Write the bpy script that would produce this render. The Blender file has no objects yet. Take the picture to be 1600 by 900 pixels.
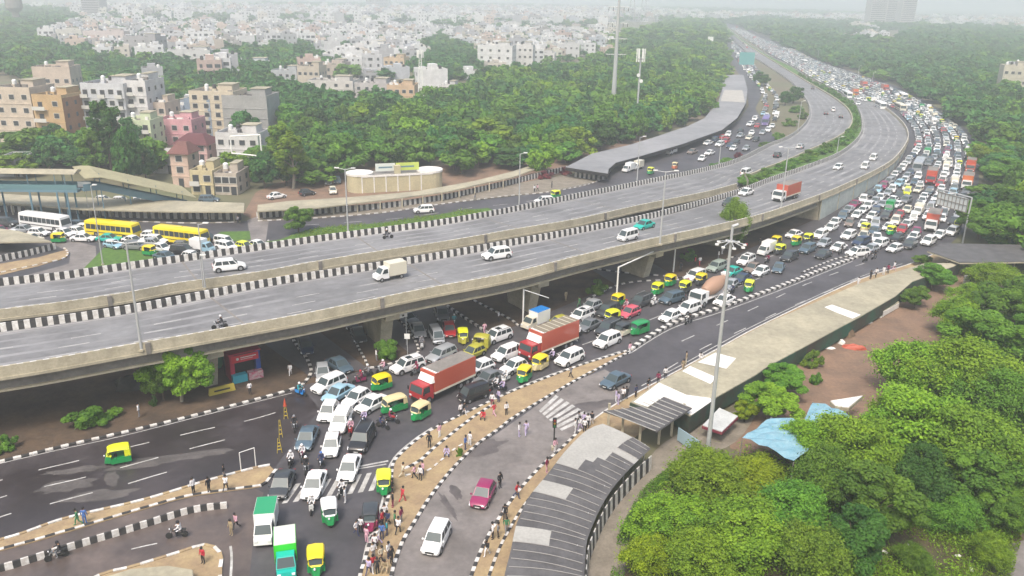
import bpy, bmesh, math, random
import numpy as np
from mathutils import Vector, Matrix
from mathutils.geometry import tessellate_polygon

S = bpy.context.scene
COL = S.collection
# ------------------------------------------------------------------ camera
CH = 44.0; FPX = 1290.0; PITCH = math.atan(460/1290.0); ROLL = math.radians(1.1)
cr, sr = math.cos(ROLL), math.sin(ROLL); cp, sp = math.cos(PITCH), math.sin(PITCH)
cam = bpy.data.cameras.new('camera'); camo = bpy.data.objects.new('camera', cam); COL.objects.link(camo)
Xr = Vector((1,0,0)); Up = Vector((0,sp,cp)); Fw = Vector((0,cp,-sp))
R_ = cr*Xr + sr*Up; U_ = -sr*Xr + cr*Up
camo.matrix_world = Matrix(((R_.x,U_.x,-Fw.x,0),(R_.y,U_.y,-Fw.y,0),(R_.z,U_.z,-Fw.z,CH),(0,0,0,1)))
cam.sensor_width = 36; cam.lens = 36*FPX/1600; cam.clip_start = 1; cam.clip_end = 20000
S.camera = camo
# ------------------------------------------------------------------ world, sun, exposure
SUN_EL = 58; SUN_AZ = 200      # azimuth the light comes from, degrees clockwise from +Y
W = bpy.data.worlds.new("World"); S.world = W; W.use_nodes = True
wn = W.node_tree; bg = wn.nodes['Background']
sky = wn.nodes.new('ShaderNodeTexSky'); sky.sky_type = 'NISHITA'; sky.sun_disc = False
sky.sun_elevation = math.radians(SUN_EL); sky.sun_rotation = math.radians(SUN_AZ)
sky.air_density = 1.4; sky.dust_density = 6.0; sky.ozone_density = 1.0
wn.links.new(sky.outputs[0], bg.inputs[0]); bg.inputs[1].default_value = 0.14
sl = bpy.data.lights.new('sun', 'SUN'); so = bpy.data.objects.new('sun', sl); COL.objects.link(so)
sl.energy = 1.9; sl.angle = math.radians(13); sl.color = (1.0, 0.95, 0.88)
az = math.radians(SUN_AZ); el = math.radians(SUN_EL)
sd = Vector((math.sin(az)*math.cos(el), math.cos(az)*math.cos(el), math.sin(el)))
so.rotation_euler = sd.to_track_quat('Z', 'Y').to_euler()
S.view_settings.view_transform = 'Standard'; S.view_settings.look = 'None'
S.view_settings.exposure = 0.62; S.view_settings.gamma = 1.0
S.cycles.use_denoising = True
S.cycles.max_bounces = 5; S.cycles.diffuse_bounces = 3; S.cycles.glossy_bounces = 2
S.cycles.transmission_bounces = 2; S.cycles.volume_bounces = 2
S.cycles.caustics_reflective = False; S.cycles.caustics_refractive = False
HAZE_DENSITY = 0.00070

# ------------------------------------------------------------------ helpers
def at(px, py, z=0.0):
    u = px-800.0; v = 450.0-py
    x = u*cr - v*sr; y = u*sr + v*cr
    dy = FPX*cp + y*sp; dz = -FPX*sp + y*cp
    t = (z-CH)/dz
    return Vector((x*t, dy*t, z))
def depth(p): return p.y*cp + (CH-p.z)*sp
def pxm(p): return FPX/depth(p)        # pixels per metre

MATS = {}
def mat(name, col, rough=0.8, var=0.0, scale=1.0, col2=None, metal=0.0, spec=None, world=True, bump=0.0, detail=6):
    if name in MATS: return MATS[name]
    m = bpy.data.materials.new(name); m.use_nodes = True; nt = m.node_tree
    b = nt.nodes['Principled BSDF']
    b.inputs['Roughness'].default_value = rough; b.inputs['Metallic'].default_value = metal
    if spec is not None: b.inputs['Specular IOR Level'].default_value = spec
    b.inputs['Base Color'].default_value = (*col, 1)
    if var > 0 or col2:
        if world:
            g = nt.nodes.new('ShaderNodeNewGeometry'); src = g.outputs['Position']
        else:
            g = nt.nodes.new('ShaderNodeTexCoord'); src = g.outputs['Object']
        n = nt.nodes.new('ShaderNodeTexNoise'); n.inputs['Scale'].default_value = scale
        n.inputs['Detail'].default_value = detail; n.inputs['Roughness'].default_value = 0.65
        nt.links.new(src, n.inputs['Vector'])
        r = nt.nodes.new('ShaderNodeValToRGB'); e = r.color_ramp.elements
        c2 = col2 or tuple(c*(1-var) for c in col); c1 = col if col2 else tuple(min(1, c*(1+var)) for c in col)
        e[0].position = 0.38; e[0].color = (*c2, 1); e[1].position = 0.64; e[1].color = (*c1, 1)
        nt.links.new(n.outputs['Fac'], r.inputs[0])
        n2 = nt.nodes.new('ShaderNodeTexNoise'); n2.inputs['Scale'].default_value = scale*9
        n2.inputs['Detail'].default_value = 4
        nt.links.new(src, n2.inputs['Vector'])
        mx = nt.nodes.new('ShaderNodeMixRGB'); mx.blend_type = 'MULTIPLY'; mx.inputs[0].default_value = 0.35
        r2 = nt.nodes.new('ShaderNodeValToRGB'); r2.color_ramp.elements[0].position = .3; r2.color_ramp.elements[1].position = .7
        r2.color_ramp.elements[0].color = (.45,.45,.45,1)
        nt.links.new(n2.outputs['Fac'], r2.inputs[0])
        nt.links.new(r.outputs[0], mx.inputs[1]); nt.links.new(r2.outputs[0], mx.inputs[2])
        nt.links.new(mx.outputs[0], b.inputs['Base Color'])
        if bump:
            bp = nt.nodes.new('ShaderNodeBump'); bp.inputs['Distance'].default_value = bump
            bp.inputs['Strength'].default_value = 0.6
            nt.links.new(n2.outputs['Fac'], bp.inputs['Height']); nt.links.new(bp.outputs[0], b.inputs['Normal'])
    MATS[name] = m
    return m

class MB:
    """collects boxes, tubes, strips; build() links them as ONE mesh object"""
    def __init__(s): s.v = []; s.f = []; s.m = []; s.slots = []
    def slot(s, m):
        if m not in s.slots: s.slots.append(m)
        return s.slots.index(m)
    def add(s, vs, fs, m):
        o = len(s.v); k = s.slot(m); s.v += [tuple(v) for v in vs]
        for f in fs: s.f.append(tuple(i+o for i in f)); s.m.append(k)
    def hexa(s, b, t, m):       # bottom 4 pts, top 4 pts (ccw)
        s.add(list(b)+list(t), [(3,2,1,0),(4,5,6,7),(0,1,5,4),(1,2,6,5),(2,3,7,6),(3,0,4,7)], m)
    def box(s, x0,y0,z0,x1,y1,z1, m, tx=0, ty=0):
        s.hexa([(x0,y0,z0),(x1,y0,z0),(x1,y1,z0),(x0,y1,z0)],
               [(x0+tx,y0+ty,z1),(x1-tx,y0+ty,z1),(x1-tx,y1-ty,z1),(x0+tx,y1-ty,z1)], m)
    def obox(s, c, d, L, Wd, z0, z1, m):   # oriented box, c centre, d unit dir (2d)
        n = Vector((-d[1], d[0]))
        p = [(c[0]+d[0]*a*L/2+n[0]*b*Wd/2, c[1]+d[1]*a*L/2+n[1]*b*Wd/2) for a,b in ((-1,-1),(1,-1),(1,1),(-1,1))]
        s.hexa([(x,y,z0) for x,y in p], [(x,y,z1) for x,y in p], m)
    def tube(s, p0, p1, r0, r1, m, n=8, cap=True):
        p0 = Vector(p0); p1 = Vector(p1); d = (p1-p0)
        if d.length < 1e-6: return
        d.normalize(); a = d.orthogonal().normalized(); b = d.cross(a)
        vs = []
        for p, r in ((p0,r0),(p1,r1)):
            for i in range(n):
                t = 2*math.pi*i/n; vs.append(p+a*r*math.cos(t)+b*r*math.sin(t))
        fs = [(i,(i+1)%n,n+(i+1)%n,n+i) for i in range(n)]
        if cap: fs += [tuple(reversed(range(n))), tuple(range(n,2*n))]
        s.add(vs, fs, m)
    def lathe(s, prof, m, n=14, c=(0,0)):
        vs = []; fs = []
        for r, z in prof:
            for i in range(n):
                t = 2*math.pi*i/n; vs.append((c[0]+r*math.cos(t), c[1]+r*math.sin(t), z))
        for k in range(len(prof)-1):
            for i in range(n): fs.append((k*n+i,k*n+(i+1)%n,(k+1)*n+(i+1)%n,(k+1)*n+i))
        fs += [tuple(reversed(range(n))), tuple(range((len(prof)-1)*n,len(prof)*n))]
        s.add(vs, fs, m)
    def poly(s, pts, z, m, th=0):
        tri = tessellate_polygon([[Vector((p[0],p[1],0)) for p in pts]])
        n = len(pts)
        a = sum(pts[i][0]*pts[(i+1)%n][1]-pts[(i+1)%n][0]*pts[i][1] for i in range(n))
        zz = [(p[2] if (z is None) else z) for p in pts]
        fs = []
        for t in tri:
            A,B,C = [pts[i] for i in t]
            cr_ = (B[0]-A[0])*(C[1]-A[1])-(B[1]-A[1])*(C[0]-A[0])
            fs.append(t if cr_ > 0 else (t[0],t[2],t[1]))
        s.add([(p[0],p[1],q) for p,q in zip(pts,zz)], fs, m)
        if th:
            vs = [(p[0],p[1],q) for p,q in zip(pts,zz)] + [(p[0],p[1],q-th) for p,q in zip(pts,zz)]
            fs = [((i+1)%n,i,n+i,n+(i+1)%n) if a > 0 else (i,(i+1)%n,n+(i+1)%n,n+i) for i in range(n)]
            s.add(vs, fs, m)
            s.add([(p[0],p[1],q-th) for p,q in zip(pts,zz)], [tuple(reversed(f)) for f in
                  [(t if ((pts[t[1]][0]-pts[t[0]][0])*(pts[t[2]][1]-pts[t[0]][1])-(pts[t[1]][1]-pts[t[0]][1])*(pts[t[2]][0]-pts[t[0]][0]))>0 else (t[0],t[2],t[1])) for t in tri]], m)
    def xf(s, M):
        s.v = [tuple(M @ Vector(v)) for v in s.v]; return s
    def merge(s, o):
        for f, k in zip(o.f, o.m): pass
        off = len(s.v); s.v += o.v
        mp = [s.slot(m) for m in o.slots]
        s.f += [tuple(i+off for i in f) for f in o.f]; s.m += [mp[k] for k in o.m]
        return s
    def mesh(s, name, smooth=None):
        me = bpy.data.meshes.new(name); me.from_pydata(s.v, [], s.f)
        for m in s.slots:
            me.materials.append(m if not isinstance(m, str) else None)
        me.polygons.foreach_set('material_index', s.m)
        if smooth:
            me.polygons.foreach_set('use_smooth', [True]*len(s.f)); me.set_sharp_from_angle(angle=math.radians(smooth))
        me.update(); return me
    def build(s, name, parent=None, smooth=None, kind=None, loc=None, rz=0):
        o = bpy.data.objects.new(name, s.mesh(name, smooth)); COL.objects.link(o)
        if parent: o.parent = parent
        if kind: o['kind'] = kind
        if loc is not None: o.location = loc; o.rotation_euler.z = rz
        return o
def tag(o, label, cat, group=None, kind=None):
    o['label'] = label; o['category'] = cat
    if group: o['group'] = group
    if kind: o['kind'] = kind
    return o
def thing(name, label, cat, loc=(0,0,0), rz=0, group=None):
    o = bpy.data.objects.new(name, None); COL.objects.link(o); o.location = loc; o.rotation_euler.z = rz
    o.empty_display_size = 0.5
    return tag(o, label, cat, group)
def smooth_line(pts, n=6, closed=False):
    pts = [Vector(p) for p in pts]; N = len(pts); out = []
    for i in range(N if closed else N-1):
        if closed: p = [pts[(i+k)%N] for k in (-1,0,1,2)]
        else: p = [pts[max(i-1,0)], pts[i], pts[i+1], pts[min(i+2,N-1)]]
        for k in range(n):
            t = k/n
            out.append(0.5*((2*p[1])+(-p[0]+p[2])*t+(2*p[0]-5*p[1]+4*p[2]-p[3])*t*t+(-p[0]+3*p[1]-3*p[2]+p[3])*t**3))
    if not closed: out.append(pts[-1])
    return out
def resample(pts, step):
    out = [pts[0].copy()]; acc = 0.0; last = pts[0]
    for p in pts[1:]:
        seg = (p-last).length
        while seg > 1e-9 and acc+seg >= step:
            t = (step-acc)/seg; last = last.lerp(p, t); out.append(last.copy()); seg = (p-last).length; acc = 0
        acc += seg; last = p
    return out
def gpoly(px, z=0.0): return [at(x, y, z) for x, y in px]
def offset(pts, d):
    out = []
    for i, p in enumerate(pts):
        a = pts[max(i-1,0)]; b = pts[min(i+1,len(pts)-1)]
        t = (b-a); t = Vector((t.x,t.y,0)).normalized()
        out.append(Vector((p.x-t.y*d, p.y+t.x*d, p.z)))
    return out
def strip(mb, A, B, m):
    n = len(A); vs = list(A)+list(B)
    fs = []
    for i in range(n-1):
        f = (i, i+1, n+i+1, n+i)
        a, b, c = vs[f[0]], vs[f[1]], vs[f[2]]
        fs.append(f)
    # orient upward
    a, b, c = vs[fs[0][0]], vs[fs[0][1]], vs[fs[0][2]]
    if (b.x-a.x)*(c.y-a.y)-(b.y-a.y)*(c.x-a.x) < 0: fs = [tuple(reversed(f)) for f in fs]
    mb.add(vs, fs, m)
def beam(mb, line, w, z0, z1, ms, top=None, tw=0.0, seg=1):
    """box section run along a line; ms: list of materials alternating every seg; line pts give base z"""
    L = offset(line, w/2); R = offset(line, -w/2); Lt = offset(line, w/2-tw); Rt = offset(line, -w/2+tw)
    n = len(line)
    for i in range(n-1):
        m = ms[(i//seg) % len(ms)]; t = (top[(i//seg) % len(top)] if top else m)
        q = [(L[i],z0),(R[i],z0),(Rt[i],z1),(Lt[i],z1)]; r = [(L[i+1],z0),(R[i+1],z0),(Rt[i+1],z1),(Lt[i+1],z1)]
        vs = [(p.x,p.y,p.z+z) for p, z in q+r]
        mb.add(vs, [(0,1,5,4)], m); mb.add(vs, [(1,2,6,5),(3,0,4,7)], m); mb.add(vs, [(2,3,7,6)], t)
        if i == 0: mb.add(vs[:4], [(3,2,1,0)], m)
        if i == n-2: mb.add(vs[4:], [(0,1,2,3)], m)

# ------------------------------------------------------------------ materials
def asphalt(name, c, rough, wet=False, scale=.12):
    m = mat(name, tuple(x*1.25 for x in c), rough, col2=tuple(x*.75 for x in c), scale=scale)
    nt = m.node_tree; b = nt.nodes['Principled BSDF']
    if wet:
        ns = [n for n in nt.nodes if n.type == 'TEX_NOISE'][0]
        r = nt.nodes.new('ShaderNodeValToRGB'); r.color_ramp.elements[0].position = .45; r.color_ramp.elements[1].position = .6
        r.color_ramp.elements[0].color = (.28,.28,.28,1); r.color_ramp.elements[1].color = (rough,rough,rough,1)
        nt.links.new(ns.outputs['Fac'], r.inputs[0]); nt.links.new(r.outputs[0], b.inputs['Roughness'])
    return m
M_deck = asphalt('deck_asphalt', (.235,.235,.24), .8, scale=.05)
M_asph = asphalt('asphalt', (.075,.070,.076), .6, scale=.12)
M_wet = asphalt('damp_asphalt', (.050,.042,.045), .6, True, scale=.13)
M_slip = asphalt('worn_asphalt', (.20,.18,.17), .7, scale=.2)
M_brown = asphalt('muddy_asphalt', (.12,.095,.085), .6, True, scale=.2)
M_white = mat('white_road_paint', (.74,.73,.71), .7, col2=(.52,.49,.45), scale=2.2)
M_line = mat('lane_paint', (.60,.59,.57), .7, col2=(.36,.35,.33), scale=.9)
M_black = mat('black_kerb_paint', (.03,.028,.03), .75, col2=(.055,.052,.05), scale=1.8)
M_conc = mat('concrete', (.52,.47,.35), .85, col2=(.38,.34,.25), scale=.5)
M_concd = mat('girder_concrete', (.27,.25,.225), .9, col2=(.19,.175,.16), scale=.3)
M_sand = mat('sandy_ground', (.40,.30,.165), .95, col2=(.30,.215,.13), scale=.45, bump=.05)
M_dirt = mat('bare_earth', (.17,.115,.07), .95, col2=(.085,.058,.04), scale=.25, bump=.05)
M_dirt2 = mat('red_earth', (.26,.165,.11), .95, col2=(.18,.12,.085), scale=.3, bump=.05)
M_grav = mat('gravel_track', (.27,.235,.19), .95, col2=(.19,.165,.13), scale=.5, bump=.05)
M_grass = mat('grass', (.10,.20,.025), .95, col2=(.06,.13,.02), scale=1.2, bump=.1)
M_ground = mat('ground', (.13,.14,.07), .95, col2=(.15,.12,.08), scale=.02)
M_roofc = mat('roof_concrete', (.44,.40,.29), .9, col2=(.31,.285,.21), scale=.22)
M_roofw = mat('whitewashed_roof', (.80,.78,.74), .85, var=.06, scale=.6)
M_tin = mat('dark_tin', (.13,.125,.125), .6, col2=(.085,.08,.08), scale=.6)
M_tinl = mat('pale_tin', (.40,.39,.36), .6, var=.08, scale=.5)
M_steel = mat('galvanised_steel', (.48,.49,.49), .5, metal=.3)
M_green = mat('green_sheet', (.02,.10,.065), .7, col2=(.05,.045,.035), scale=.25)
M_dark = mat('dark_void', (.015,.014,.014), .9)
M_rail = mat('blue_steel', (.12,.22,.28), .6)
M_wallp = mat('painted_wall', (.55,.60,.56), .85, col2=(.42,.47,.45), scale=.15)

# ------------------------------------------------------------------ deck survey: guides with heights
D1N = [(-260,602,8.5),(-120,587,8.5),(0,571,8.5),(100,555,8.5),(200,537,8.5),(300,520,8.5),(400,502,8.5),(487,486,8.5),(650,452,8.5),(800,424,8.5),(900,399,8.5),(1025,370,8.1),(1125,349,7.4),(1200,330,6.7),(1282,302,5.9),(1325,284,5.2),(1375,260,4.2),(1400,242,3.6),(1417,217,2.6),(1416,200,2.0),(1405,185,1.6),(1390,172,1.3),(1368,158,1.15),(1350,149,1.1)]
d1n = smooth_line([at(*p) for p in D1N], 8)      # line of the near parapet top (1 m above road)
G_xy = np.array([(p.x,p.y) for p in d1n]); G_z = np.array([p.z-1.0 for p in d1n])
def hz(x, y):
    d = (G_xy[:,0]-x)**2+(G_xy[:,1]-y)**2
    return float(max(0.1, G_z[int(np.argmin(d))]))
def atd(px, py, dz=0.0):
    z = 6.0
    for _ in range(12):
        p = at(px, py, z+dz); z = hz(p.x, p.y)
    return at(px, py, z+dz)
D1F = [(-260,552),(-120,536),(0,519),(200,490),(405,450),(530,430),(655,410),(800,384),(900,365.5),(1025,339.5),(1150,304),(1200,285),(1265,262),(1307,245),(1332,228),(1345,212),(1348,197),(1345,180),(1337,165),(1322,154),(1305,144),(1265,125),(1237,105),(1200,87),(1160,62),(1138,44)]
D2N = [(-260,514),(-120,497),(0,482),(100,470),(200,455),(275,441),(400,424),(500,406),(600,390),(700,375),(800,357.5),(900,341),(1000,319),(1100,299),(1150,286)]
D2N2 = [(1160,282),(1200,264),(1237,250),(1265,237),(1300,221),(1322,207),(1331,192),(1329,179),(1320,167),(1300,152),(1275,137),(1225,107),(1200,91),(1158,64),(1134,44)]
D2F = [(-260,482),(-120,463),(0,447),(100,436),(200,421),(300,407),(400,392),(500,377.5),(600,364),(700,350),(800,331.5),(900,310),(1000,289.5),(1100,268),(1150,254),(1200,230),(1235,215),(1258,196),(1266,178),(1263,162),(1252,146),(1235,128),(1205,107),(1170,84),(1146,62),(1130,45)]
d1f = smooth_line([atd(*p) for p in D1F], 8)
d2n = smooth_line([atd(x,y,1.0)-Vector((0,0,1.0)) for x,y in D2N], 8)
d2n2 = smooth_line([atd(*p) for p in D2N2], 8)
d2f = smooth_line([atd(*p) for p in D2F], 8)
d2near = d2n + d2n2
d1road = [Vector((p.x,p.y,p.z-1.0)) for p in d1n]
def nearest_on(line, p):
    best = None; bd = 1e18
    for i in range(len(line)-1):
        a, b = line[i], line[i+1]; ab = b-a; l2 = ab.x**2+ab.y**2
        t = 0 if l2 < 1e-9 else max(0, min(1, ((p.x-a.x)*ab.x+(p.y-a.y)*ab.y)/l2))
        q = a+ab*t; d = (q.x-p.x)**2+(q.y-p.y)**2
        if d < bd: bd = d; best = q
    return best
def pair(A, B):
    """points of B facing the points of A"""
    return [nearest_on(B, p) for p in A]
# ------------------------------------------------------------------ ground
mb = MB()
mb.add([(-4400,-50,-.03),(4400,-50,-.03),(4400,7400,-.03),(-4400,7400,-.03)], [(0,1,2,3)], M_ground)
g = mb.build('ground', kind='structure')
def area(name, px, z, m, label=None, closed_smooth=0, kind='structure'):
    pts = gpoly(px, z)
    if closed_smooth: pts = smooth_line(pts, closed_smooth, True)
    b = MB(); b.poly(pts, z, m); o = b.build(name, kind=kind)
    return o
# wooded ground, bare ground patches
area('dirt_under_flyover', [(-200,760),(-200,600),(0,560),(600,400),(1300,300),(1300,345),(1070,436),(960,447),(830,502),(700,560),(450,612),(0,722)], -.01, mat('soil_painted_shade',(.12,.08,.05),.95,col2=(.06,.042,.03),scale=.25,bump=.05))  # soil darkened in its colour to deepen the shade below the decks
area('right_bare_earth', [(1160,610),(1420,425),(1560,420),(1640,470),(1640,700),(1300,760),(1140,700)], -.008, M_dirt2)
area('woodland_floor', [(960,1000),(985,850),(1030,765),(1090,720),(1300,690),(1420,620),(1500,470),(1660,440),(1660,1000)], -.004, mat('leaf_litter_soil',(.12,.085,.05),.95,col2=(.07,.065,.03),scale=.35,bump=.08))
area('gravel_path', [(880,980),(915,880),(960,790),(1000,735),(1040,690),(1120,650),(1180,640),(1150,690),(1080,720),(1030,760),(985,830),(960,980)], .0, M_grav, closed_smooth=4)
area('far_bare_earth', [(380,335),(400,300),(460,275),(560,262),(700,258),(860,240),(960,212),(1010,205),(1010,225),(880,272),(800,290),(600,325),(400,345)], -.008, M_dirt2)
area('corner_path', [(1500,1000),(1545,900),(1575,850),(1640,835),(1640,1000)], .0, M_slip)
# ------------------------------------------------------------------ roads on the ground
NEAR = [(-260,775),(-120,746),(0,720),(100,697),(200,673),(300,649),(400,623),(470,603),(576,577),(650,552),(765,524),(830,500),(900,470),(960,446),(1070,433),(1150,398),(1275,342),
        (1330,300),(1385,250),(1400,215),(1390,185),(1350,162),(1305,140),(1250,112),(1200,84),(1158,56),(1133,38.5),(1128,33),
        (1140,35),(1170,46),(1210,64),(1237,72.5),(1275,92),(1312,105),(1355,120),(1390,130),(1420,142),(1440,154),(1465,169),(1487,184),(1512,203),(1527,228),(1531,260),(1527,310),(1508,360),(1475,390),(1420,412),(1340,437),(1200,502),(1125,542),(1067,574),(1000,610),(975,624),(940,645),(905,672),(882,695),(850,724),(825,750),(800,780),(775,817),(757,849),(742,884),(725,940),(715,1010),(300,1150),(-420,1150)]
area('road_asphalt', NEAR, .02, M_asph)
area('damp_road', [(-260,775),(0,720),(200,673),(400,623),(470,603),(500,640),(460,690),(430,730),(400,732),(325,752),(225,782),(100,812),(0,845),(-300,912)], .024, M_wet)
area('slip_road_surface', [(945,577),(985,600),(975,624),(940,645),(905,672),(882,695),(850,724),(825,750),(800,780),(775,817),(757,849),(742,884),(725,940),(715,1010),(560,1010),(600,930),(612,900),(617,880),(630,847),(650,815),(670,782),(695,750),(720,722),(750,695),(780,675),(850,626),(907,592)], .024, M_slip)
area('lower_left_lane', [(-300,925),(0,862),(100,834),(225,797),(300,777),(400,764),(412,770),(400,800),(390,900),(380,1010),(-300,1010)], .024, M_brown)
area('junction_edge_surface', [(560,1010),(530,1010),(560,900),(585,830),(600,770),(612,728),(640,700),(700,655),(705,660),(655,700),(625,728),(607,800),(585,850),(575,930)], .026, M_slip)
# the road through the underpasses
def uroad(name, a, b, c, d, m=M_asph):   # near-left, near-right then directions under the decks
    A, B, C_, D_ = at(*a), at(*b), at(*c), at(*d)
    mb = MB(); mb.poly([A+(A-C_)*.3, B+(B-D_)*.3, D_, C_], .028, m); mb.build(name, kind='structure')
FARR = [(-260,352),(0,332),(120,331),(250,342),(400,346),(500,341),(600,333),(700,318),(800,307),(860,300),(930,284),(952,264),(1000,241),(1060,223),(1120,206),(1155,188),(1170,165),(1166,140),(1152,112),(1140,92),(1128,52),(1122,38),(1128,38),(1140,52),(1165,80),(1187,112),(1194,140),(1180,170),(1200,200),(1230,235),(1150,290),(1000,330),(800,380),(650,402),(400,425),(100,470),(-260,510)]
area('far_road_asphalt', FARR, .02, M_asph)
def wl(*p): return [Vector(q) for q in p]
# underpass roads joining both sides
def under(name, nl, nr, far_l, far_r):
    mb = MB(); mb.poly([at(*nl), at(*nr), at(*far_r), at(*far_l)], .03, M_asph); mb.build(name, kind='structure')
under('underpass_road', (486,590), (576,577), (215,395), (330,390))
under('underpass_road', (650,560), (765,524), (395,360), (500,350))
under('underpass_road', (970,450), (1072,440), (800,345), (870,330))

# verges
area('grass_verge', [(438,374),(470,362),(495,356),(600,348),(675,337),(725,328),(762,325),(790,335),(700,365),(560,392),(440,405),(415,398),(413,385),(420,377)], .05, M_grass, kind='structure')
area('grass_verge', [(128,422),(150,400),(163,386),(200,383),(245,385),(262,395),(262,410),(200,425),(140,435)], .05, M_grass)
area('grass_verge', [(326,374),(345,362),(390,361),(392,374),(350,378)], .05, M_grass)
area('crossing_surface', [(386,344),(403,338),(420,345),(416,372),(410,400),(385,405),(392,375)], .034, M_slip)
area('far_footpath', [(403,341),(500,334),(600,325),(700,311),(800,288),(890,272),(930,284),(860,299),(800,306),(700,317),(600,332),(500,340),(403,345)], .10, M_grav)
area('sand_by_slip_road', [(-60,432),(0,412),(60,402),(92,393),(106,390),(103,402),(60,416),(0,430)], .08, M_sand)
area('slip_lane_surface', [(-60,460),(0,440),(60,425),(108,412),(110,395),(80,380),(100,372),(150,385),(150,400),(130,425),(60,450),(0,465)], .036, M_slip)

# ------------------------------------------------------------------ islands and kerbs
BW = None
def kerb(px, w=.3, h=.18, seg=.55, z=0.0, ms=None, name='kerb', n=8, closed=False, pts=None):
    line = smooth_line(pts or gpoly(px, z), n, closed); line = resample(line, seg)
    b = MB(); beam(b, line, w, 0.0, h, ms or [M_white, M_black]); return b.build(name, kind='structure')
def island(name, px, z=.14, m=None, n=4):
    pts = smooth_line(gpoly(px, z), n, True); b = MB(); b.poly(pts, z, m or M_sand, th=z+.02); return b.build(name, kind='structure')
UP = [(987,546),(977,550),(925,566),(892,577),(842,596),(795,615),(737,642),(682,669),(650,690),(625,712),(614,727),(611,757),(606,782),(598,805),(588,828),(578,850),(570,878),(562,905),(545,1010)]
LO = [(985,549.5),(940,574),(907,591),(850,624),(800,655),(780,671),(750,692),(720,720),(695,748),(670,781),(650,813),(630,846),(617,879),(611,902),(600,940),(580,1010)]
pts = resample(smooth_line(gpoly(UP,.12),6),1.0) + list(reversed(resample(smooth_line(gpoly(LO,.12),6),1.0)))
b = MB(); b.poly(pts, .12, M_sand, th=.14); b.build('central_island', kind='structure')
kerb(UP); kerb(LO)
# worn patches and stains on the carriageways
M_patch = asphalt('dusty_patch', (.095,.085,.082), .8, scale=.5); M_stain = asphalt('damp_stain', (.115,.10,.095), .5, scale=.5)
prs = random.Random(2)
PZ = 0.0
def blotch(px, py, a, b_, m, z, rz=0.3):
    p = at(px,py); n_ = 18; pts = []
    for i in range(n_):
        t_ = 2*math.pi*i/n_; r_ = 1+prs.uniform(-.3,.25); x = a*r_*math.cos(t_); y = b_*r_*math.sin(t_); pts.append(Vector((p.x+x*math.cos(rz)-y*math.sin(rz), p.y+x*math.sin(rz)+y*math.cos(rz), z)))
    global PZ; PZ += .00035; q = MB(); q.poly(smooth_line(pts,3,True), z+PZ, m); q.build('road_patch', kind='structure')
for a_ in [(150,775,3,.9),(175,748,.7,1.4),(215,725,3,.9),(100,760,2.5,1.0),(300,712,4,.8),(120,735,3,.6)]: blotch(*a_, M_patch, .028)
for a_ in [(700,790,.35,2.4),(712,770,.5,1.2),(745,700,3,1.4),(905,640,3.5,1.2),(960,630,2.5,1.0)]: blotch(*a_, M_stain, .029, .45)
M_stain2 = asphalt('dark_patch', (.060,.052,.052), .5, scale=.5)
for a_ in [(560,860,1.5,5.0),(690,690,4,.6),(330,835,4,.8),(220,860,4,.5),(520,840,.9,4.0)]: False and blotch(*a_, M_stain2, .031, .3)
kerb([(769,634),(737,655),(705,680),(680,700),(655,722),(632,734)], w=.35)
kerb([(735,690),(712,702),(688,722),(668,737),(640,743),(618,748)], w=.2, ms=[M_white,M_sand])
kerb([(1338,403),(1290,420),(1212,451),(1125,482),(1050,507),(987,546)][:5]+[(985,547)], w=.7, h=.32, seg=.75)
kerb([(1342,399),(1310,404),(1275,417),(1250,428)], w=.3, seg=.7)
TU = [(-260,905),(0,845),(100,812),(225,782),(325,752),(400,732),(430,727)]
TL = [(-260,925),(0,860),(100,832),(225,795),(300,775),(400,761),(414,757),(426,742),(436,730)]
pts = resample(smooth_line(gpoly(TU,.12),6),1.0) + list(reversed(resample(smooth_line(gpoly(TL,.12),6),1.0)))
b = MB(); b.poly(pts, .12, M_sand, th=.14); b.build('roadside_island', kind='structure')
kerb(TU, ms=[M_white,M_white,M_sand]); kerb(TL, ms=[M_white,M_black], seg=.75)
kerb([(-200,770),(0,722.5),(100,698),(200,675),(300,651),(400,625),(450,611),(472,602),(484,588),(486,578),(480,562),(466,543),(450,520),(430,495)], w=.4, seg=.7)
kerb([(545,495),(550,522),(560,544),(570,562),(577,575),(588,574),(615,568),(645,556),(654,549),(648,532),(636,515),(622,496)], seg=.6)
kerb([(680,466),(708,486),(740,507),(768,524),(790,520)], seg=.7, h=.35)
kerb([(725,462),(760,480),(800,501),(812,510),(830,500)], seg=.7)
kerb([(905,417),(970,426),(1030,431),(1072,434),(1110,418),(1150,400)], seg=.8)
kerb([(1100,422),(1075,436),(1000,440),(960,448),(915,470)], seg=.8)
island('bottom_island', [(60,960),(150,903),(207,887),(275,866),(317,853),(336,857),(346,872),(344,900),(350,980),(200,1010)], .12)
kerb([(60,960),(150,903),(207,887),(275,866),(317,853),(336,857),(346,872),(344,900),(350,980)], ms=[M_white,M_sand], seg=1.0)
kerb([(420,376),(413,385),(413,393),(425,398),(470,400),(520,395)], ms=[M_white,M_grass], w=.25, seg=.8)
kerb([(205,346),(300,349),(380,347)], ms=[M_white,M_grav], w=.35, seg=1.2)
kerb([(403,345.5),(500,341),(600,332.5),(700,318),(800,306),(860,300),(930,285),(955,266)], ms=[M_white,M_grav], seg=.9)
kerb([(-60,445),(0,427),(60,414),(98,405),(106,396),(100,388)], ms=[M_white,M_sand], seg=.8)
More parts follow.
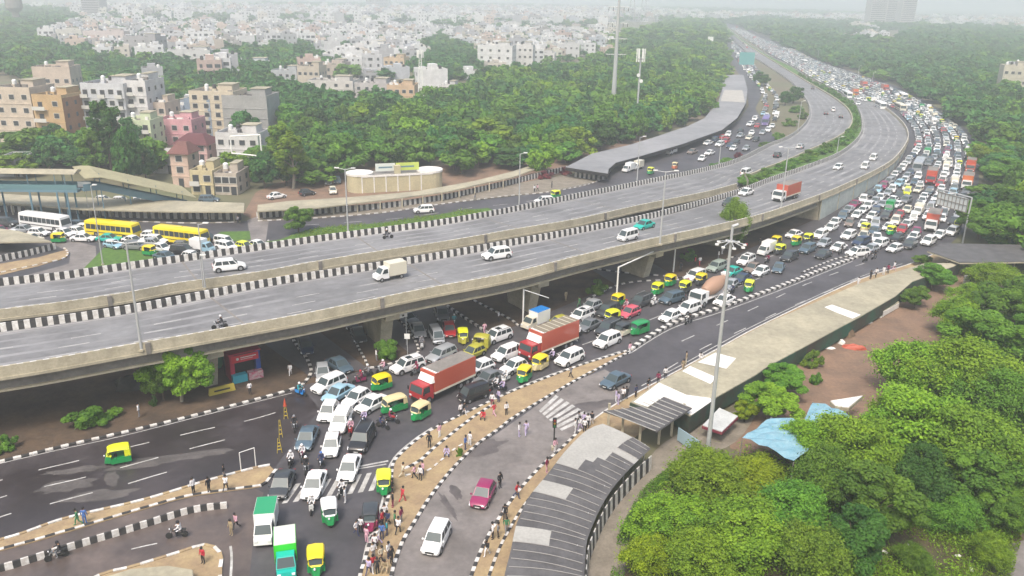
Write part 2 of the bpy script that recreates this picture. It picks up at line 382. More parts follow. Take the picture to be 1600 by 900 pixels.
# footpath between the outer carriageway and the shed roofs
FP = [(1470,392),(1420,413),(1340,438),(1200,503),(1125,543),(1067,575),(1000,611),(975,624),(940,646),(905,673),(882,696),(850,724),(825,750),(800,780),(775,817),(757,849),(742,884),(725,940),(715,1010)]
L = resample(smooth_line(gpoly(FP,.12),6),1.0); Rr = offset(L, 5.5)
b = MB(); strip(b, L, Rr, M_sand); b.build('footpath', kind='structure')
i0 = min(range(len(L)), key=lambda i: (L[i]-at(905,673,.12)).length)
kerb(None, pts=[p-Vector((0,0,.12)) for p in L[i0:]][::3], seg=.6)
kerb(None, pts=[p-Vector((0,0,.12)) for p in L[:i0]][::3], ms=[M_white], w=.18)
Lf = offset(L, 1.4)
kerb(None, pts=[p-Vector((0,0,.12)) for p in Lf[i0+4:]][::3], seg=.6, w=.25)

# ------------------------------------------------------------------ painted markings
def dashes(mb, px, dash, gap, w, z=.036, n=6, pts=None, start=0.0):
    line = resample(smooth_line(pts or gpoly(px, z), n), .5)
    i = int(start*2); D = int(dash*2); P_ = int((dash+gap)*2)
    while i+D < len(line):
        s_ = line[i:i+D+1]; strip(mb, offset(s_, w/2), offset(s_, -w/2), M_line); i += P_
def solid(mb, px, w, z=.036, n=6, pts=None):
    line = resample(smooth_line(pts or gpoly(px, z), n), 1.0); strip(mb, offset(line, w/2), offset(line, -w/2), M_line)
mb = MB()
# left carriageway
for ln in ([(-200,817),(5,749),(70,732),(121,720),(200,699),(265,684),(320,671),(395,655),(470,632)],
           [(-200,845),(5,776),(70,760),(127,747),(180,733),(228,720),(275,707),(320,695),(405,674)],
           [(-200,880),(5,806),(75,788),(131,773),(185,760),(235,745),(285,731),(335,718)]):
    dashes(mb, ln, 3.6, 3.2, .17)
solid(mb, [(-260,782),(0,724),(100,701),(200,679),(400,628),(460,613)], .12)
solid(mb, [(-260,897),(0,842),(100,809),(225,779),(325,749),(400,729)], .16)
# outer carriageway
for ln in ([(980,610),(1040,578),(1100,543),(1160,515),(1220,486),(1270,465),(1330,440),(1375,420)],
           [(1010,560),(1065,533),(1125,506),(1190,476),(1250,448),(1310,425),(1360,408)]):
    dashes(mb, ln[1:], 3.4, 5.2, .16)
solid(mb, [(985,552),(1050,513),(1125,488),(1212,456),(1290,425),(1335,407)], .16)
solid(mb, [(1410,412),(1340,434),(1200,498),(1125,537),(1067,569),(1000,604)], .14)
# jam carriageway
for ln in ([(850,560),(920,535),(985,512),(1040,490),(1110,466),(1180,437),(1240,412)],
           [(880,540),(970,492),(1030,470),(1090,446),(1150,420),(1220,395)]):
    dashes(mb, ln, 3.4, 4.0, .16)
solid(mb, [(795,611),(842,592),(892,574),(977,546)], .14)
solid(mb, [(675,668),(648,686),(622,708),(610,725),(603,745),(598,780),(586,820),(575,845),(567,880),(558,930)], .2)
# stop line and zebra crossings
solid(mb, [(560,729),(612,719)], .25); solid(mb, [(556,733),(610,724)], .2)
def zebra(mb, a, b, c, d, n, fill=.5):     # from a-b edge to d-c edge
    A,B,C_,D_ = [at(*p, .036) for p in (a,b,c,d)]
    for i in range(n):
        t0 = i/n; t1 = (i+fill)/n
        q = [A.lerp(B,t0), A.lerp(B,t1), D_.lerp(C_,t1), D_.lerp(C_,t0)]
        strip(mb, [q[0],q[1]], [q[3],q[2]], M_line)
zebra(mb, (462,756), (604,735), (592,765), (440,787), 9)
zebra(mb, (868,617), (930,653), (880,675), (842,642), 7, .6)
solid(mb, [(360,853),(362,875),(358,930)], .2)
solid(mb, [(205,858),(235,851),(262,846)], .14)
mb.build('road_markings', kind='structure')
mb = MB()
for ln in ([(470,352),(560,346),(640,339),(740,324),(800,318),(900,303),(960,290)], [(700,333),(800,325),(900,312),(980,298),(1060,278)]):
    dashes(mb, ln, 3.5, 5, .2)
mb.build('far_road_markings', kind='structure')

# ------------------------------------------------------------------ flyovers
def build_flyover(name, label, near, far, abut_i, markings, lane_ts, near_par=True, solid_from=None):
    """near / far: 3D road-edge polylines (near = side towards the camera)"""
    fly = thing(name, label, 'flyover', (near[0].x, near[0].y, 0))
    inv = -Vector((near[0].x, near[0].y, 0))
    def put(b, nm, lab=None, **k):
        b.v = [(x+inv.x, y+inv.y, z) for x,y,z in b.v]; o = b.build(nm, fly, **k)
        if lab: o['label'] = lab
        return o
    N = resample(near, 2.0); F = pair(N, far)
    F = [Vector((f.x,f.y,n.z)) for f,n in zip(F,N)]
    b = MB(); strip(b, [p+Vector((0,0,0)) for p in N], F, M_deck); put(b, 'road_surface')
    ai = min(range(len(N)), key=lambda i: (N[i]-abut_i).length)
    No = offset(N, -.45) if (N[1]-N[0]).cross(F[0]-N[0]).z > 0 else offset(N, .45)
    sgn = 1 if (N[1]-N[0]).cross(F[0]-N[0]).z > 0 else -1
    # slab and girders
    b = MB(); Ni = offset(N, sgn*.9); Fi = offset(F, -sgn*.9)
    for k in range(ai):
        zt = -.32; zb = -1.75
        for off in (0.0, .33, .66, 1.0):
            a0 = Ni[k].lerp(Fi[k], off); a1 = Ni[k+1].lerp(Fi[k+1], off)
            d = (Fi[k]-Ni[k]); d.z = 0; d.normalize(); h = d*.35
            q = [a0-h, a0+h, a1+h, a1-h]
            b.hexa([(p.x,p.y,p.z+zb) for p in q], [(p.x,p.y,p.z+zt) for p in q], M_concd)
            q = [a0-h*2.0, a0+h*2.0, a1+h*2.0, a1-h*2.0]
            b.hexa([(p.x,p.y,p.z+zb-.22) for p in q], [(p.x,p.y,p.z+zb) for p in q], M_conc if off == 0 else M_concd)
    put(b, 'girder')
    b = MB()
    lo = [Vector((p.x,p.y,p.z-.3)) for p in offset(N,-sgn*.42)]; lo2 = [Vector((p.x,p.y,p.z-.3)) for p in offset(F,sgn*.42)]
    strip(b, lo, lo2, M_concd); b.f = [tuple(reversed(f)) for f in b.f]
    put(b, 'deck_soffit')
    return fly, put, N, F, ai, sgn

def parapet(put, line, side, end=None, nm='parapet'):
    """concrete wall with black and white painted top; side: +1/-1 outward"""
    L_ = resample(line, .575); b = MB()
    Lo = offset(L_, side*.22)
    beam(b, Lo, .4, -.35, 1.0, [M_conc], top=[M_white, M_conc], tw=.08)
    put(b, nm)
    # drip band
    b = MB(); L2 = resample(line, 2.3); L2 = offset(L2, side*.45)
    beam(b, L2, .12, -.42, -.12, [M_conc]); put(b, 'edge_band')
    L3 = offset(resample(line, 27.0), side*.46)
    for i, p in enumerate(L3[:-1]):
        d = (L3[i+1]-p); d.z = 0; d.normalize(); b = MB(); b.obox((p.x,p.y), (d.x,d.y), .5, .25, p.z-.36, p.z+.93, M_concd); put(b, 'expansion_joint')
def jersey(put, line, side, h=.95, nm='crash_barrier'):
    L_ = resample(line, .58); b = MB(); Lo = offset(L_, side*.25)
    beam(b, Lo, .5, -.02, h, [M_white, M_black], tw=.13); put(b, nm)

a1 = at(1282,302,5.9)-Vector((0,0,1))
fly1, put1, N1, F1, ai1, s1 = build_flyover('flyover', 'near grey concrete flyover carriageway, closest to the jammed junction', d1road, d1f, a1, None, None)
parapet(put1, N1, -s1)
jersey(put1, resample(d1f, .6), s1 if (d1f[1]-d1f[0]).dot(N1[1]-N1[0])>0 else -s1)
M_track = asphalt('tyre_darkened_asphalt', (.195,.195,.20), .75, scale=.12)
def lane_marks(put, N, F, ts, dash, gap, w=.15, edge=(.03,.97)):
    b = MB()
    for t, st in ts:
        line = [n.lerp(f,t)+Vector((0,0,.012)) for n,f in zip(N,F)]
        dashes(b, None, dash, gap, w, pts=line, n=2, start=st)
    for t in edge:
        line = [n.lerp(f,t)+Vector((0,0,.012)) for n,f in zip(N,F)]
        solid(b, None, .12, pts=line, n=2)
    put(b, 'lane_markings')
    for t in (.13,.31,.49,.67,.84):
        line = [n.lerp(f,t)+Vector((0,0,.006)) for n,f in zip(N,F)]
        b = MB(); strip(b, offset(line, .8), offset(line, -.8), M_track); put(b, 'tyre_track')
    for i in range(6, len(N)-1, 13):
        a, c = N[i]+Vector((0,0,.02)), F[i]+Vector((0,0,.02)); e = (N[i+1]-N[i]).normalized()*.14
        b = MB(); strip(b, [a-e, c-e], [a+e, c+e], M_concd); put(b, 'deck_joint')
lane_marks(put1, N1, F1, ((.22,0),(.40,1.0),(.58,2.0)), 3.4, 5.4, edge=(.965,))
# piers of the near carriageway
def piers(put, N, F, stations, sgn):
    for st in stations:
        i = min(range(len(N)), key=lambda i: abs(N[i].x-st))
        n, f = N[i], F[i]; d = (f-n); d.z = 0; w = d.length; d.normalize(); c = n.lerp(f, .5)
        b = MB(); b.obox((c.x,c.y), (d.x,d.y), w*.86, 1.9, n.z-2.9, n.z-1.98, M_conc)
        q = c; e = Vector((-d.y,d.x,0))
        def rect(L_, Wd): return [q+d*a*L_/2+e*bb*Wd/2 for a,bb in ((-1,-1),(1,-1),(1,1),(-1,1))]
        b.hexa([(p.x,p.y,0) for p in rect(w*.42,1.5)], [(p.x,p.y,n.z-2.9) for p in rect(w*.6,1.7)], M_conc)
        put(b, 'pier')
piers(put1, N1, F1, (-58,-33.5,-14.2,5.5,24,43), s1)
fly2, put2, N2, F2, ai2, s2 = build_flyover('flyover', 'far grey concrete flyover carriageway, behind the gap and the green verge', d2near, d2f, at(1165,345,0)+Vector((0,0,6)), None, None)
nsplit = min(range(len(N2)), key=lambda i: (N2[i]-d2n[-1]).length)
parapet(put2, N2[:nsplit+1], -s2)
jersey(put2, resample(d2f, .6), s2)
lane_marks(put2, N2, F2, ((.25,0),(.43,1.5),(.62,2.6)), 3.4, 5.4, edge=(.965,))
piers(put2, N2, F2, (-50,-27,-6,12,33), s2)
# retaining wall under the near carriageway and the abutment
b = MB()
lineN = offset(N1, -s1*.3)[ai1:]
for i in range(len(lineN)-1):
    p, q = lineN[i], lineN[i+1]
    if p.z < .45: break
    b.hexa([(p.x,p.y,-.02),(q.x,q.y,-.02),(q.x-.2*s1*0,q.y,-.02),(p.x,p.y+.3,-.02)], [(p.x,p.y,p.z-.3),(q.x,q.y,q.z-.3),(q.x,q.y+.01,q.z-.3),(p.x,p.y+.3,p.z-.3)], M_wallp)
for i in range(len(lineN)-1):
    if i % 6 == 0 and lineN[i].z > 1:
        p = lineN[i]; q = lineN[i+1]; d = (q-p); d.z=0; d.normalize(); o = Vector((d.y,-d.x,0))*.06*s1
        b.obox((p.x+o.x,p.y+o.y), (d.x,d.y), .16, .1, 0, p.z-.36, M_conc)
put1(b, 'retaining_wall', 'long pale retaining wall with faint blue green painted panels')
b = MB()
n, f = N1[ai1], F1[ai1]; f2 = N2[-1]
e = (N1[ai1+1]-N1[ai1]).normalized()
b.hexa([(n.x,n.y,0),(n.x+e.x,n.y+e.y,0),(f.x+e.x,f.y+e.y,0),(f.x,f.y,0)], [(n.x,n.y,n.z-.32),(n.x+e.x,n.y+e.y,n.z-.32),(f.x+e.x,f.y+e.y,n.z-.32),(f.x,f.y,n.z-.32)], M_conc)
put1(b, 'abutment')
# earth fill with planted strip between the two carriageways
ms = [p for p in d1f if p.y > atd(1160,297).y]
ms = resample(ms, 3.0)
mA = offset(ms, s1*.55); mB = [nearest_on(d2n2, p) for p in mA]
b = MB(); strip(b, [Vector((p.x,p.y,hz(p.x,p.y)+.25)) for p in mA], [Vector((p.x,p.y,hz(p.x,p.y)+.25)) for p in mB], M_grass)
q0, q1 = mA[0], mB[0]
b.add([(q0.x,q0.y,0),(q1.x,q1.y,0),(q1.x,q1.y,7),(q0.x,q0.y,7)], [(0,1,2,3)], M_conc)
b.build('median_strip', kind='structure')
MED_A, MED_B = mA, mB
mA2 = [Vector((p.x,p.y,hz(p.x,p.y)+.02)) for p in mB]
b = MB(); beam(b, resample(mA2,.6), .3, 0, .75, [M_conc]); tag(b.build('median_kerb_wall'), 'low grey concrete wall along the far side of the planted median', 'wall')
# ------------------------------------------------------------------ vehicles
def paint(name, c, rough=.32, metal=0.0):
    m = mat('paint_'+name, c, rough, metal=metal); m.node_tree.nodes['Principled BSDF'].inputs['Coat Weight'].default_value = .5
    return m
P = dict(white=paint('white',(.78,.78,.77)), cream=paint('cream',(.66,.62,.50)), silver=paint('silver',(.42,.44,.46),.35,.3), grey=paint('grey',(.20,.21,.22),.35,.3),
  charcoal=paint('charcoal',(.045,.05,.055)), black=paint('black',(.018,.018,.02)), navy=paint('navy',(.03,.05,.10)), slate=paint('slate',(.10,.15,.19),.35,.3),
  teal=paint('teal',(.01,.42,.34)), maroon=paint('maroon',(.26,.02,.09)), red=paint('red',(.40,.025,.03)), olive=paint('olive',(.42,.40,.05)),
  brown=paint('brown',(.22,.17,.14)), skyblue=paint('skyblue',(.30,.48,.58)), yellow=paint('yellow',(.80,.62,.01)), orange=paint('orange',(.50,.13,.04)),
  green=paint('green',(.01,.26,.07)), lime=paint('lime',(.05,.62,.03)), lemon=paint('lemon',(.72,.78,.02)), beige=paint('beige',(.62,.52,.28),.7), blue=paint('blue',(.02,.22,.60)), brick=paint('brick',(.45,.085,.045),.5), sage=paint('sage',(.30,.36,.32)), pink=paint('pink',(.60,.10,.14)), purple=paint('purple',(.18,.14,.34)))
M_glass = mat('tinted_glass', (.03,.04,.045), .12, spec=.6)
M_wsc = mat('windscreen_glass', (.055,.075,.08), .3, spec=.35)
M_tyre = mat('tyre_rubber', (.02,.02,.02), .8)
M_rim = mat('wheel_rim', (.38,.39,.40), .4, metal=.6)
M_lamp = mat('headlight_lens', (.78,.80,.82), .2)
M_tail = mat('tail_light_red', (.40,.01,.01), .3)
M_trim = mat('black_trim', (.025,.025,.025), .6)
M_plate = mat('blank_plate', (.75,.75,.72), .6)
PAINT = 'PAINT'; PAINT2 = 'PAINT2'

class Kit:
    """a vehicle as named parts, each an MB"""
    def __init__(s): s.parts = []
    def part(s, name, sub=None):
        b = MB(); s.parts.append([name, b, sub]); return b
def car_kit(L=4.0, Wd=1.7, H=1.5, kind='hatch', sunroof=False, dark_roof=False, rails=False):
    K = Kit(); w = Wd/2
    hood = {'hatch':.30,'sedan':.27,'suv':.27,'van':.12}[kind]; zc = {'hatch':.86,'sedan':.84,'suv':1.0,'van':.95}[kind]
    xf = L/2; xr = -L/2
    x_ws0 = xf - hood*L*.86; x_ws1 = x_ws0 - {'hatch':.72,'sedan':.78,'suv':.62,'van':.55}[kind]
    x_rr0 = xr + {'hatch':.12,'sedan':.66,'suv':.10,'van':.05}[kind]; x_rr1 = x_rr0 + {'hatch':.50,'sedan':.72,'suv':.34,'van':.15}[kind]
    zh = zc-.06
    # lower body loft
    st = [(xr,.82,.42,.70,zc-.16),(xr+.06,.92,.30,.70,zc-.04),(xr+.45,1,.24,.74,zc),(x_rr1,1,.22,.76,zc),(0,1,.22,.76,zc),(x_ws0,1,.22,.76,zc),
          (x_ws0+.25,.99,.22,.74,zh),(xf-.35,.97,.24,.70,zh-.10),(xf-.10,.90,.28,.64,zh-.20),(xf,.78,.36,.56,zh-.32)]
    b = K.part('body'); vs = []; n = 9
    for x, k, z0, zs, zt in st:
        W_ = w*k
        vs += [(x,-W_*.90,z0),(x,-W_,z0+.12),(x,-W_,zs),(x,-W_*.93,zt-.03),(x,-W_*.80,zt),(x,0,zt+.025),(x,W_*.80,zt),(x,W_*.93,zt-.03),(x,W_,zs),(x,W_,z0+.12),(x,W_*.90,z0)]
    n = 11; fs = []
    for k in range(len(st)-1):
        for i in range(n-1): fs.append((k*n+i,k*n+i+1,(k+1)*n+i+1,(k+1)*n+i)[::-1])
        fs.append((k*n+n-1,k*n,(k+1)*n,(k+1)*n+n-1)[::-1])
    fs.append(tuple(range(n))); fs.append(tuple(reversed(range((len(st)-1)*n,len(st)*n))))
    b.add(vs, [tuple(reversed(f)) for f in fs], PAINT)
    # cabin (pillars and roof)
    wb, wt = w*.93, w*.76; zr = H
    base = [(x_rr0,-wb,zc-.04),(x_ws0,-wb,zc-.04),(x_ws0,wb,zc-.04),(x_rr0,wb,zc-.04)]
    top = [(x_rr1,-wt,zr-.05),(x_ws1,-wt,zr-.05),(x_ws1,wt,zr-.05),(x_rr1,wt,zr-.05)]
    b.hexa(base, top, PAINT)
    r = K.part('roof') if dark_roof else b
    xm = (x_ws1+x_rr1)/2
    r.add([(x_rr1-.04,-wt,zr-.05),(xm,-wt-.01,zr-.03),(x_ws1+.03,-wt,zr-.06),(x_ws1+.03,wt,zr-.06),(xm,wt+.01,zr-.03),(x_rr1-.04,wt,zr-.05),
           (x_rr1+.1,-wt*.8,zr-.005),(xm,-wt*.8,zr+.02),(x_ws1-.08,-wt*.8,zr-.01),(x_ws1-.08,wt*.8,zr-.01),(xm,wt*.8,zr+.02),(x_rr1+.1,wt*.8,zr-.005)],
          [(0,1,7,6),(1,2,8,7),(2,3,9,8),(3,4,10,9),(4,5,11,10),(5,0,6,11),(6,7,10,11),(7,8,9,10)], M_trim if dark_roof else PAINT)
    def pane(b_, c, m, e=.012, ins=(.06,.08)):   # c: 4 corners bottom-left, bottom-right, top-right, top-left
        c = [Vector(p) for p in c]; nrm = (c[1]-c[0]).cross(c[3]-c[0]).normalized()*e
        u0,u1,v0,v1 = ins[0],1-ins[0],ins[1],1-ins[1]
        def q(u,v): return c[0].lerp(c[1],u).lerp(c[3].lerp(c[2],u),v)+nrm
        b_.add([q(u0,v0),q(u1,v0),q(u1,v1),q(u0,v1)], [(0,1,2,3)], m)
    b0,b1,b2,b3 = base; t0,t1,t2,t3 = top
    pane(K.part('windscreen'), [b1,b2,t2,t1], M_wsc, ins=(.05,.06))
    pane(K.part('rear_window'), [b3,b0,t0,t3], M_glass, ins=(.09,.12))
    for s_ in (-1,1):
        sw = K.part('side_window')
        for u0,u1 in (((.05,.34),(.38,.66),(.70,.95)) if kind!='sedan' else ((.10,.47),(.52,.93))):
            B0 = Vector((x_rr0,s_*wb,zc-.04)); B1 = Vector((x_ws0,s_*wb,zc-.04)); T0 = Vector((x_rr1,s_*wt,zr-.05)); T1 = Vector((x_ws1,s_*wt,zr-.05))
            c = [B0.lerp(B1,u0),B0.lerp(B1,u1),T0.lerp(T1,u1),T0.lerp(T1,u0)]
            nr = (c[1]-c[0]).cross(c[3]-c[0]).normalized()
            if nr.y*s_ < 0: c = [c[1],c[0],c[3],c[2]]
            pane(sw, c, M_glass, ins=(.0,.14))
    if sunroof:
        K.part('sunroof').box(x_ws1-1.15,-.38,zr+.015,x_ws1-.35,.38,zr+.03,M_glass)
    if rails:
        for s_ in (-1,1): K.part('roof_rail').box(x_rr1+.1,s_*wt*.92-.03,zr-.02,x_ws1-.15,s_*wt*.92+.03,zr+.05,M_rim)
    rw = {'hatch':.29,'sedan':.30,'suv':.35,'van':.28}[kind]
    for xa in (xf-.78, xr+.70):
        for s_ in (-1,1):
            t = K.part('wheel'); y0 = s_*(w-.20); y1 = s_*(w+.012)
            t.tube((xa,y0,rw),(xa,y1,rw),rw,rw,M_tyre,14); t.tube((xa,y1,rw),(xa,y1+s_*.008,rw),rw*.62,rw*.5,M_rim,10)
            b.tube((xa,s_*(w-.3),rw+.02),(xa,s_*(w+.004),rw+.02),rw+.07,rw+.07,M_trim,14)
    for s_ in (-1,1):
        h = K.part('headlight')
        x = xf-.16; h.hexa([(x-.16,s_*w*.88-.16,zh-.36),(x+.12,s_*w*.78-.16,zh-.38),(x+.12,s_*w*.78+.10,zh-.38),(x-.16,s_*w*.9+.06,zh-.36)],
                          [(x-.22,s_*w*.86-.14,zh-.19),(x+.0,s_*w*.78-.14,zh-.20),(x+.0,s_*w*.78+.10,zh-.20),(x-.22,s_*w*.88+.06,zh-.19)], M_lamp)
        t = K.part('tail_light'); t.box(xr-.01,s_*w*.72-.13,zc-.30,xr+.14,s_*w*.72+.15,zc-.06,M_tail)
        m = K.part('mirror'); m.box(x_ws0-.22,s_*(w+.08)-.09,zc+.0,x_ws0-.10,s_*(w+.08)+.07,zc+.13,PAINT)
    K.part('grille').box(xf-.09,-w*.45,.40,xf+.012,w*.45,.56 if kind!='suv' else .62,M_trim)
    K.part('number_plate').box(xf+.012,-.22,.34,xf+.03,.22,.42,M_plate)
    return K
def auto_kit(long=False, canopy=PAINT, cargo=False):
    K = Kit(); L = 3.3 if long else 2.7; f = L/2; r = -L/2; w = .66
    b = K.part('body')
    b.hexa([(r,-w,.28),(f-.75,-w,.28),(f-.75,w,.28),(r,w,.28)], [(r+.05,-w,.86),(f-.80,-w,.72),(f-.80,w,.72),(r+.05,w,.86)], PAINT2)
    b.hexa([(f-.75,-.50,.30),(f-.10,-.22,.30),(f-.10,.22,.30),(f-.75,.50,.30)], [(f-.80,-.60,1.0),(f-.32,-.34,1.0),(f-.32,.34,1.0),(f-.80,.60,1.0)], PAINT2)
    b.hexa([(f-.80,-.60,1.0),(f-.34,-.36,1.0),(f-.34,.36,1.0),(f-.80,.60,1.0)], [(f-.86,-.60,1.12),(f-.46,-.46,1.12),(f-.46,.46,1.12),(f-.86,.60,1.12)], PAINT)
    b.tube((f-.20,-.10,.92),(f-.10,-.10,.92),.09,.08,M_lamp,8)
    s_ = K.part('seat'); s_.box(r+.15,-.55,.72,r+.65,.55,.95,M_trim); s_.box(r+.06,-.55,.9,r+.2,.55,1.3,M_trim); s_.box(f-1.35,-.3,.62,f-1.05,.3,.85,M_trim)
    p = K.part('frame')
    for sy in (-1,1):
        p.tube((f-.45,sy*.50,1.05),(f-.72,sy*.54,1.62),.03,.03,PAINT,6); p.tube((f-1.25,sy*.64,.7),(f-1.25,sy*.58,1.62),.025,.025,M_trim,6)
        p.tube((r+.25,sy*.64,.8),(r+.22,sy*.60,1.62),.03,.03,M_trim,6)
        p.tube((f-.72,sy*.54,1.60),(r+.22,sy*.60,1.62),.02,.02,M_trim,4); p.tube((f-1.25,sy*.64,.7),(r+.25,sy*.64,.8),.02,.02,M_trim,4)
    p.tube((f-.72,-.54,1.6),(f-.72,.54,1.6),.02,.02,M_trim,4)
    g = K.part('windscreen'); g.add([(f-.44,-.46,1.10),(f-.44,.46,1.10),(f-.68,.50,1.58),(f-.68,-.50,1.58)], [(0,1,2,3)], M_wsc)
    c = K.part('canopy')
    vs = []; xs = [(r-.02,1.20,.56,.60),(r+.12,1.62,.60,.66),(r+.6,1.70,.60,.68),(f-1.2,1.73,.58,.66),(f-.75,1.70,.54,.62),(f-.52,1.60,.50,.56)]
    for x,z,a,d in xs: vs += [(x,-d,z-.16),(x,-a,z-.02),(x,0,z+.05),(x,a,z-.02),(x,d,z-.16)]
    fs = [(k*5+i,(k+1)*5+i,(k+1)*5+i+1,k*5+i+1) for k in range(5) for i in range(4)]
    c.add(vs, fs, canopy); c.add([(v[0],v[1],v[2]-.03) for v in vs], [tuple(reversed(q)) for q in fs], M_trim)
    for sy in (-1,1): c.add([(r-.0,sy*.655,.86),(r+.62,sy*.665,.86),(r+.62,sy*.665,1.55),(r+.1,sy*.655,1.48)], [(0,1,2,3)], canopy)
    c.add([(r-.02,-.64,.86),(r-.02,.64,.86),(r+.1,.64,1.48),(r+.1,-.64,1.48)], [(0,3,2,1)], canopy)
    if long:
        for sy in (-1,1): c.add([(r+.62,sy*.665,.86),(f-1.4,sy*.665,.86),(f-1.4,sy*.665,1.05),(r+.62,sy*.665,1.05)], [(0,1,2,3)], PAINT2)
    for x,y,n in ((f-.32,0,'wheel'),(r+.42,-.60,'wheel'),(r+.42,.60,'wheel')):
        t = K.part(n); t.tube((x,y-.05,.21),(x,y+.05,.21),.21,.21,M_tyre,12)
    for _,b_,_ in K.parts: b_.v = [(x*.93,y*1.05,z*1.08) for x,y,z in b_.v]
    return K
def truck_kit(L=8.4, Wd=2.35, box=True, H=3.6, cabp=PAINT2, nose=True, roofm=M_concd, slats=False):
    K = Kit(); f = L/2; r = -L/2; w = Wd/2; cl = 1.75
    c = K.part('cab')
    c.hexa([(f-cl,-w*.93,.55),(f,-w*.93,.55),(f,w*.93,.55),(f-cl,w*.93,.55)], [(f-cl,-w*.93,1.45),(f,-w*.93,1.45),(f,w*.93,1.45),(f-cl,w*.93,1.45)], cabp)
    c.hexa([(f-cl,-w*.93,1.45),(f,-w*.93,1.45),(f,w*.93,1.45),(f-cl,w*.93,1.45)], [(f-cl,-w*.86,2.35),(f-.22,-w*.86,2.35),(f-.22,w*.86,2.35),(f-cl,w*.86,2.35)], cabp)
    c.box(f-.05,-w*.6,.5,f+.08,w*.6,.85,M_trim)
    g = K.part('windscreen'); g.add([(f+.012,-w*.84,1.50),(f+.012,w*.84,1.50),(f-.19,w*.78,2.25),(f-.19,-w*.78,2.25)], [(0,1,2,3)], M_wsc)
    for s_ in (-1,1):
        sw = K.part('side_window'); sw.add([(f-1.2,s_*(w*.93+.01),1.5),(f-.15,s_*(w*.93+.01),1.5),(f-.32,s_*(w*.87+.01),2.2),(f-1.2,s_*(w*.87+.01),2.2)], [(0,1,2,3)] if s_<0 else [(3,2,1,0)], M_glass)
        h = K.part('headlight'); h.box(f-.02,s_*w*.72-.14,.88,f+.05,s_*w*.72+.14,1.08,M_lamp)
        m = K.part('mirror'); m.box(f-.1,s_*(w+.12)-.08,1.5,f-.0,s_*(w+.12)+.08,1.95,M_trim)
    ch = K.part('chassis'); ch.box(r+.1,-.45,.6,f-cl,.45,.85,M_trim)
    ch.box(r+.05,-w*.9,.55,r+.15,w*.9,.75,M_plate)
    if box:
        b = K.part('cargo_box'); x1 = f-cl-.12
        b.box(r,-w,1.05,x1,w,H,PAINT); b.box(r,-w-.02,.98,x1,w+.02,1.22,P['cream'])
        if nose: b.hexa([(x1+.01,-w,2.42),(x1+.5,-w*.9,2.42),(x1+.5,w*.9,2.42),(x1+.01,w,2.42)], [(x1-.75,-w,H+.02),(x1-.25,-w*.94,H+.02),(x1-.25,w*.94,H+.02),(x1-.75,w,H+.02)], P['white'])
        t = K.part('box_roof'); t.box(r+.06,-w+.07,H,x1-.5,w-.07,H+.035,roofm)
        if slats:
            k = r+.7
            while k < x1-.6: t.box(k,-w+.07,H+.035,k+.09,w-.07,H+.06,P['cream']); k += 1.0
    for xa in (f-1.0, r+1.3, r+2.4) if L > 7 else (f-.9, r+1.1):
        for s_ in (-1,1):
            t = K.part('wheel'); t.tube((xa,s_*(w*.93-.32),.48),(xa,s_*(w*.93+.02),.48),.48,.48,M_tyre,14); t.tube((xa,s_*(w*.93+.02),.48),(xa,s_*(w*.93+.03),.48),.26,.2,M_rim,10)
    return K
def mixer_kit():
    K = truck_kit(8.2, 2.4, box=False, cabp=PAINT); f = 4.1
    d = K.part('mixer_drum')
    prof = [(-3.9,2.9,.45),(-3.2,2.75,.75),(-1.6,2.45,1.22),(-.3,2.25,1.22),(1.2,2.05,.85),(1.6,2.0,.5)]
    n = 18; vs = []
    for x,z,r in prof:
        for i in range(n):
            t = 2*math.pi*i/n; vs.append((x+.12*r*math.sin(t),r*math.cos(t),z+r*math.sin(t)))
    fs = [(k*n+i,(k+1)*n+i,(k+1)*n+(i+1)%n,k*n+(i+1)%n) for k in range(5) for i in range(n)]
    fs += [tuple(reversed(range(n))), tuple(range(5*n,6*n))]
    d.add(vs, [tuple(reversed(q)) for q in fs], P['brown2'] if 'brown2' in P else mat('drum_brown',(.36,.22,.15),.6))
    b = K.part('drum_support'); b.box(-3.9,-.9,.85,2.1,.9,1.05,PAINT); b.box(1.5,-.8,1.05,1.8,.8,2.2,PAINT); b.box(-3.6,-.8,1.05,-3.3,.8,2.2,PAINT)
    h = K.part('hopper'); h.hexa([(-4.3,-.3,2.7),(-3.7,-.3,2.7),(-3.7,.3,2.7),(-4.3,.3,2.7)],[(-4.6,-.6,3.7),(-3.6,-.6,3.7),(-3.6,.6,3.7),(-4.6,.6,3.7)],PAINT)
    return K
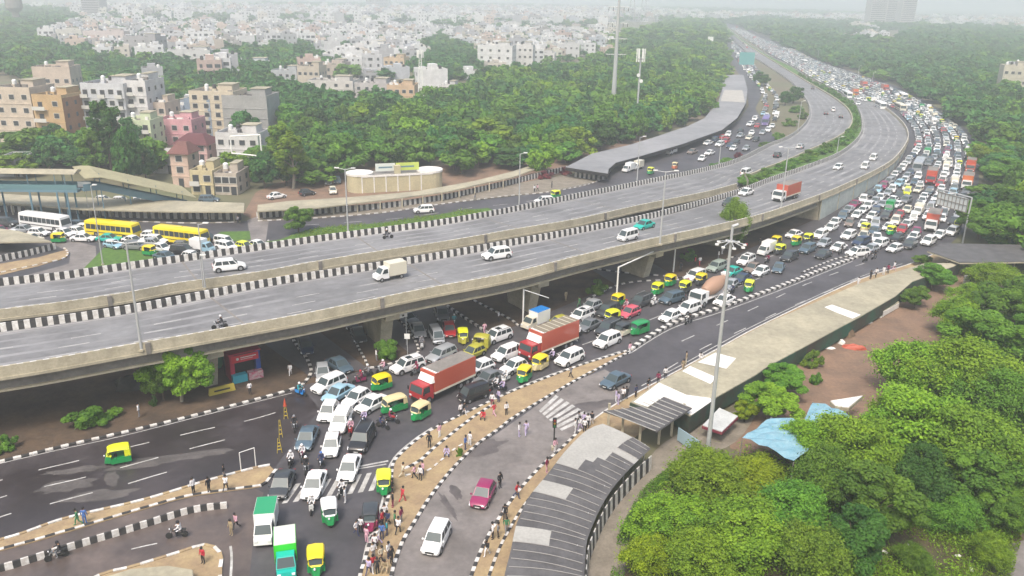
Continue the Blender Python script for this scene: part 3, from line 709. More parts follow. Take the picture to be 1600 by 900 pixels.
def pickup_kit(boxH=2.3, boxm=PAINT2, roof=None):
    K = Kit(); L = 4.4; f = L/2; r = -f; w = .82
    c = K.part('cab')
    c.hexa([(f-1.75,-w,.4),(f,-w*.9,.4),(f,w*.9,.4),(f-1.75,w,.4)], [(f-1.75,-w,1.05),(f-.1,-w*.88,.95),(f-.1,w*.88,.95),(f-1.75,w,1.05)], PAINT)
    c.hexa([(f-1.75,-w,1.05),(f-.45,-w*.93,1.02),(f-.45,w*.93,1.02),(f-1.75,w,1.05)], [(f-1.75,-w*.85,1.78),(f-1.0,-w*.82,1.78),(f-1.0,w*.82,1.78),(f-1.75,w*.85,1.78)], PAINT)
    K.part('windscreen').add([(f-.47,-w*.84,1.10),(f-.47,w*.84,1.10),(f-.94,w*.74,1.72),(f-.94,-w*.74,1.72)], [(0,1,2,3)], M_wsc)
    for s_ in (-1,1):
        K.part('side_window').add([(f-1.6,s_*(w+.005),1.12),(f-.75,s_*(w*.97+.005),1.12),(f-1.08,s_*(w*.87+.005),1.66),(f-1.6,s_*(w*.88+.005),1.68)], [(0,1,2,3)] if s_<0 else [(3,2,1,0)], M_glass)
        K.part('headlight').box(f-.08,s_*w*.66-.13,.68,f+.02,s_*w*.66+.13,.85,M_lamp)
    b = K.part('cargo_box'); b.box(r,-w-.05,.62,f-1.82,w+.05,boxH,boxm)
    t = K.part('box_roof'); t.box(r+.03,-w-.02,boxH,f-1.85,w+.02,boxH+.04,roof or boxm)
    K.part('chassis').box(r+.1,-.4,.35,f-.4,.4,.6,M_trim)
    for xa in (f-.65, r+.8):
        for s_ in (-1,1):
            t = K.part('wheel'); t.tube((xa,s_*(w-.2),.3),(xa,s_*(w+.012),.3),.3,.3,M_tyre,12); t.tube((xa,s_*(w+.012),.3),(xa,s_*(w+.02),.3),.17,.14,M_rim,8)
    return K
def bus_kit(L=10.5, H=3.0):
    K = Kit(); f = L/2; r = -f; w = 1.2
    b = K.part('body')
    b.hexa([(r,-w,.35),(f,-w,.35),(f,w,.35),(r,w,.35)], [(r,-w,1.35),(f,-w,1.35),(f,w,1.35),(r,w,1.35)], PAINT)
    b.hexa([(r,-w,1.35),(f,-w,1.35),(f,w,1.35),(r,w,1.35)], [(r+.12,-w*.94,H-.15),(f-.25,-w*.94,H-.15),(f-.25,w*.94,H-.15),(r+.12,w*.94,H-.15)], PAINT)
    b.hexa([(r+.12,-w*.94,H-.15),(f-.25,-w*.94,H-.15),(f-.25,w*.94,H-.15),(r+.12,w*.94,H-.15)], [(r+.3,-w*.75,H),(f-.5,-w*.75,H),(f-.5,w*.75,H),(r+.3,w*.75,H)], PAINT)
    K.part('windscreen').add([(f+.012,-w*.92,1.38),(f+.012,w*.92,1.38),(f-.22,w*.86,2.65),(f-.22,-w*.86,2.65)], [(0,1,2,3)], M_wsc)
    for s_ in (-1,1):
        sw = K.part('side_window'); x = r+.4
        while x < f-1.2:
            sw.add([(x,s_*(w+.008),1.45),(x+1.0,s_*(w+.008),1.45),(x+1.0,s_*(w*.95+.012),2.4),(x,s_*(w*.95+.012),2.4)], [(0,1,2,3)] if s_<0 else [(3,2,1,0)], M_glass); x += 1.08
        K.part('headlight').box(f-.02,s_*w*.72-.15,.65,f+.04,s_*w*.72+.15,.88,M_lamp)
        sb = K.part('side_stripe'); sb.box(r+.2,s_*(w+.004)-.006,.85,f-.3,s_*(w+.004)+.006,1.0,M_trim)
    rb = K.part('roof_hatch'); rb.box(-1,-.5,H,.2,.5,H+.12,PAINT)
    for xa in (f-2.0, r+2.4):
        for s_ in (-1,1):
            t = K.part('wheel'); t.tube((xa,s_*(w-.3),.48),(xa,s_*(w+.012),.48),.48,.48,M_tyre,14); t.tube((xa,s_*(w+.012),.48),(xa,s_*(w+.02),.48),.26,.2,M_rim,10)
    return K
def bike_kit(scooter=False):
    K = Kit()
    b = K.part('frame')
    if scooter:
        b.hexa([(-.75,-.17,.32),(-.05,-.17,.32),(-.05,.17,.32),(-.75,.17,.32)], [(-.80,-.15,.72),(-.10,-.15,.70),(-.10,.15,.70),(-.80,.15,.72)], PAINT)
        b.box(-.1,-.16,.28,.38,.16,.36,PAINT); b.hexa([(.34,-.2,.30),(.44,-.2,.30),(.44,.2,.30),(.34,.2,.30)],[(.40,-.17,.92),(.52,-.17,.92),(.52,.17,.92),(.40,.17,.92)],PAINT)
    else:
        b.tube((-.6,0,.35),(.1,0,.35),.12,.14,M_trim,8); b.tube((-.05,0,.72),(.38,0,.80),.15,.13,PAINT,8); b.tube((.38,0,.8),(.62,0,.32),.04,.04,M_rim,6)
        b.tube((-.62,0,.35),(-.3,0,.7),.05,.05,M_trim,6)
    K.part('seat').box(-.78,-.14,.72,-.08,.14,.82,M_trim)
    h = K.part('handlebar'); h.tube((.40,-.34,1.02),(.40,.34,1.02),.02,.02,M_trim,6); h.tube((.46,0,.9),(.40,0,1.02),.05,.03,M_trim,6); h.tube((.50,0,.92),(.57,0,.90),.08,.07,M_lamp,8)
    for x in (.64,-.62):
        K.part('wheel').tube((x,-.05,.28),(x,.05,.28),.28,.28,M_tyre,14)
    return K

def relabel(o, **k):
    for a, v in k.items(): o[a] = v
class Proto:
    """keeps the shared meshes of a vehicle; place() links copies of every part"""
    def __init__(s, name, cat, kit, smooth=35):
        s.name = name; s.cat = cat; s.kit = kit; s.parts = []
        one = MB()
        for nm, b, _ in kit.parts:
            s.parts.append((nm, b.mesh(name+'_'+nm, smooth), list(b.slots))); one.merge(b)
        s.one = one; s.onemesh = one.mesh(name, smooth); s.src = {}
    def _slots(s, o, slots, p1, p2):
        for i, m in enumerate(slots):
            if isinstance(m, str):
                o.material_slots[i].link = 'OBJECT'; o.material_slots[i].material = p1 if m == 'PAINT' else p2
    def place(s, loc, rz, label, p1, p2=None, group=None, full=True, ext=None, scale=1.0):
        p2 = p2 or p1
        if not full:
            o = bpy.data.objects.new(s.name, s.onemesh); COL.objects.link(o); s._slots(o, s.one.slots, p1, p2)
            o.location = loc; o.rotation_euler.z = rz; tag(o, label, s.cat, group); o.scale = (scale,)*3; return o
        t = thing(s.name, label, s.cat, loc, rz, group); t.scale = (scale,)*3
        for nm, me, slots in s.parts:
            if nm in s.src: o = s.src[nm].copy()
            else: o = bpy.data.objects.new(nm, me)
            COL.objects.link(o); o.parent = t; s._slots(o, slots, p1, p2); s.src.setdefault(nm+'', o) if False else None
        return t
PR = {
 'hatch': Proto('hatchback_car','car',car_kit(3.75,1.65,1.50,'hatch')),
 'sedan': Proto('sedan_car','car',car_kit(4.35,1.72,1.47,'sedan')),
 'suv': Proto('suv_car','car',car_kit(4.35,1.80,1.68,'suv')),
 'suvs': Proto('suv_car','car',car_kit(4.45,1.80,1.68,'suv',sunroof=True,rails=True)),
 'suvr': Proto('suv_car','car',car_kit(4.6,1.85,1.74,'suv',rails=True)),
 'van': Proto('minivan','van',car_kit(3.75,1.58,1.80,'van')),
 'auto': Proto('auto_rickshaw','auto rickshaw',auto_kit()),
 'long': Proto('passenger_three_wheeler','auto rickshaw',auto_kit(True)),
 'truck': Proto('box_truck','truck',truck_kit(8.6,2.35,H=3.5)),
 'trucks': Proto('box_truck','truck',truck_kit(9.0,2.4,H=3.6,slats=True,roofm=mat('slatted_roof',(.22,.19,.14),.9))),
 'far_truck': Proto('box_truck','truck',truck_kit(8.2,2.4,H=3.4,nose=False)),
 'mixer': Proto('concrete_mixer_truck','truck',mixer_kit()),
 'pickup': Proto('small_box_truck','truck',pickup_kit()),
 'pickup_g': Proto('small_box_truck','truck',pickup_kit(2.2,P['white'],mat('green_tarp',(.02,.28,.13),.8))),
 'pickup_b': Proto('small_box_truck','truck',pickup_kit(2.4,P['white'],mat('blue_tarp',(.01,.18,.52),.6))),
 'pickup_l': Proto('small_box_truck','truck',pickup_kit(2.3,P['lime'],mat('pale_box_roof',(.55,.58,.52),.8))),
 'bus': Proto('bus','bus',bus_kit()),
 'bike': Proto('motorcycle','motorcycle',bike_kit()),
 'scooter': Proto('scooter','scooter',bike_kit(True)),
}
PLACED = []      # (x, y, radius)
def rot_of(px, py, z, dx, dy):
    a = at(px, py, z); b = at(px+dx*8, py+dy*8, z); return math.atan2(b.y-a.y, b.x-a.x)
CAR_DIM = {'hatch':(3.75,1.65),'sedan':(4.35,1.72),'suv':(4.4,1.8),'suvs':(4.4,1.8),'suvr':(4.6,1.85),'van':(3.75,1.6),'auto':(2.7,1.3),'long':(3.3,1.3),'truck':(8.6,2.35),'trucks':(9,2.4),'far_truck':(8.2,2.4),'mixer':(8.2,2.4),'pickup':(4.4,1.65),'pickup_g':(4.4,1.65),'pickup_b':(4.4,1.65),'pickup_l':(4.4,1.65),'bus':(10.5,2.4),'bike':(2,.7),'scooter':(2,.7)}
def corners(x, y, rz, k, m=0.0):
    L_, W_ = CAR_DIM[k]; c, s_ = math.cos(rz), math.sin(rz); L_ = L_/2+m; W_ = W_/2+m
    return [(x+c*a*L_-s_*b*W_, y+s_*a*L_+c*b*W_) for a,b in ((1,1),(-1,1),(-1,-1),(1,-1))]
def sat(A, B):
    for P_ in (A, B):
        for i in range(4):
            ex = P_[(i+1)%4][0]-P_[i][0]; ey = P_[(i+1)%4][1]-P_[i][1]; n = (-ey, ex)
            a = [p[0]*n[0]+p[1]*n[1] for p in A]; b = [p[0]*n[0]+p[1]*n[1] for p in B]
            if max(a) < min(b) or max(b) < min(a): return False
    return True
ZFIX = {}
REPORT = []
def veh(kind, px, py, dx, dy, col, label, col2=None, deck=False, zc=.75, full=True, group=None, scale=1.0):
    if kind in ('truck','trucks','far_truck','mixer','bus'): zc = 1.7
    if deck: p = atd(px, py, zc); z = p.z-zc; 
    else: p = at(px, py, zc); z = .03
    q = (atd(px+dx*8, py+dy*8, zc) if deck else at(px+dx*8, py+dy*8, zc))
    rz = math.atan2(q.y-p.y, q.x-p.x)
    if kind in ('bike','scooter'): full = full
    # nudge out of vehicles already standing
    for it in range(12):
        me = corners(p.x, p.y, rz, kind, .03); hit = None
        for (x, y, r_, kk) in PLACED:
            if abs(x-p.x) < 11 and abs(y-p.y) < 11 and sat(me, corners(x, y, r_, kk, .03)): hit = (x, y); break
        if not hit: break
        d = Vector((p.x-hit[0], p.y-hit[1], 0)); d = d.normalized() if d.length > 1e-3 else Vector((1,0,0))
        p = p + d*.3
    else: REPORT.append((kind, px, py))
    PLACED.append((p.x, p.y, rz, kind))
    return PR[kind].place((p.x, p.y, z), rz, label, P[col], P[col2] if col2 else None, group, full)
# ------------------------------------------------------------------ vehicles one by one: kind, pixel of its middle, heading, paint, label
GA = 'cars jammed at the junction'; GR = 'auto rickshaws in the jam'
V = [
('suv',682,838,-.45,.9,'white','white car driving down the slip road beside the kerb, below the maroon car',None,0),
('hatch',755,770,-.45,.85,'maroon','maroon hatchback on the slip road above the white car',None,0),
('sedan',962,592,-.9,.45,'slate','dark blue grey hatchback alone on the outer carriageway by the crossing',None,0),
('sedan',441,753,-.38,.9,'charcoal','dark grey car frontmost on the left of the queue, before the zebra crossing',None,GA),
('sedan',491,754,-.35,.93,'white','white sedan standing on the left of the zebra crossing next to the dark grey car',None,GA),
('sedan',546,728,-.35,.93,'white','white sedan with its nose on the zebra crossing, in front of the black rail-topped suv',None,GA),
('hatch',518,694,-.25,.95,'white','white hatchback in the queue between the blue grey car and the black suv',None,GA),
('suvr',566,684,-.5,.85,'black','black suv with silver roof rails in the queue',None,GA),
('sedan',480,681,-.4,.9,'slate','dark blue grey car on the left edge of the queue by the yellow barricades',None,GA),
('hatch',513,641,-.45,.8,'white','white hatchback in front of the silver blue sedan, third row of the queue',None,GA),
('suv',533,656,-.4,.8,'white','large white suv between two white cars in the third row of the queue',None,GA),
('hatch',557,620,-.8,.5,'white','white hatchback beside the silver blue sedan, behind the large white suv',None,GA),
('sedan',576,632,-.85,.45,'white','white sedan just above the green and yellow passenger three-wheeler',None,GA),
('sedan',529,612,-.85,.5,'skyblue','silver blue sedan jammed among white cars',None,GA),
('suv',514,599,-.9,.4,'white','white suv turning out of the left underpass, dark bonnet glass',None,GA),
('hatch',505,582,.1,1,'silver','small silver car behind the white suv at the left underpass mouth',None,GA),
('sedan',524,571,.8,.5,'slate','dark silver blue sedan coming out of the left underpass',None,GA),
('suvs',637,570,-.95,.3,'white','white suv with sunroof crossing in front of the planted pier island',None,GA),
('truck',692,592,-.93,.42,'brick','orange red box truck with grey roof, white visor and pinkish cab','red',0),
('suv',690,553,-.9,.4,'silver','grey car half hidden behind the grey roofed box truck',None,GA),
('hatch',739,549,-.9,.4,'olive','olive yellow hatchback behind the rear end of the box truck',None,GA),
('hatch',751,572,-.92,.36,'white','white hatchback right behind the grey roofed box truck',None,GA),
('sedan',761,589,-.9,.4,'grey','dark grey car between the black taxi van and the white hatchback',None,GA),
('van',740,614,-.95,.32,'black','black van with lemon yellow roof beside the island kerb',None,GA),
('hatch',790,577,-.9,.36,'white','white hatchback left of the two auto rickshaws at the island tip',None,GA),
('suv',792,551,-.92,.36,'white','white suv with open boot behind the cab of the slatted roof truck',None,GA),
('suvs',777,524,-.92,.33,'white','white suv with sunroof leaving the middle underpass kerb',None,GA),
('sedan',653,514,.45,.85,'silver','silver sedan driving out of the middle underpass beside the planted island',None,GA),
('van',682,524,.5,.85,'silver','pale silver minivan in the mouth of the middle underpass',None,'vans'),
('hatch',702,514,.25,1,'red','red hatchback in the dark middle underpass',None,GA),
('hatch',637,496,.8,.4,'silver','silver car half hidden behind the sign on the near pier',None,GA),
('trucks',858,531,-.93,.36,'brick','bright red box truck with slatted brown roof and red cab','red',0),
('pickup_b',836,503,-.9,.35,'cream','small cream truck with white box and bright blue roof',None,0),
('hatch',872,503,-.9,.3,'olive','yellow hatchback hidden behind the slatted roof truck',None,GA),
('suv',890,558,-.9,.42,'white','white suv beside the red box truck, nearest the island tip',None,GA),
('suv',949,531,-.9,.4,'white','white suv in front of the green three-wheeler, alone in its lane',None,GA),
('suvr',951,512,-.88,.42,'charcoal','charcoal suv with roof rails behind the white suv',None,GA),
('sedan',921,506,-.88,.42,'grey','mid grey sedan behind the slatted roof truck',None,GA),
('suvs',906,493,-.9,.38,'white','white car with sunroof behind the slatted roof truck',None,GA),
('hatch',920,481,-.9,.38,'silver','silver hatchback next to the verge kerb near the first yellow auto',None,GA),
('suv',940,486,-.9,.38,'charcoal','dark suv squeezed between silver hatchback and two yellow autos',None,GA),
('hatch',984,487,-.9,.4,'pink','bright pinkish red hatchback among dark cars',None,GA),
('suvr',1002,470,-.9,.38,'charcoal','dark suv with silver roof rails behind the pinkish red hatchback',None,GA),
('suv',1050,465,-.96,.28,'slate','dark teal grey suv in front of the row of autos',None,GA),
('hatch',1047,493,-.9,.38,'white','white hatchback beside the divider kerb, front one of two',None,GA),
('suv',1076,481,-.93,.34,'white','white suv beside the divider kerb, rear one of two, by the mixer truck',None,GA),
('mixer',1108,455,-.92,.38,'white','white concrete mixer truck with brown drum',None,0),
('sedan',1129,467,-.88,.42,'white','white sedan below the mixer truck next to the tall lamp pole',None,GA),
('hatch',1141,444,-.7,.5,'silver','silver hatchback just behind the mixer truck',None,GA),
('suv',1086,430,-.9,.36,'white','white suv behind the row of autos, beside the dark underpass',None,GA),
('sedan',1145,423,-.9,.38,'teal','bright teal sedan behind the tall lamp pole',None,GA),
('sedan',1156,436,-.9,.4,'navy','navy sedan next to the teal sedan',None,GA),
('suv',1120,416,-.9,.36,'sage','sage grey suv behind the mixer drum',None,GA),
('suvs',1166,406,-.88,.42,'white','white suv with sunroof in front of the small white truck',None,GA),
('sedan',1177,417,-.88,.42,'brown','brown grey sedan between white suv and white hatchback',None,GA),
('hatch',1189,423,-.88,.42,'white','white hatchback beside the teal sedan, small and upright',None,GA),
('sedan',1217,417,-.5,.85,'slate','dark blue sedan turned down towards the divider',None,GA),
('pickup',1197,391,-.88,.4,'white','small white truck with plain white box behind the autos','white',0),
('suv',1234,400,-.9,.4,'charcoal','dark suv in front of the dark teal suv, below three autos',None,GA),
('suv',1262,388,-.9,.4,'slate','dark teal suv right of three autos',None,GA),
('sedan',1287,396,-.88,.42,'charcoal','dark grey sedan beside the tip of the divider markings',None,GA),
('sedan',1311,385,-.9,.4,'white','white sedan behind the dark grey sedan',None,GA),
('hatch',1288,379,-.85,.42,'silver','silver hatchback between teal suv and white cars',None,GA),
('sedan',1241,365,-.9,.3,'white','white sedan close to the flyover abutment',None,GA),
('suv',1282,366,-.85,.42,'white','white suv close to the abutment, second row',None,GA),
('sedan',1299,354,-.85,.42,'white','white sedan next to the wall, above the white suv',None,GA),
('suv',1326,367,-.85,.42,'white','white suv in the middle of the jam before the dark blue suv',None,GA),
('suv',1346,377,-.93,.3,'navy','dark blue suv across the lane in the middle of the jam',None,GA),
('suvs',1340,394,-.97,.1,'white','white suv with sunroof at the very tip of the divider',None,GA),
('hatch',1361,388,-.9,.3,'silver','silver hatchback touching the white suv at the divider tip',None,GA),
('suv',1375,380,-.9,.36,'white','white suv behind the silver hatchback at the divider tip',None,GA),
('hatch',1398,387,-.93,.3,'white','white hatchback facing the divider, rightmost of the front row',None,GA),
('hatch',1402,371,-.9,.36,'black','black hatchback between rows of white cars',None,GA),
('suv',1422,381,-.8,.5,'charcoal','dark suv right of the white hatchback, front row',None,GA),
('hatch',1428,369,-.8,.5,'white','white hatchback behind the dark suv',None,GA),
('suv',1451,376,-.85,.45,'white','white suv in front of the big red brown truck',None,GA),
('hatch',1468,366,-.8,.5,'white','white car following the white suv in front of the truck',None,GA),
('suv',1488,361,-.8,.5,'white','white suv at the right edge of the road under the sign gantry',None,GA),
('far_truck',1458,344,-.42,.85,'brick','red brown box truck with white cab near the sign gantry','white',0),
('far_truck',1512,283,-.30,.95,'orange','orange truck with white cab at the right edge of the jam','white',0),
('far_truck',1517,258,-.2,.95,'brick','brick red truck right behind the orange truck','brick',0),
('far_truck',1456,275,-.35,.9,'brick','dark red truck in the middle of the jam','red',0),
('bus',1436,256,-.5,.85,'silver','long silver roofed bus beside the retaining wall','silver',0),
('van',1418,299,-.5,.8,'lemon','bright lemon yellow van in the jam',None,'vans'),
('pickup',1390,325,-.6,.75,'green','small green box truck in the jam','green',0),
('bus',1325,147,.8,.5,'white','white bus where the jam fills the near carriageway','white','buses in the long jam'),
('far_truck',1336,144,.8,.5,'orange','orange truck next to the white bus at the narrow far end','orange','trucks in the long jam'),
('bus',1376,163,.9,.45,'white','white bus at the start of the jammed bend, lower of three','white','buses in the long jam'),
('bus',1407,166,.9,.45,'cream','cream bus among cars on the jammed bend','cream','buses in the long jam'),
('bus',1411,149,.9,.45,'white','white bus at the tree side of the jammed bend','white','buses in the long jam'),
('far_truck',1350,132,.9,.4,'brick','red truck on the far stretch of jam, left of two','red','trucks in the long jam'),
('far_truck',1383,137,.9,.4,'brick','red truck on the far stretch of jam, right of two','red','trucks in the long jam'),
# green and yellow three wheelers
('auto',494,880,0,1,'yellow','yellow topped auto rickshaw at the bottom edge beside the bright green truck','green',GR),
('auto',515,803,.12,1,'white','white topped auto rickshaw alone in front of the zebra crossing','green',GR),
('auto',600,757,0,1,'lemon','lemon yellow auto rickshaw at the end of the zebra crossing','green',GR),
('auto',579,812,-.12,1,'charcoal','dark topped auto rickshaw surrounded by the crowd','maroon',GR),
('long',614,634,-.93,.3,'beige','long passenger three-wheeler with ochre canopy in front of the box truck cab','green',GR),
('auto',655,645,-.8,.5,'beige','auto rickshaw with faded beige canopy below the red truck cab','green',GR),
('auto',594,600,-.9,.3,'yellow','yellow and green auto rickshaw beside the white suv and the scooters','green',GR),
('auto',718,524,.2,1,'lemon','lemon yellow auto rickshaw facing the camera at the middle underpass','olive',GR),
('auto',741,533,-.9,-.1,'olive','olive yellow auto rickshaw in front of the olive hatchback','olive',GR),
('auto',842,569,-.8,.5,'yellow','yellow auto rickshaw behind another one at the island tip','beige',GR),
('auto',818,587,-.6,.7,'yellow','yellow and green auto rickshaw frontmost at the island tip','green',GR),
('long',998,514,-.93,.34,'green','all green three-wheeler with rust brown top beside the divider','green',GR),
('auto',972,517,-.9,.38,'charcoal','dark topped auto rickshaw just ahead of the all green three-wheeler','cream',GR),
('auto',955,496,-.9,.3,'lemon','lemon yellow auto rickshaw above the charcoal suv','charcoal',GR),
('auto',963,472,-.8,.4,'yellow','yellow auto rickshaw by the verge, above the pinkish red hatchback','green',GR),
('auto',1026,453,-.8,.5,'lemon','lemon topped auto rickshaw, leftmost of the row behind the teal grey suv','green',GR),
('auto',1046,440,-.8,.5,'yellow','yellow auto rickshaw behind the leftmost one of the row','green',GR),
('auto',1069,450,-.8,.5,'lemon','lemon topped auto rickshaw beside the mixer truck cab','charcoal',GR),
('auto',1094,438,-.8,.5,'yellow','yellow auto rickshaw hidden behind the mixer truck cab','charcoal',GR),
('auto',1170,449,-.5,.8,'lemon','lemon topped auto rickshaw alone right of the tall lamp pole','green',GR),
('auto',1218,391,-.8,.4,'lemon','lemon auto rickshaw next to the small white truck','charcoal',GR),
('auto',1212,378,-.8,.4,'yellow','yellow auto rickshaw farthest back beside the abutment','charcoal',GR),
('auto',1243,378,-.8,.4,'yellow','yellow auto rickshaw between two others above the dark suvs','green',GR),
('auto',1262,374,-.8,.4,'lemon','lemon auto rickshaw rightmost of the three above the dark suvs','charcoal',GR),
('auto',1351,357,-.8,.4,'lemon','lemon auto rickshaw in the middle of white cars near the wall','beige',GR),
('auto',1496,353,-.6,.6,'lemon','lemon auto rickshaw behind the sign gantry post','charcoal',GR),
('auto',183,713,-1,.2,'lemon','lemon yellow and green auto rickshaw alone on the left carriageway','green',GR),
('pickup_g',415,822,-.2,1,'white','small white truck with green covered box at the bottom',None,0),
('pickup_l',447,872,.02,1,'teal','small bright green box truck with pale roof at the bottom edge',None,0),
('sedan',560,521,.4,.9,'charcoal','dark car in the shade of the left underpass, front of the row',None,GA),
('hatch',548,503,.4,.9,'black','black car in the shade of the left underpass, second of the row',None,GA),
('suv',536,488,.4,.9,'charcoal','dark suv deepest in the shade of the left underpass',None,GA),
('hatch',478,540,.3,.9,'navy','navy hatchback by the left kerb of the left underpass',None,GA),
('suv',690,489,.4,.9,'grey','grey suv deep in the middle underpass',None,GA),
# flyover
('suv',358,414,1,-.1,'white','white suv on the far flyover carriageway','white','flyover traffic'),
('pickup',620,424,-1,.2,'white','white pickup with pale box on the near flyover carriageway','cream','flyover traffic'),
('suv',776,396,-1,.16,'white','white suv on the near flyover next to the striped barrier',None,'flyover traffic'),
('van',981,368,-1,.2,'white','white minivan on the near flyover beside the teal sedan',None,'flyover traffic'),
('sedan',1007,350,-1,.2,'teal','teal sedan on the near flyover',None,'flyover traffic'),
('hatch',1140,315,-1,.22,'charcoal','dark hatchback on the near flyover before the tree top',None,'flyover traffic'),
('sedan',1166,299,-1,.25,'white','white sedan beside the inner barrier at the planted strip',None,'flyover traffic'),
('far_truck',1229,299,-1,.25,'brick','truck with white cab and red box on the near flyover','white','flyover traffic'),
('hatch',1310,260,-1,.35,'white','white hatchback alone on the bend of the near carriageway',None,'flyover traffic'),
('van',1352,259,-.8,.5,'white','white minivan on the near carriageway by the parapet, front of two',None,'flyover traffic'),
('van',1365,246,-.8,.5,'white','white minivan on the near carriageway by the parapet, rear of two',None,'flyover traffic'),
('van',1166,269,1,-.3,'white','white minivan on the far carriageway next to the start of the planted strip',None,'flyover traffic'),
('hatch',1215,241,1,-.4,'charcoal','dark hatchback on the far carriageway next to the planted strip',None,'flyover traffic'),
('hatch',1251,228,1,-.5,'silver','silver hatchback on the far carriageway near the bend',None,'flyover traffic'),
('hatch',1291,176,-.2,-1,'charcoal','dark car side by side with a white van at the narrow bend',None,'flyover traffic'),
('van',1302,171,-.2,-1,'white','white van at the narrow bend of the far carriageway',None,'flyover traffic'),
('hatch',1314,181,-.2,-1,'charcoal','dark car on the outside of the narrow bend',None,'flyover traffic'),
('sedan',1341,161,.3,1,'white','white sedan at the start of the free near carriageway',None,'flyover traffic'),
('hatch',1270,137,-.6,-1,'charcoal','dark car beyond the bend beside the hedge',None,'flyover traffic'),
# far side road
('bus',70,344,1,.13,'white','long white bus on the far left road','white','buses on the far left road'),
('bus',176,356,1,.10,'yellow','yellow bus behind the teal car, left one of two','yellow','buses on the far left road'),
('bus',283,366,1,.12,'yellow','yellow bus near the green verge, right one of two','yellow','buses on the far left road'),
('suv',662,327,-1,.05,'white','white suv driving on the far road behind the verge',None,0),
('suv',850,313,-1,.05,'white','white suv half hidden by the striped barrier on the far road',None,0),
('auto',867,305,-1,.2,'lemon','lemon topped auto rickshaw on the far road by the shrubs','green',GR),
('pickup',982,264,-1,.3,'white','white pickup at the corner of the grey roof, outer of two','white',0),
('pickup',993,261,-1,.3,'white','white pickup at the corner of the grey roof, inner of two','cream',0),
('auto',1016,268,-.8,.4,'lemon','pale green topped auto rickshaw near the two pickups','green',GR),
('auto',1054,260,-.6,.6,'beige','orange beige auto rickshaw beside the roadside hedge','orange',GR),
('pickup',1049,237,-1,.3,'white','small white truck parked under the edge of the grey roof','white',0),
('sedan',1109,238,-1,.3,'white','white sedan on the far road above the hedge',None,0),
('hatch',1097,247,-.8,.5,'white','white hatchback touching the hedge',None,0),
('sedan',1082,236,-1,.3,'brown','brown sedan by the covered walkway',None,0),
('hatch',1146,231,-.9,.5,'white','white hatchback on the far road before the bend',None,0),
('hatch',1166,231,-.9,.5,'silver','silver hatchback at the end of the roadside hedge',None,0),
('bus',1197,187,-.5,1,'purple','purple bus between the grey roof and the trees','purple','buses on the far right road'),
('sedan',432,305,1,-.15,'white','white sedan parked under the tree before the striped wall',None,'cars parked under the trees'),
('hatch',480,300,1,-.15,'charcoal','dark car parked under the trees',None,'cars parked under the trees'),
('hatch',513,283,.1,1,'silver','silver car parked in the yard, left of two',None,'cars parked under the trees'),
('hatch',527,281,.1,1,'slate','grey blue car parked in the yard, right of two',None,'cars parked under the trees'),
('hatch',520,297,.3,1,'cream','cream and pink car parked in front of the two in the yard',None,'cars parked under the trees'),
('suv',327,311,1,0,'slate','blue grey suv parked at the foot of the covered stairs',None,0),
('hatch',162,311,1,0,'white','white car parked under the covered stairs, leftmost',None,'cars under the covered stairs'),
('hatch',185,312,1,0,'white','white car parked under the covered stairs, second from the left',None,'cars under the covered stairs'),
('hatch',203,311,1,0,'silver','silver car parked under the covered stairs',None,'cars under the covered stairs'),
('hatch',220,310,.2,1,'white','white car parked under the covered stairs, rightmost and facing out',None,'cars under the covered stairs'),
]
LEFTJAM = [('suv',10,347,'charcoal'),('sedan',37,357,'silver'),('hatch',56,361,'white'),('sedan',76,361,'white'),('auto',93,373,'yellow'),('sedan',96,355,'silver'),('hatch',112,360,'white'),('sedan',124,371,'white'),('hatch',124,350,'slate'),
 ('sedan',162,371,'teal'),('hatch',177,381,'skyblue'),('sedan',197,373,'white'),('suv',205,383,'grey'),('hatch',230,367,'white'),('hatch',238,378,'silver'),('sedan',258,374,'white'),('sedan',252,386,'white'),('auto',235,393,'yellow'),
 ('suvr',280,390,'black'),('sedan',258,399,'slate'),('hatch',292,399,'white'),('pickup',317,387,'skyblue'),('hatch',312,372,'charcoal'),('van',335,375,'white'),('suv',353,383,'white'),('hatch',372,384,'lemon'),('sedan',397,382,'white'),('hatch',300,384,'grey'),('suv',276,374,'white'),('hatch',145,362,'white'),('hatch',22,366,'white'),('sedan',8,372,'silver'),('hatch',43,371,'cream'),('hatch',0,359,'maroon')]
for v in V:
    k, px, py, dx, dy, c, lab, c2, gr = v
    dk = gr == 'flyover traffic'
    far = py < 262 and k not in ('bus',) or (py < 330 and px > 1380)
    o = veh(k, px, py, dx, dy, c, lab, c2, deck=dk, full=not far, group=gr or None)
    if (px,py) == (682,838): o.scale = (.9,.92,.92)
CN = dict(hatch='hatchback', sedan='sedan', suv='suv', suvs='suv', suvr='suv', van='minivan', auto='auto rickshaw', pickup='small truck', bus='bus', far_truck='box truck', bike='motorcycle', scooter='scooter')
CC = {'skyblue':'pale blue','charcoal':'dark grey','slate':'blue grey','lemon':'lemon yellow','brick':'brick red'}
def place_words(px, py):
    return None
SEEN = {}
def uniq(lab, px, py, taken=SEEN):
    """a far car: when another one already has these words, they share them and the group"""
    taken.setdefault(lab, 0); taken[lab] += 1; return lab
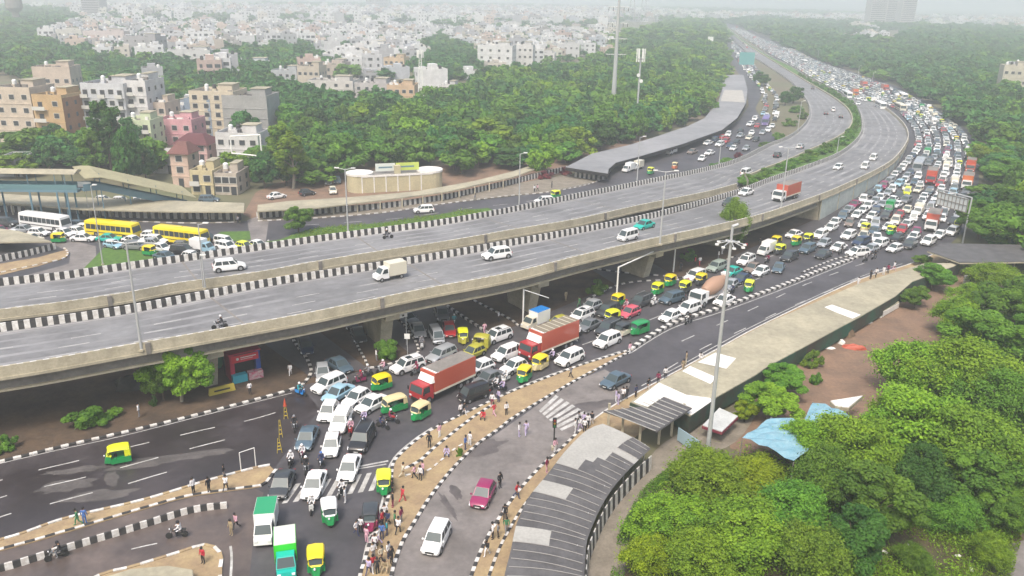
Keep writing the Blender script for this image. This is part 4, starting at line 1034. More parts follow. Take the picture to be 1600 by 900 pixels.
# the left jam: described by what each stands next to
marks = [(70,344,'the white bus'),(176,356,'the left yellow bus'),(283,366,'the right yellow bus'),(162,371,'the teal car'),(280,390,'the black suv'),(317,387,'the pale blue truck'),(93,373,'the yellow auto rickshaw'),(200,395,'the grass triangle'),(400,372,'the crossing'),(10,347,'the left edge of the photo'),(235,393,'the lone yellow auto rickshaw at the barrier')]
def rel(px, py, name_own, marks):
    c = sorted((math.hypot(px-x, (py-y)*2), x, y, n) for x,y,n in marks if math.hypot(px-x,py-y) > 2)[0]
    _, x, y, n = c
    if abs(px-x) > 2.2*abs(py-y): r = 'just left of' if px < x else 'just right of'
    elif py > y: r = 'in front of'
    else: r = 'behind'
    return f'{r} {n}'
for k, px, py, c in LEFTJAM:
    lab = f"{CC.get(c,c)} {CN[k]} in the far left jam, {rel(px,py,'',marks)}"
    veh(k, px, py, 1, .12+.1*math.sin(px), c, lab, 'green' if k=='auto' else 'white' if k=='pickup' else None, group='vehicles of the far left jam')

# ------------------------------------------------------------------ the long jam on the right
rng = random.Random(11)
JL = smooth_line(gpoly([(1262,372),(1290,352),(1330,320),(1375,290),(1403,262),(1425,236),(1427,212),(1419,194),(1402,176),(1376,162),(1340,157),(1312,145),(1270,124),(1240,105),(1205,86),(1180,71),(1160,58),(1141,44)]), 8)
JR = smooth_line(gpoly([(1475,384),(1500,352),(1514,318),(1520,280),(1521,255),(1517,230),(1503,206),(1478,187),(1455,172),(1430,158),(1412,148),(1382,135),(1350,124),(1310,110),(1273,96),(1236,77),(1208,68),(1185,59),(1160,47),(1142,41)]), 8)
JL = resample(JL, 1.0); 
far_marks = [(1436,256,'the silver roofed bus'),(1512,283,'the orange truck'),(1517,258,'the brick red truck'),(1456,275,'the dark red truck'),(1418,299,'the lemon yellow van'),(1390,325,'the small green truck'),(1458,344,'the red brown truck'),(1351,357,'the lemon auto rickshaw'),(1300,345,'the pale wall'),(1500,330,'the sign gantry')]
JFAR = []
Jr = [nearest_on(JR, p) for p in JL]
cands = []
s_i = 0
while s_i < len(JL)-3:
    a = JL[s_i]; c = Jr[s_i]; Wd_ = (c-a).length
    nl = max(2, int(Wd_/2.45))
    t_ = JL[s_i]-JL[s_i+2]; rz0 = math.atan2(t_.y, t_.x)
    for j in range(nl):
        u = (j+.5)/nl
        cands.append((s_i, u, rz0))
    s_i += 1
lane_next = {}
def proj(p):
    v = Vector((p.x, p.y, (p.z if len(p) > 2 else 0)-CH)); d = v.dot(Fw); return 800+FPX*v.dot(R_)/d, 450-FPX*v.dot(U_)/d
COLS = ['white']*13+['silver']*4+['grey']*3+['charcoal']*3+['slate']*2+['navy','cream','black','brown','skyblue','cream','grey','maroon','silver','white','white','white','red']
KN = ['hatch']*6+['sedan']*5+['suv']*5+['van']*1+['suvs']
jam = []
lanes = 9
Ldist = 0
nxt = [rng.uniform(0,4) for _ in range(16)]
i = 0
while i < len(JL)-6:
    a = JL[i]; c = Jr[i]; Wd_ = (c-a).length; nl = min(16, max(2, int(Wd_/2.5)))
    for j in range(nl):
        if i >= nxt[j]:
            u = (j+.5+rng.uniform(-.12,.12))/nl
            p = a.lerp(c, u)
            t0 = JL[max(i-3,0)]-JL[min(i+3,len(JL)-1)]; t1 = Jr[max(i-3,0)]-Jr[min(i+3,len(JL)-1)]
            tt = t0.lerp(t1, u); rz = math.atan2(tt.y, tt.x)+rng.gauss(0,.07)
            px, py = proj(Vector((p.x,p.y,.7)))
            if py > 112: r_ = rng.random(); k = 'auto' if r_ < .05 else 'pickup' if r_ < .075 else 'far_truck' if r_ < .085 else 'bus' if r_ < .092 else rng.choice(KN)
            else: r_ = rng.random(); k = 'far_truck' if r_ < .03 else 'bus' if r_ < .08 else rng.choice(KN)
            Lk = CAR_DIM[k][0]
            nxt[j] = i+Lk+rng.uniform(.6,1.7)
            q = Vector((p.x+math.cos(rz)*-Lk*.0, p.y, 0))
            me = corners(q.x, q.y, rz, k, .12); bad = False
            for (x, y, r2, kk) in PLACED:
                if abs(x-q.x) < 11 and abs(y-q.y) < 11 and sat(me, corners(x, y, r2, kk, .12)): bad = True; break
            if bad or (px < 1345 and py > 352): nxt[j] = i+1.5; continue
            PLACED.append((q.x, q.y, rz, k)); jam.append((q, rz, k, px, py))
    i += 1
NCAR = 0
near_cars = sum(1 for v in V+LEFTJAM if v[0] in ('hatch','sedan','suv','suvs','suvr'))
budget = 296-near_cars
stuffmb = MB()
cnt = {}
for q, rz, k, px, py in jam:
    if k in ('auto',): c, c2 = rng.choice(['lemon','yellow']), 'green'
    elif k == 'far_truck': c, c2 = rng.choice(['brick','brick','orange','red']), rng.choice(['white','red','orange'])
    elif k == 'bus': c = c2 = rng.choice(['white','cream','silver'])
    elif k == 'pickup': c, c2 = 'white', rng.choice(['white','cream','green'])
    else: c = rng.choice(COLS); c2 = None
    iscar = k in ('hatch','sedan','suv','suvs','suvr')
    z = .03
    if iscar and NCAR >= budget:
        b = PR[k].one; M = Matrix.Translation((q.x,q.y,z)) @ Matrix.Rotation(rz,4,'Z')
        t = MB(); t.v = b.v; t.f = b.f; t.m = b.m; t.slots = [P[c] if isinstance(m,str) else m for m in b.slots]
        t2 = MB(); t2.slots = t.slots; t2.v = [tuple(M @ Vector(v)) for v in t.v]; t2.f = t.f; t2.m = t.m
        stuffmb.merge(t2); continue
    if iscar: NCAR += 1
    if py > 235:
        lab = f"{CC.get(c,c)} {CN[k]} in the right jam, {rel(px,py,'',far_marks)}"
    elif py > 190: lab = f"{CC.get(c,c)} {CN[k]} in the packed bend of the right jam"
    elif py > 150: lab = f"{CC.get(c,c)} {CN[k]} in the jam beyond the bend, by the trees"
    else: lab = f"{CC.get(c,c)} {CN[k]} far off in the hazy jam"
    if py > 120 and len(JFAR):
        nb = sorted((math.hypot(px-a,(py-b)*1.5), a, b, n) for a,b,n in JFAR)[:3]
        for _, a, b, n in nb:
            w2 = f"{CC.get(c,c)} {CN[k]} in the {'right jam' if py > 235 else 'packed bend' if py > 190 else 'jam beyond the bend'}, " + (f"{'left of' if a > px else 'right of'} a" if abs(a-px) > abs(b-py) else ('above a' if b > py else 'below a')) + ('n ' if n[0] in 'aeio' else ' ') + n
            if lab in SEEN: lab = w2 + (f", near {sorted((math.hypot(px-x,py-y),m) for x,y,m in far_marks)[0][1]}" if py > 200 else '')
            if len(lab.split()) > 16: lab = w2 if len(w2.split()) < 17 else ' '.join(w2.replace('in the ','of the ').split()[:16])
    SEEN[lab] = 1; JFAR.append((px,py,f"{CC.get(c,c)} {CN[k]}"))
    PR[k].place((q.x,q.y,z), rz, lab, P[c], P[c2] if c2 else None, 'vehicles of the long right jam', full=False)
if stuffmb.v:
    tag(stuffmb.build('distant_cars'), 'mass of tiny cars in the haze where the jammed road vanishes', 'cars', kind='stuff')
# notable buses and trucks beyond the bend were laid by the loop; traffic of the far side road
FL = smooth_line(gpoly([(1090,228),(1125,215),(1150,203),(1172,188),(1186,168),(1186,148),(1172,128),(1160,110),(1148,90),(1140,70),(1132,52)]), 8)
FR = smooth_line(gpoly([(1150,240),(1180,228),(1200,215),(1216,195),(1222,175),(1218,152),(1200,128),(1185,108),(1165,86),(1150,70),(1136,54)]), 8)
FL = resample(FL, 1.0); Fr = [nearest_on(FR, p) for p in FL]
nxt = [rng.uniform(0,5) for _ in range(8)]
for i in range(4, len(FL)-8):
    a = FL[i]; c = Fr[i]; nl = min(6, max(1, int((c-a).length/3.4)))
    for j in range(nl):
        if i < nxt[j]: continue
        u = (j+.5+rng.uniform(-.15,.15))/nl; p = a.lerp(c,u); tt = FL[i+3]-FL[i-3]; rz = math.atan2(-tt.y,-tt.x)+rng.gauss(0,.06)
        px, py = proj(Vector((p.x,p.y,.7))); r_ = rng.random()
        k = 'auto' if r_ < .06 else 'pickup' if r_ < .12 else rng.choice(KN)
        nxt[j] = i+CAR_DIM[k][0]+rng.uniform(1.5,14 if py > 110 else 5)
        me = corners(p.x,p.y,rz,k,.12)
        if any(abs(x-p.x)<11 and abs(y-p.y)<11 and sat(me,corners(x,y,r2,kk,.12)) for x,y,r2,kk in PLACED): continue
        PLACED.append((p.x,p.y,rz,k)); c_ = rng.choice(COLS) if k not in ('auto','pickup') else ('lemon' if k=='auto' else 'white')
        lab = f"{CC.get(c_,c_)} {CN[k]} on the far side road, " + ('where the grey roof bends' if py > 175 else 'beside the dark round trees' if py > 125 else 'far off before the haze')
        PR[k].place((p.x,p.y,.03), rz, lab, P[c_], P['green'] if k=='auto' else None, 'traffic of the far side road', full=False)
# free flowing traffic far off on the two carriageways
for i in range(26):
    t = rng.uniform(0,1); L_ = resample(d2f, 2.0); k0 = int(len(L_)*(.52+.40*t)); p = L_[k0]; q_ = nearest_on(d2near, p)
    u = rng.choice([.3,.5,.72]); p2 = p.lerp(q_, u); tt = L_[min(k0+2,len(L_)-1)]-L_[k0-1]; rz = math.atan2(tt.y,tt.x)
    if any(math.hypot(x-p2.x,y-p2.y) < 9 for x,y,_,_ in PLACED): continue
    PLACED.append((p2.x,p2.y,rz,'hatch')); c_ = rng.choice(COLS); k = rng.choice(['hatch','sedan','suv','bike','bike'])
    PR[k].place((p2.x,p2.y,hz(p2.x,p2.y)+.01), rz, f"{CC.get(c_,c_)} {CN[k]} driving away on the far carriageway past the bend", P[c_], None, 'traffic driving away past the bend', full=False)
print('cars', near_cars, 'jam', len(jam), 'individual', NCAR, 'unsettled', REPORT)
# ------------------------------------------------------------------ long roofs, walls and sheds
def slab(name, label, cat, top, z, th, m, fascia=None, group=None, posts=None, patches=(), z2=None):
    """roof slab from pixel outline at height z, thing with parts roof, fascia, post"""
    pts = gpoly(top, z); c = pts[0]
    t = thing(name, label, cat, (c.x, c.y, 0), 0, group)
    def loc(b): b.v = [(x-c.x, y-c.y, q) for x,y,q in b.v]; return b
    b = MB(); b.poly(pts, z, m, th=.10); loc(b).build('roof', t)
    if fascia:
        b = MB(); q = [p.copy() for p in pts]+[pts[0].copy()]
        q = [Vector((p.x,p.y,z)) for p in q]
        ctr = sum(pts, Vector((0,0,0)))/len(pts)
        q2 = [p.lerp(Vector((ctr.x,ctr.y,p.z)), .0) for p in q]
        beam(b, q2, .12, -th, -.11, [fascia]); loc(b).build('fascia', t)
    for i, (pp, zz, mm) in enumerate(patches):
        b = MB(); b.poly(gpoly(pp, z), z+.012, mm); loc(b).build('roof_patch', t)
    if posts:
        line = resample(smooth_line(gpoly(posts[0], 0), 4), posts[1])
        for p in line:
            b = MB(); b.box(p.x-.12,p.y-.12,0,p.x+.12,p.y+.12,z-.1,M_conc); loc(b).build('post', t)
    return t
slab('walkway_roof', 'long beige concrete roof beside the outer carriageway with whitewashed patches', 'roof',
     [(985,628),(1032,595),(1067,577),(1117,548),(1200,504),(1270,474),(1340,444),(1425,417),(1447,411),(1500,411),(1490,416),(1425,440),(1400,462),(1340,497),(1317,509),(1260,540),(1200,572),(1180,586),(1120,620),(1078,650),(1060,640),(1037,619),(1012,637),(1003,634)], 2.3, 2.0, M_roofc, fascia=M_green,
     patches=[([(990,628),(1030,598),(1072,617),(1110,622),(1112,627),(1080,649),(1037,620),(1012,636)],0,M_roofw), ([(1066,580),(1078,572),(1120,590),(1110,600)],0,M_roofw), ([(1090,566),(1118,551),(1150,560),(1135,576)],0,M_roofw),
              ([(1288,480),(1300,476),(1345,492),(1332,498),(1306,488)],0,M_roofw)])
# far covered walkways
slab('walkway_roof', 'beige flat roof strip left of the crossing with a dark open side', 'roof', [(-160,302),(0,302.5),(60,306),(150,309),(260,313),(382,317),(381,331),(250,330),(130,327),(60,321),(0,316),(-160,315)], 2.6, .25, M_roofc, fascia=M_roofc, posts=([(-150,340),(0,336),(120,338),(380,345)],5.0))
slab('walkway_roof', 'beige slab strip running right from the crossing below the cream building', 'roof', [(403,320),(450,314),(500,311),(560,307),(650,299),(740,283),(800,268),(832,258),(836,264),(800,277),(760,285),(700,299),(600,312),(500,324),(402,330)], 2.2, .25, M_roofc, fascia=M_roofc, posts=([(405,344),(500,337),(600,328),(700,314),(800,291)],5.0))
slab('walkway_roof', 'wide dark grey roof sweeping along the far side road to the distance', 'roof', [(884,261),(925,240),(985,226),(1030,212),(1050,205),(1075,197),(1100,185),(1122,160),(1129,138),(1127,117),(1162,117),(1168,140),(1166,160),(1152,184),(1128,203),(1066,225),(1000,244),(962,254),(951,264),(950,271)], 2.8, .9, mat('grey_roof_felt',(.30,.30,.31),.8,col2=(.22,.225,.235),scale=.06), fascia=M_dark)
b = MB(); b.poly(gpoly([(1128,150),(1132,141),(1160,141),(1164,160),(1126,158)],2.82), 2.82, mat('pale_roof_concrete',(.42,.40,.36),.8,var=.1,scale=.3)); 
tag(b.build('roof_panel'), 'pale panel in the far narrow part of the dark grey roof', 'roof panel')
def bw_wall(px, h, label, z=0.0, seg=.6, w=.3, n=6, cat='wall'):
    b = MB(); line = resample(smooth_line(gpoly(px, z), n), seg); beam(b, line, w, 0, h, [M_white, M_black], tw=.06)
    return tag(b.build('striped_wall'), label, cat)
bw_wall([(120,334),(200,340),(300,342),(378,343)], 1.5, 'black and white striped wall behind the yellow buses', seg=.75)
bw_wall([(-100,331),(0,331),(42,333)], 1.3, 'black and white striped wall at the far left edge', seg=.75)
bw_wall([(401,341),(450,338),(500,334),(600,326),(700,311),(800,288),(860,273),(890,266)], 1.3, 'black and white striped wall along the far footpath', seg=.62)
bw_wall([(898,277),(925,280),(950,281)], 1.4, 'short striped wall under the end of the dark grey roof', seg=.6)
bw_wall([(-60,424),(0,409),(40,401),(88,389)], 1.1, 'striped wall under the beige roof by the left slip road', seg=.5)
bw_wall([(-150,927),(0,893),(100,862),(160,844),(225,824),(300,801),(360,793)], 0.62, 'low black and white barrier between the lower left lanes', seg=.56)
bw_wall([(1505,443),(1535,440),(1556,439)], 1.4, 'short striped wall behind the round bushes on the right', seg=1.1)
slab('walkway_roof', 'small beige roof above the striped wall at the left edge', 'roof', [(-120,352),(0,357),(30,361),(80,377),(0,378),(-120,380)], 2.2, .25, M_roofc, fascia=M_roofc)
slab('walkway_roof', 'beige slab at the bottom left corner island', 'roof', [(120,915),(205,889),(262,884),(300,890),(305,925),(150,960)], .9, .4, M_roofc, fascia=M_conc)
slab('tin_shed', 'dark tin shed on the right beyond the gantry with ribbed roof', 'shed', [(1450,392),(1470,380),(1640,383),(1640,408),(1500,410)], 3.0, .3, M_tin, fascia=M_roofc, posts=([(1480,420),(1600,420)],6.0))
# dark tin roof over the stall
t = slab('stall_roof', 'dark corrugated tin roof over the roadside stall beside the whitewashed roof', 'roof', [(943,642),(1000,635.5),(1012,638),(1038,619.5),(1081,637),(1026,674),(985,656)], 3.0, .12, M_tin, fascia=M_tin, posts=([(950,668),(1010,700),(1070,665)],2.4))
b = MB(); A = gpoly([(948,643),(1038,620)],3.03); B_ = gpoly([(1024,673),(1080,637)],3.03)
for i in range(9):
    t0 = i/8; p = A[0].lerp(A[1],t0); q = B_[0].lerp(B_[1],t0); d = (q-p).normalized(); b.obox(((p.x+q.x)/2,(p.y+q.y)/2),(d.x,d.y),(q-p).length,.10,3.005,3.05,M_tinl)
o = b.build('roof_rib', t); o.location = -t.location
# curved tin roof with striped wall
LE = smooth_line(gpoly([(942,662),(917,672),(884,704),(860,735),(842,757),(827,775),(816,797),(806,822),(798,860),(788,900),(778,960)],2.7),10)
RE = smooth_line(gpoly([(1017,700),(1000,715),(985,730),(965,752),(950,772),(937,795),(925,822),(917,845),(914.5,875),(913,900),(911,960)],2.3),10)
LE = resample(LE, 1.05); RE_ = resample(RE, .5); n = len(LE)
RE2 = [RE_[min(len(RE_)-1, int(i*(len(RE_)-1)/(n-1)))] for i in range(n)]
t = thing('curved_tin_roof', 'curved dark tin roof with pale sheets over the footpath at the bottom', 'roof', (LE[0].x,LE[0].y,0))
pale = lambda s_, u: (s_ in (7,8) and u < 1) or (s_ in (1,2,3,4) and u < .52) or (s_ in (3,) and u >= .5) or (s_ in (11,12) and u < .56) or (s_ in (17,18) and u < .56) or s_ == 0
tot = sum((LE[i+1]-LE[i]).length for i in range(n-1)); pan = MB(); dk = MB(); rb = MB()
def arch(a, c, u): p = a.lerp(c, u); p = p.copy(); p.z += .22*math.sin(math.pi*u)-.1*u; return p
NP = n-1
for i in range(NP):
    fr = i/NP
    for j in range(8):
        u0, u1 = j/8, (j+1)/8
        palef = (fr < .20 and u0 < .60) or (.085 < fr < .14 and u0 >= .3) or (.20 <= fr < .30 and u0 < .375) or (.41 < fr < .475 and u0 < .5) or (.66 < fr < .735 and u0 < .5) or (.205 < fr < .245 and u0 < .5)
        q = [arch(LE[i],RE2[i],u0), arch(LE[i],RE2[i],u1), arch(LE[i+1],RE2[i+1],u1), arch(LE[i+1],RE2[i+1],u0)]
        (pan if palef else dk).add(q, [(0,3,2,1)] if (q[1]-q[0]).cross(q[3]-q[0]).z < 0 else [(0,1,2,3)], M_tinl if palef else M_tin)
    if i % 1 == 0:
        palec = fr < .2
        for j in range(8):
            u0, u1 = .03+.94*j/8, .03+.94*(j+1)/8
            if (fr < .30 and u0 < .56) or (.41 < fr < .475 and u0 < .5) or (.66 < fr < .735 and u0 < .5): continue
            a = arch(LE[i],RE2[i],u0)+Vector((0,0,.03)); c = arch(LE[i],RE2[i],u1)+Vector((0,0,.03)); rb.tube(a, c, .035, .035, mat('rib_grey',(.27,.26,.25),.7), 5, False)
for b, nm in ((dk,'roof'),(pan,'pale_sheet'),(rb,'roof_rib')):
    b.v = [(x-LE[0].x,y-LE[0].y,z) for x,y,z in b.v]; b.build(nm, t)
for i in range(0, n, 5):
    for E_ in (LE, RE2):
        p = E_[i].lerp(LE[i] if E_ is RE2 else RE2[i], .12); b = MB(); b.tube((p.x-LE[0].x,p.y-LE[0].y,0),(p.x-LE[0].x,p.y-LE[0].y,2.4),.06,.06,M_steel,6); b.build('post', t)
b = MB(); line = offset(resample(RE, .62), .12); line = [Vector((p.x,p.y,0)) for p in line]; c_ = sum(LE,Vector((0,0,0)))/len(LE)
if (line[5]-LE[0]).length < (RE[0]-LE[0]).length: line = offset(resample(RE,.62), -.12)
line = [Vector((p.x,p.y,0)) for p in line]
beam(b, line, .3, 0, 1.5, [M_white, M_black], tw=.1); tag(b.build('striped_wall'), 'black and white striped wall along the outer edge of the curved tin roof', 'wall')
# blue tarpaulin shelter and small sheds in the undergrowth
M_tarp = mat('blue_tarpaulin',(.17,.36,.46),.8,col2=(.25,.42,.50),scale=.9)
def tarp(name, label, px, z, m, sag=.25):
    pts = gpoly(px, z); t = thing(name, label, 'shelter', (pts[0].x,pts[0].y,0)); n_ = 6
    b = MB(); A,B2,C2,D2_ = pts; vs = []
    for i in range(n_+1):
        for j in range(n_+1):
            p = A.lerp(B2,i/n_).lerp(D2_.lerp(C2,i/n_), j/n_); vs.append((p.x-A.x,p.y-A.y,z+sag*math.sin(math.pi*i/n_)+.15*math.sin(i*2.3+j*1.7)))
    b.add(vs, [(i*(n_+1)+j,(i+1)*(n_+1)+j,(i+1)*(n_+1)+j+1,i*(n_+1)+j+1) for i in range(n_) for j in range(n_)], m); b.build('tarpaulin', t)
    for p in pts:
        b = MB(); b.tube((p.x-A.x,p.y-A.y,0),(p.x-A.x,p.y-A.y,z),.05,.05,M_concd,6); b.build('post', t)
tarp('tarpaulin_shelter','faded blue tarpaulin shelter standing among the green trees',[(1160,684),(1240,722),(1300,668),(1205,652)],3.2,M_tarp)
tarp('tarpaulin_shelter','smaller blue tarpaulin behind the large one, partly under leaves',[(1250,668),(1308,690),(1330,650),(1270,628)],3.0,M_tarp)
slab('small_hut', 'small hut with a white flat roof beside the bare red ground', 'hut', [(1298,626),(1348,618),(1326,636),(1306,634)], 2.4, .5, M_roofw, fascia=M_conc)
slab('small_hut', 'pale square hut roof beside the tall lamp pole', 'hut', [(1098,664),(1124,637),(1153,650),(1128,674)], 1.6, .4, mat('pale_sheet_roof',(.55,.56,.54),.7,var=.1,scale=1), fascia=mat('maroon_board',(.20,.03,.05),.7))
b = MB(); 
for i, (x, y) in enumerate([(1060,680),(1088,688)]): pass
A = at(1058,690); B_ = at(1090,712); d = (B_-A).normalized(); c = (A+B_)/2
b.obox((c.x,c.y),(d.x,d.y),(B_-A).length,.08,.2,1.7,mat('pale_blue_sheet',(.30,.42,.48),.6)); tag(b.build('sheet_fence'), 'pale blue metal sheet fence beside the stall', 'fence')
rj = random.Random(5)
def junk(name, cat, label, px, py, m, L_=1.6, W_=.8, h=.5, rz=0):
    p = at(px, py); b = MB(); n_ = 7; vs = []
    for k, (z, s_) in enumerate(((0,1),(h*.6,.9),(h,.55))):
        for i in range(n_):
            a = 2*math.pi*i/n_+.2; r = 1+rj.uniform(-.25,.2); vs.append((L_/2*s_*r*math.cos(a), W_/2*s_*r*math.sin(a), z*(1 if k<2 else rj.uniform(.8,1.1))))
    b.add(vs, [(k*n_+i,k*n_+(i+1)%n_,(k+1)*n_+(i+1)%n_,(k+1)*n_+i) for k in range(2) for i in range(n_)]+[tuple(range(2*n_,3*n_))], m)
    o = b.build(name); o.location = (p.x,p.y,0); o.rotation_euler.z = rz; tag(o, label, cat)
M_red2 = mat('red_plastic',(.42,.09,.05),.5); M_blue2 = mat('blue_sheet',(.03,.18,.5),.6)
junk('overturned_cart','cart','rust red overturned cart lying on the bare ground',1336,545,M_red2,3.0,1.0,.6,-.3)
junk('rubbish_sack','sack','white bundle beside the sheds, nearer of two large ones',1352,503,M_roofw,2.2,1.5,.9,.2)
junk('rubbish_sack','sack','white bundle beside the sheds, farther of two large ones',1372,493,M_roofw,2.0,1.4,.9,1.0)
junk('rubbish_sack','sack','small white sack near the rust red cart',1315,537,M_roofw,.9,.8,.6,0)
junk('blue_bundle','bundle','blue bundle at the green wall under the beige roof',1296,530,M_blue2,2.2,1.2,1.2,.5)
junk('wood_pile','pile','heap of brown firewood against the green wall',1320,524,M_dirt,3.0,2.0,1.1,.4)
junk('wood_pile','pile','heap of brown branches at the foot of the green wall',1255,560,M_dirt,3.0,2.0,1.1,.4)
junk('white_board','board','pale board lying on the red earth',1297,544,M_roofw,1.8,.8,.12,.2)
slab('garment_rack', 'low row of pale cloths drying behind the beige roof', 'rack', [(1375,478),(1400,466),(1405,472),(1380,486)], 1.0, .9, M_roofc, fascia=M_roofw)

# ------------------------------------------------------------------ stalls and boards under the flyover
def stall(name, label, px, py, L_, D_, H_, m, rz, cat='stall', board=None, counter=None):
    p = at(px,py); t = thing(name, label, cat, (p.x,p.y,0), rz)
    b = MB(); b.box(-L_/2,0,0,L_/2,.15,H_,M_trim); b.build('wall', t)
    for x in (-L_/2,L_/2-.12): b = MB(); b.box(x,-D_,0,x+.12,0,H_,m if x < 0 else mat('blue_board',(.02,.07,.30),.5)); b.build('wall', t)
    b = MB(); b.box(-L_/2-.15,-D_-.2,H_,L_/2+.15,.2,H_+.15,m); b.build('roof', t)
    b = MB(); b.box(-L_/2,-D_-.2,0,-L_/2+.5,-D_-.05,H_,m); b.build('front_panel', t)
    b = MB(); b.box(L_/2-.55,-D_-.2,0,L_/2,-D_-.05,H_,mat('blue_board',(.02,.07,.30),.5)); b.build('front_panel', t)
    b = MB(); b.tube((-.9,-D_-.256,H_-.55),(-.9,-D_-.262,H_-.55),.17,.17,M_plate,12); b.build('round_emblem', t)
    b = MB(); b.box(-.55,-D_-.262,H_-.50,1.3,-D_-.256,H_-.40,M_plate); b.build('lettering', t)
    b = MB(); b.box(-.55,-D_-.262,H_-.70,.9,-D_-.256,H_-.64,M_plate); b.build('lettering', t)
    b = MB(); b.box(-L_/2+.2,-D_-.25,H_-1.0,L_/2-.2,-D_-.205,H_-.1,board or m); b.build('sign_board', t)
    b = MB(); b.box(-L_/2,-D_-.9,0,-.1,-D_-.1,.95,counter or m); b.build('counter', t)
    b = MB(); b.box(.1,-D_-.9,0,L_/2,-D_-.1,.95,mat('pink_print',(.55,.10,.18),.6,col2=(.6,.5,.5),scale=2.5)); b.build('counter', t)
    return t
dfl = (N1[40]-N1[20]); FA = math.atan2(dfl.y, dfl.x)
stall('roadside_kiosk','bright red kiosk with blue side and printed counters under the flyover',376,580,3.6,2.2,3.3,mat('red_board',(.45,.02,.06),.5),FA,board=mat('red_board2',(.60,.03,.05),.5),counter=mat('cyan_board',(.05,.35,.45),.5))
p = at(347,613); b = MB(); b.hexa([(-1.5,-.25,0),(1.5,-.25,0),(1.5,.25,0),(-1.5,.25,0)],[(-1.4,-.12,.8),(1.4,-.12,.8),(1.4,.12,.8),(-1.4,.12,.8)],mat('dull_yellow',(.42,.34,.05),.8)); b.box(-.9,-.20,.25,.9,-.16,.5,M_trim); o = b.build('concrete_barrier'); o.location = (p.x,p.y,0); o.rotation_euler.z = FA; tag(o,'low yellow barrier block on the dirt near the red kiosk','barrier')
junk('tarp_heap','heap','green tarpaulin covered heap beside the red kiosk',330,572,mat('green_tarp',(.02,.28,.13),.8),3.0,2.6,2.2,.3)
junk('parked_dark_cart','cart','dark covered cart in the shade behind the tree',205,607,M_trim,3.4,1.8,1.6,.3)
# ------------------------------------------------------------------ lamp posts, masts, gantries, signals
def lamp_post(top, bot, zb, label, arms=1, w=.12, arm=1.5, deckz=False, group='street lamps'):
    p = atd(*bot) if deckz else at(*bot, zb)
    h = (bot[1]-top[1])/pxm(p)/cp*1.0
    # solve height so the top projects at top[1]
    for _ in range(8):
        x, y = proj(Vector((p.x,p.y,p.z+h))); h += (y-top[1])/pxm(p)*1.0
    t = thing('street_lamp', label, 'street lamp', tuple(p), 0, group)
    b = MB(); b.tube((0,0,0),(0,0,h),w,w*.55,M_steel,8); b.box(-w*1.6,-w*1.6,0,w*1.6,w*1.6,.25,M_conc); b.build('pole', t)
    for s_ in ((-1,1) if arms == 2 else (1,)):
        b = MB(); b.tube((0,0,h-.1),(s_*arm*.8,0,h+.15),w*.4,w*.35,M_steel,6); b.build('arm', t)
        b = MB(); b.box(s_*arm*.8-.35,-.14,h+.10,s_*arm*.8+.35,.14,h+.24,M_plate); b.build('lamp_head', t)
    return t
lamp_post((197,379),(221.5,549),0,'street lamp on the near flyover parapet, far left one in front of the grass triangle',2,.16,2.0,True)
lamp_post((314,350),(321,452),0,'street lamp rising from the gap between the carriageways, left',1,.12,1.2,True)
lamp_post((1029,268),(1031,383),0,'street lamp on the near parapet by the teal sedan',2,.16,2.0,True)
lamp_post((1222,231),(1220,326),0,'street lamp on the near parapet beside the red boxed truck',2,.16,2.0,True)
lamp_post((543,264),(544,364),0,'street lamp behind the far barrier in front of the cream building',2,.14,1.6,True)
lamp_post((818,240),(811,324),0,'street lamp behind the far barrier near the auto rickshaw',1,.13,1.2,True)
lamp_post((1008,214),(995,287),0,'leaning street lamp behind the far barrier near the grey roof',1,.13,1.2,True)
lamp_post((1128,212),(1123,260),0,'street lamp behind the far barrier by the hedge',1,.13,1.2,True)
lamp_post((1309,214),(1307,243),0,'street lamp in the planted median at its widest',1,.13,1.2,True)
lamp_post((1252,158),(1246,208),0,'street lamp beside the dark round trees',1,.13,1.2,True)
lamp_post((1365,113),(1362,133),.0,'distant street lamp on the right edge of the jam, right one',1,.18,1.2)
lamp_post((1341,103),(1340,121),.0,'distant street lamp on the right edge of the jam, middle one',1,.18,1.2)
lamp_post((1277,78),(1277,96),.0,'distant street lamp on the right edge of the jam, left one',1,.18,1.2)
lamp_post((142,290),(161,414),.0,'pole with a small white board rising from the grass triangle',1,.12,.8)
lamp_post((313,400),(318,452),0,'short pole between the two carriageways',1,.08,.5,True)
# tall lamp mast
p = at(1103,729); t = thing('lamp_mast', 'very tall grey lamp mast rising from the bushes in the right foreground', 'lamp mast', tuple(p)); h = 20
for _ in range(10): x, y = proj(Vector((p.x,p.y,h))); h += (y-352)/pxm(Vector((p.x,p.y,h)))
b = MB(); b.tube((0,0,0),(0,0,h),.23,.12,M_steel,12); b.build('pole', t)
b = MB(); b.lathe([(.10,h-1.6),(.34,h-1.55),(.34,h-1.45),(.10,h-1.4)], M_steel, 16); b.build('lamp_ring', t)
for k in range(8):
    a = 2*math.pi*k/8; b = MB(); b.tube((.3*math.cos(a),.3*math.sin(a),h-1.5),(1.25*math.cos(a),1.25*math.sin(a),h-1.75),.04,.04,M_steel,5)
    b.box(1.25*math.cos(a)-.14,1.25*math.sin(a)-.14,h-1.87,1.25*math.cos(a)+.14,1.25*math.sin(a)+.14,h-1.74,M_plate); b.build('floodlight', t)
b = MB(); b.tube((0,0,h-.1),(.5,0,h+.1),.16,.14,M_steel,8); b.build('mast_cap', t)
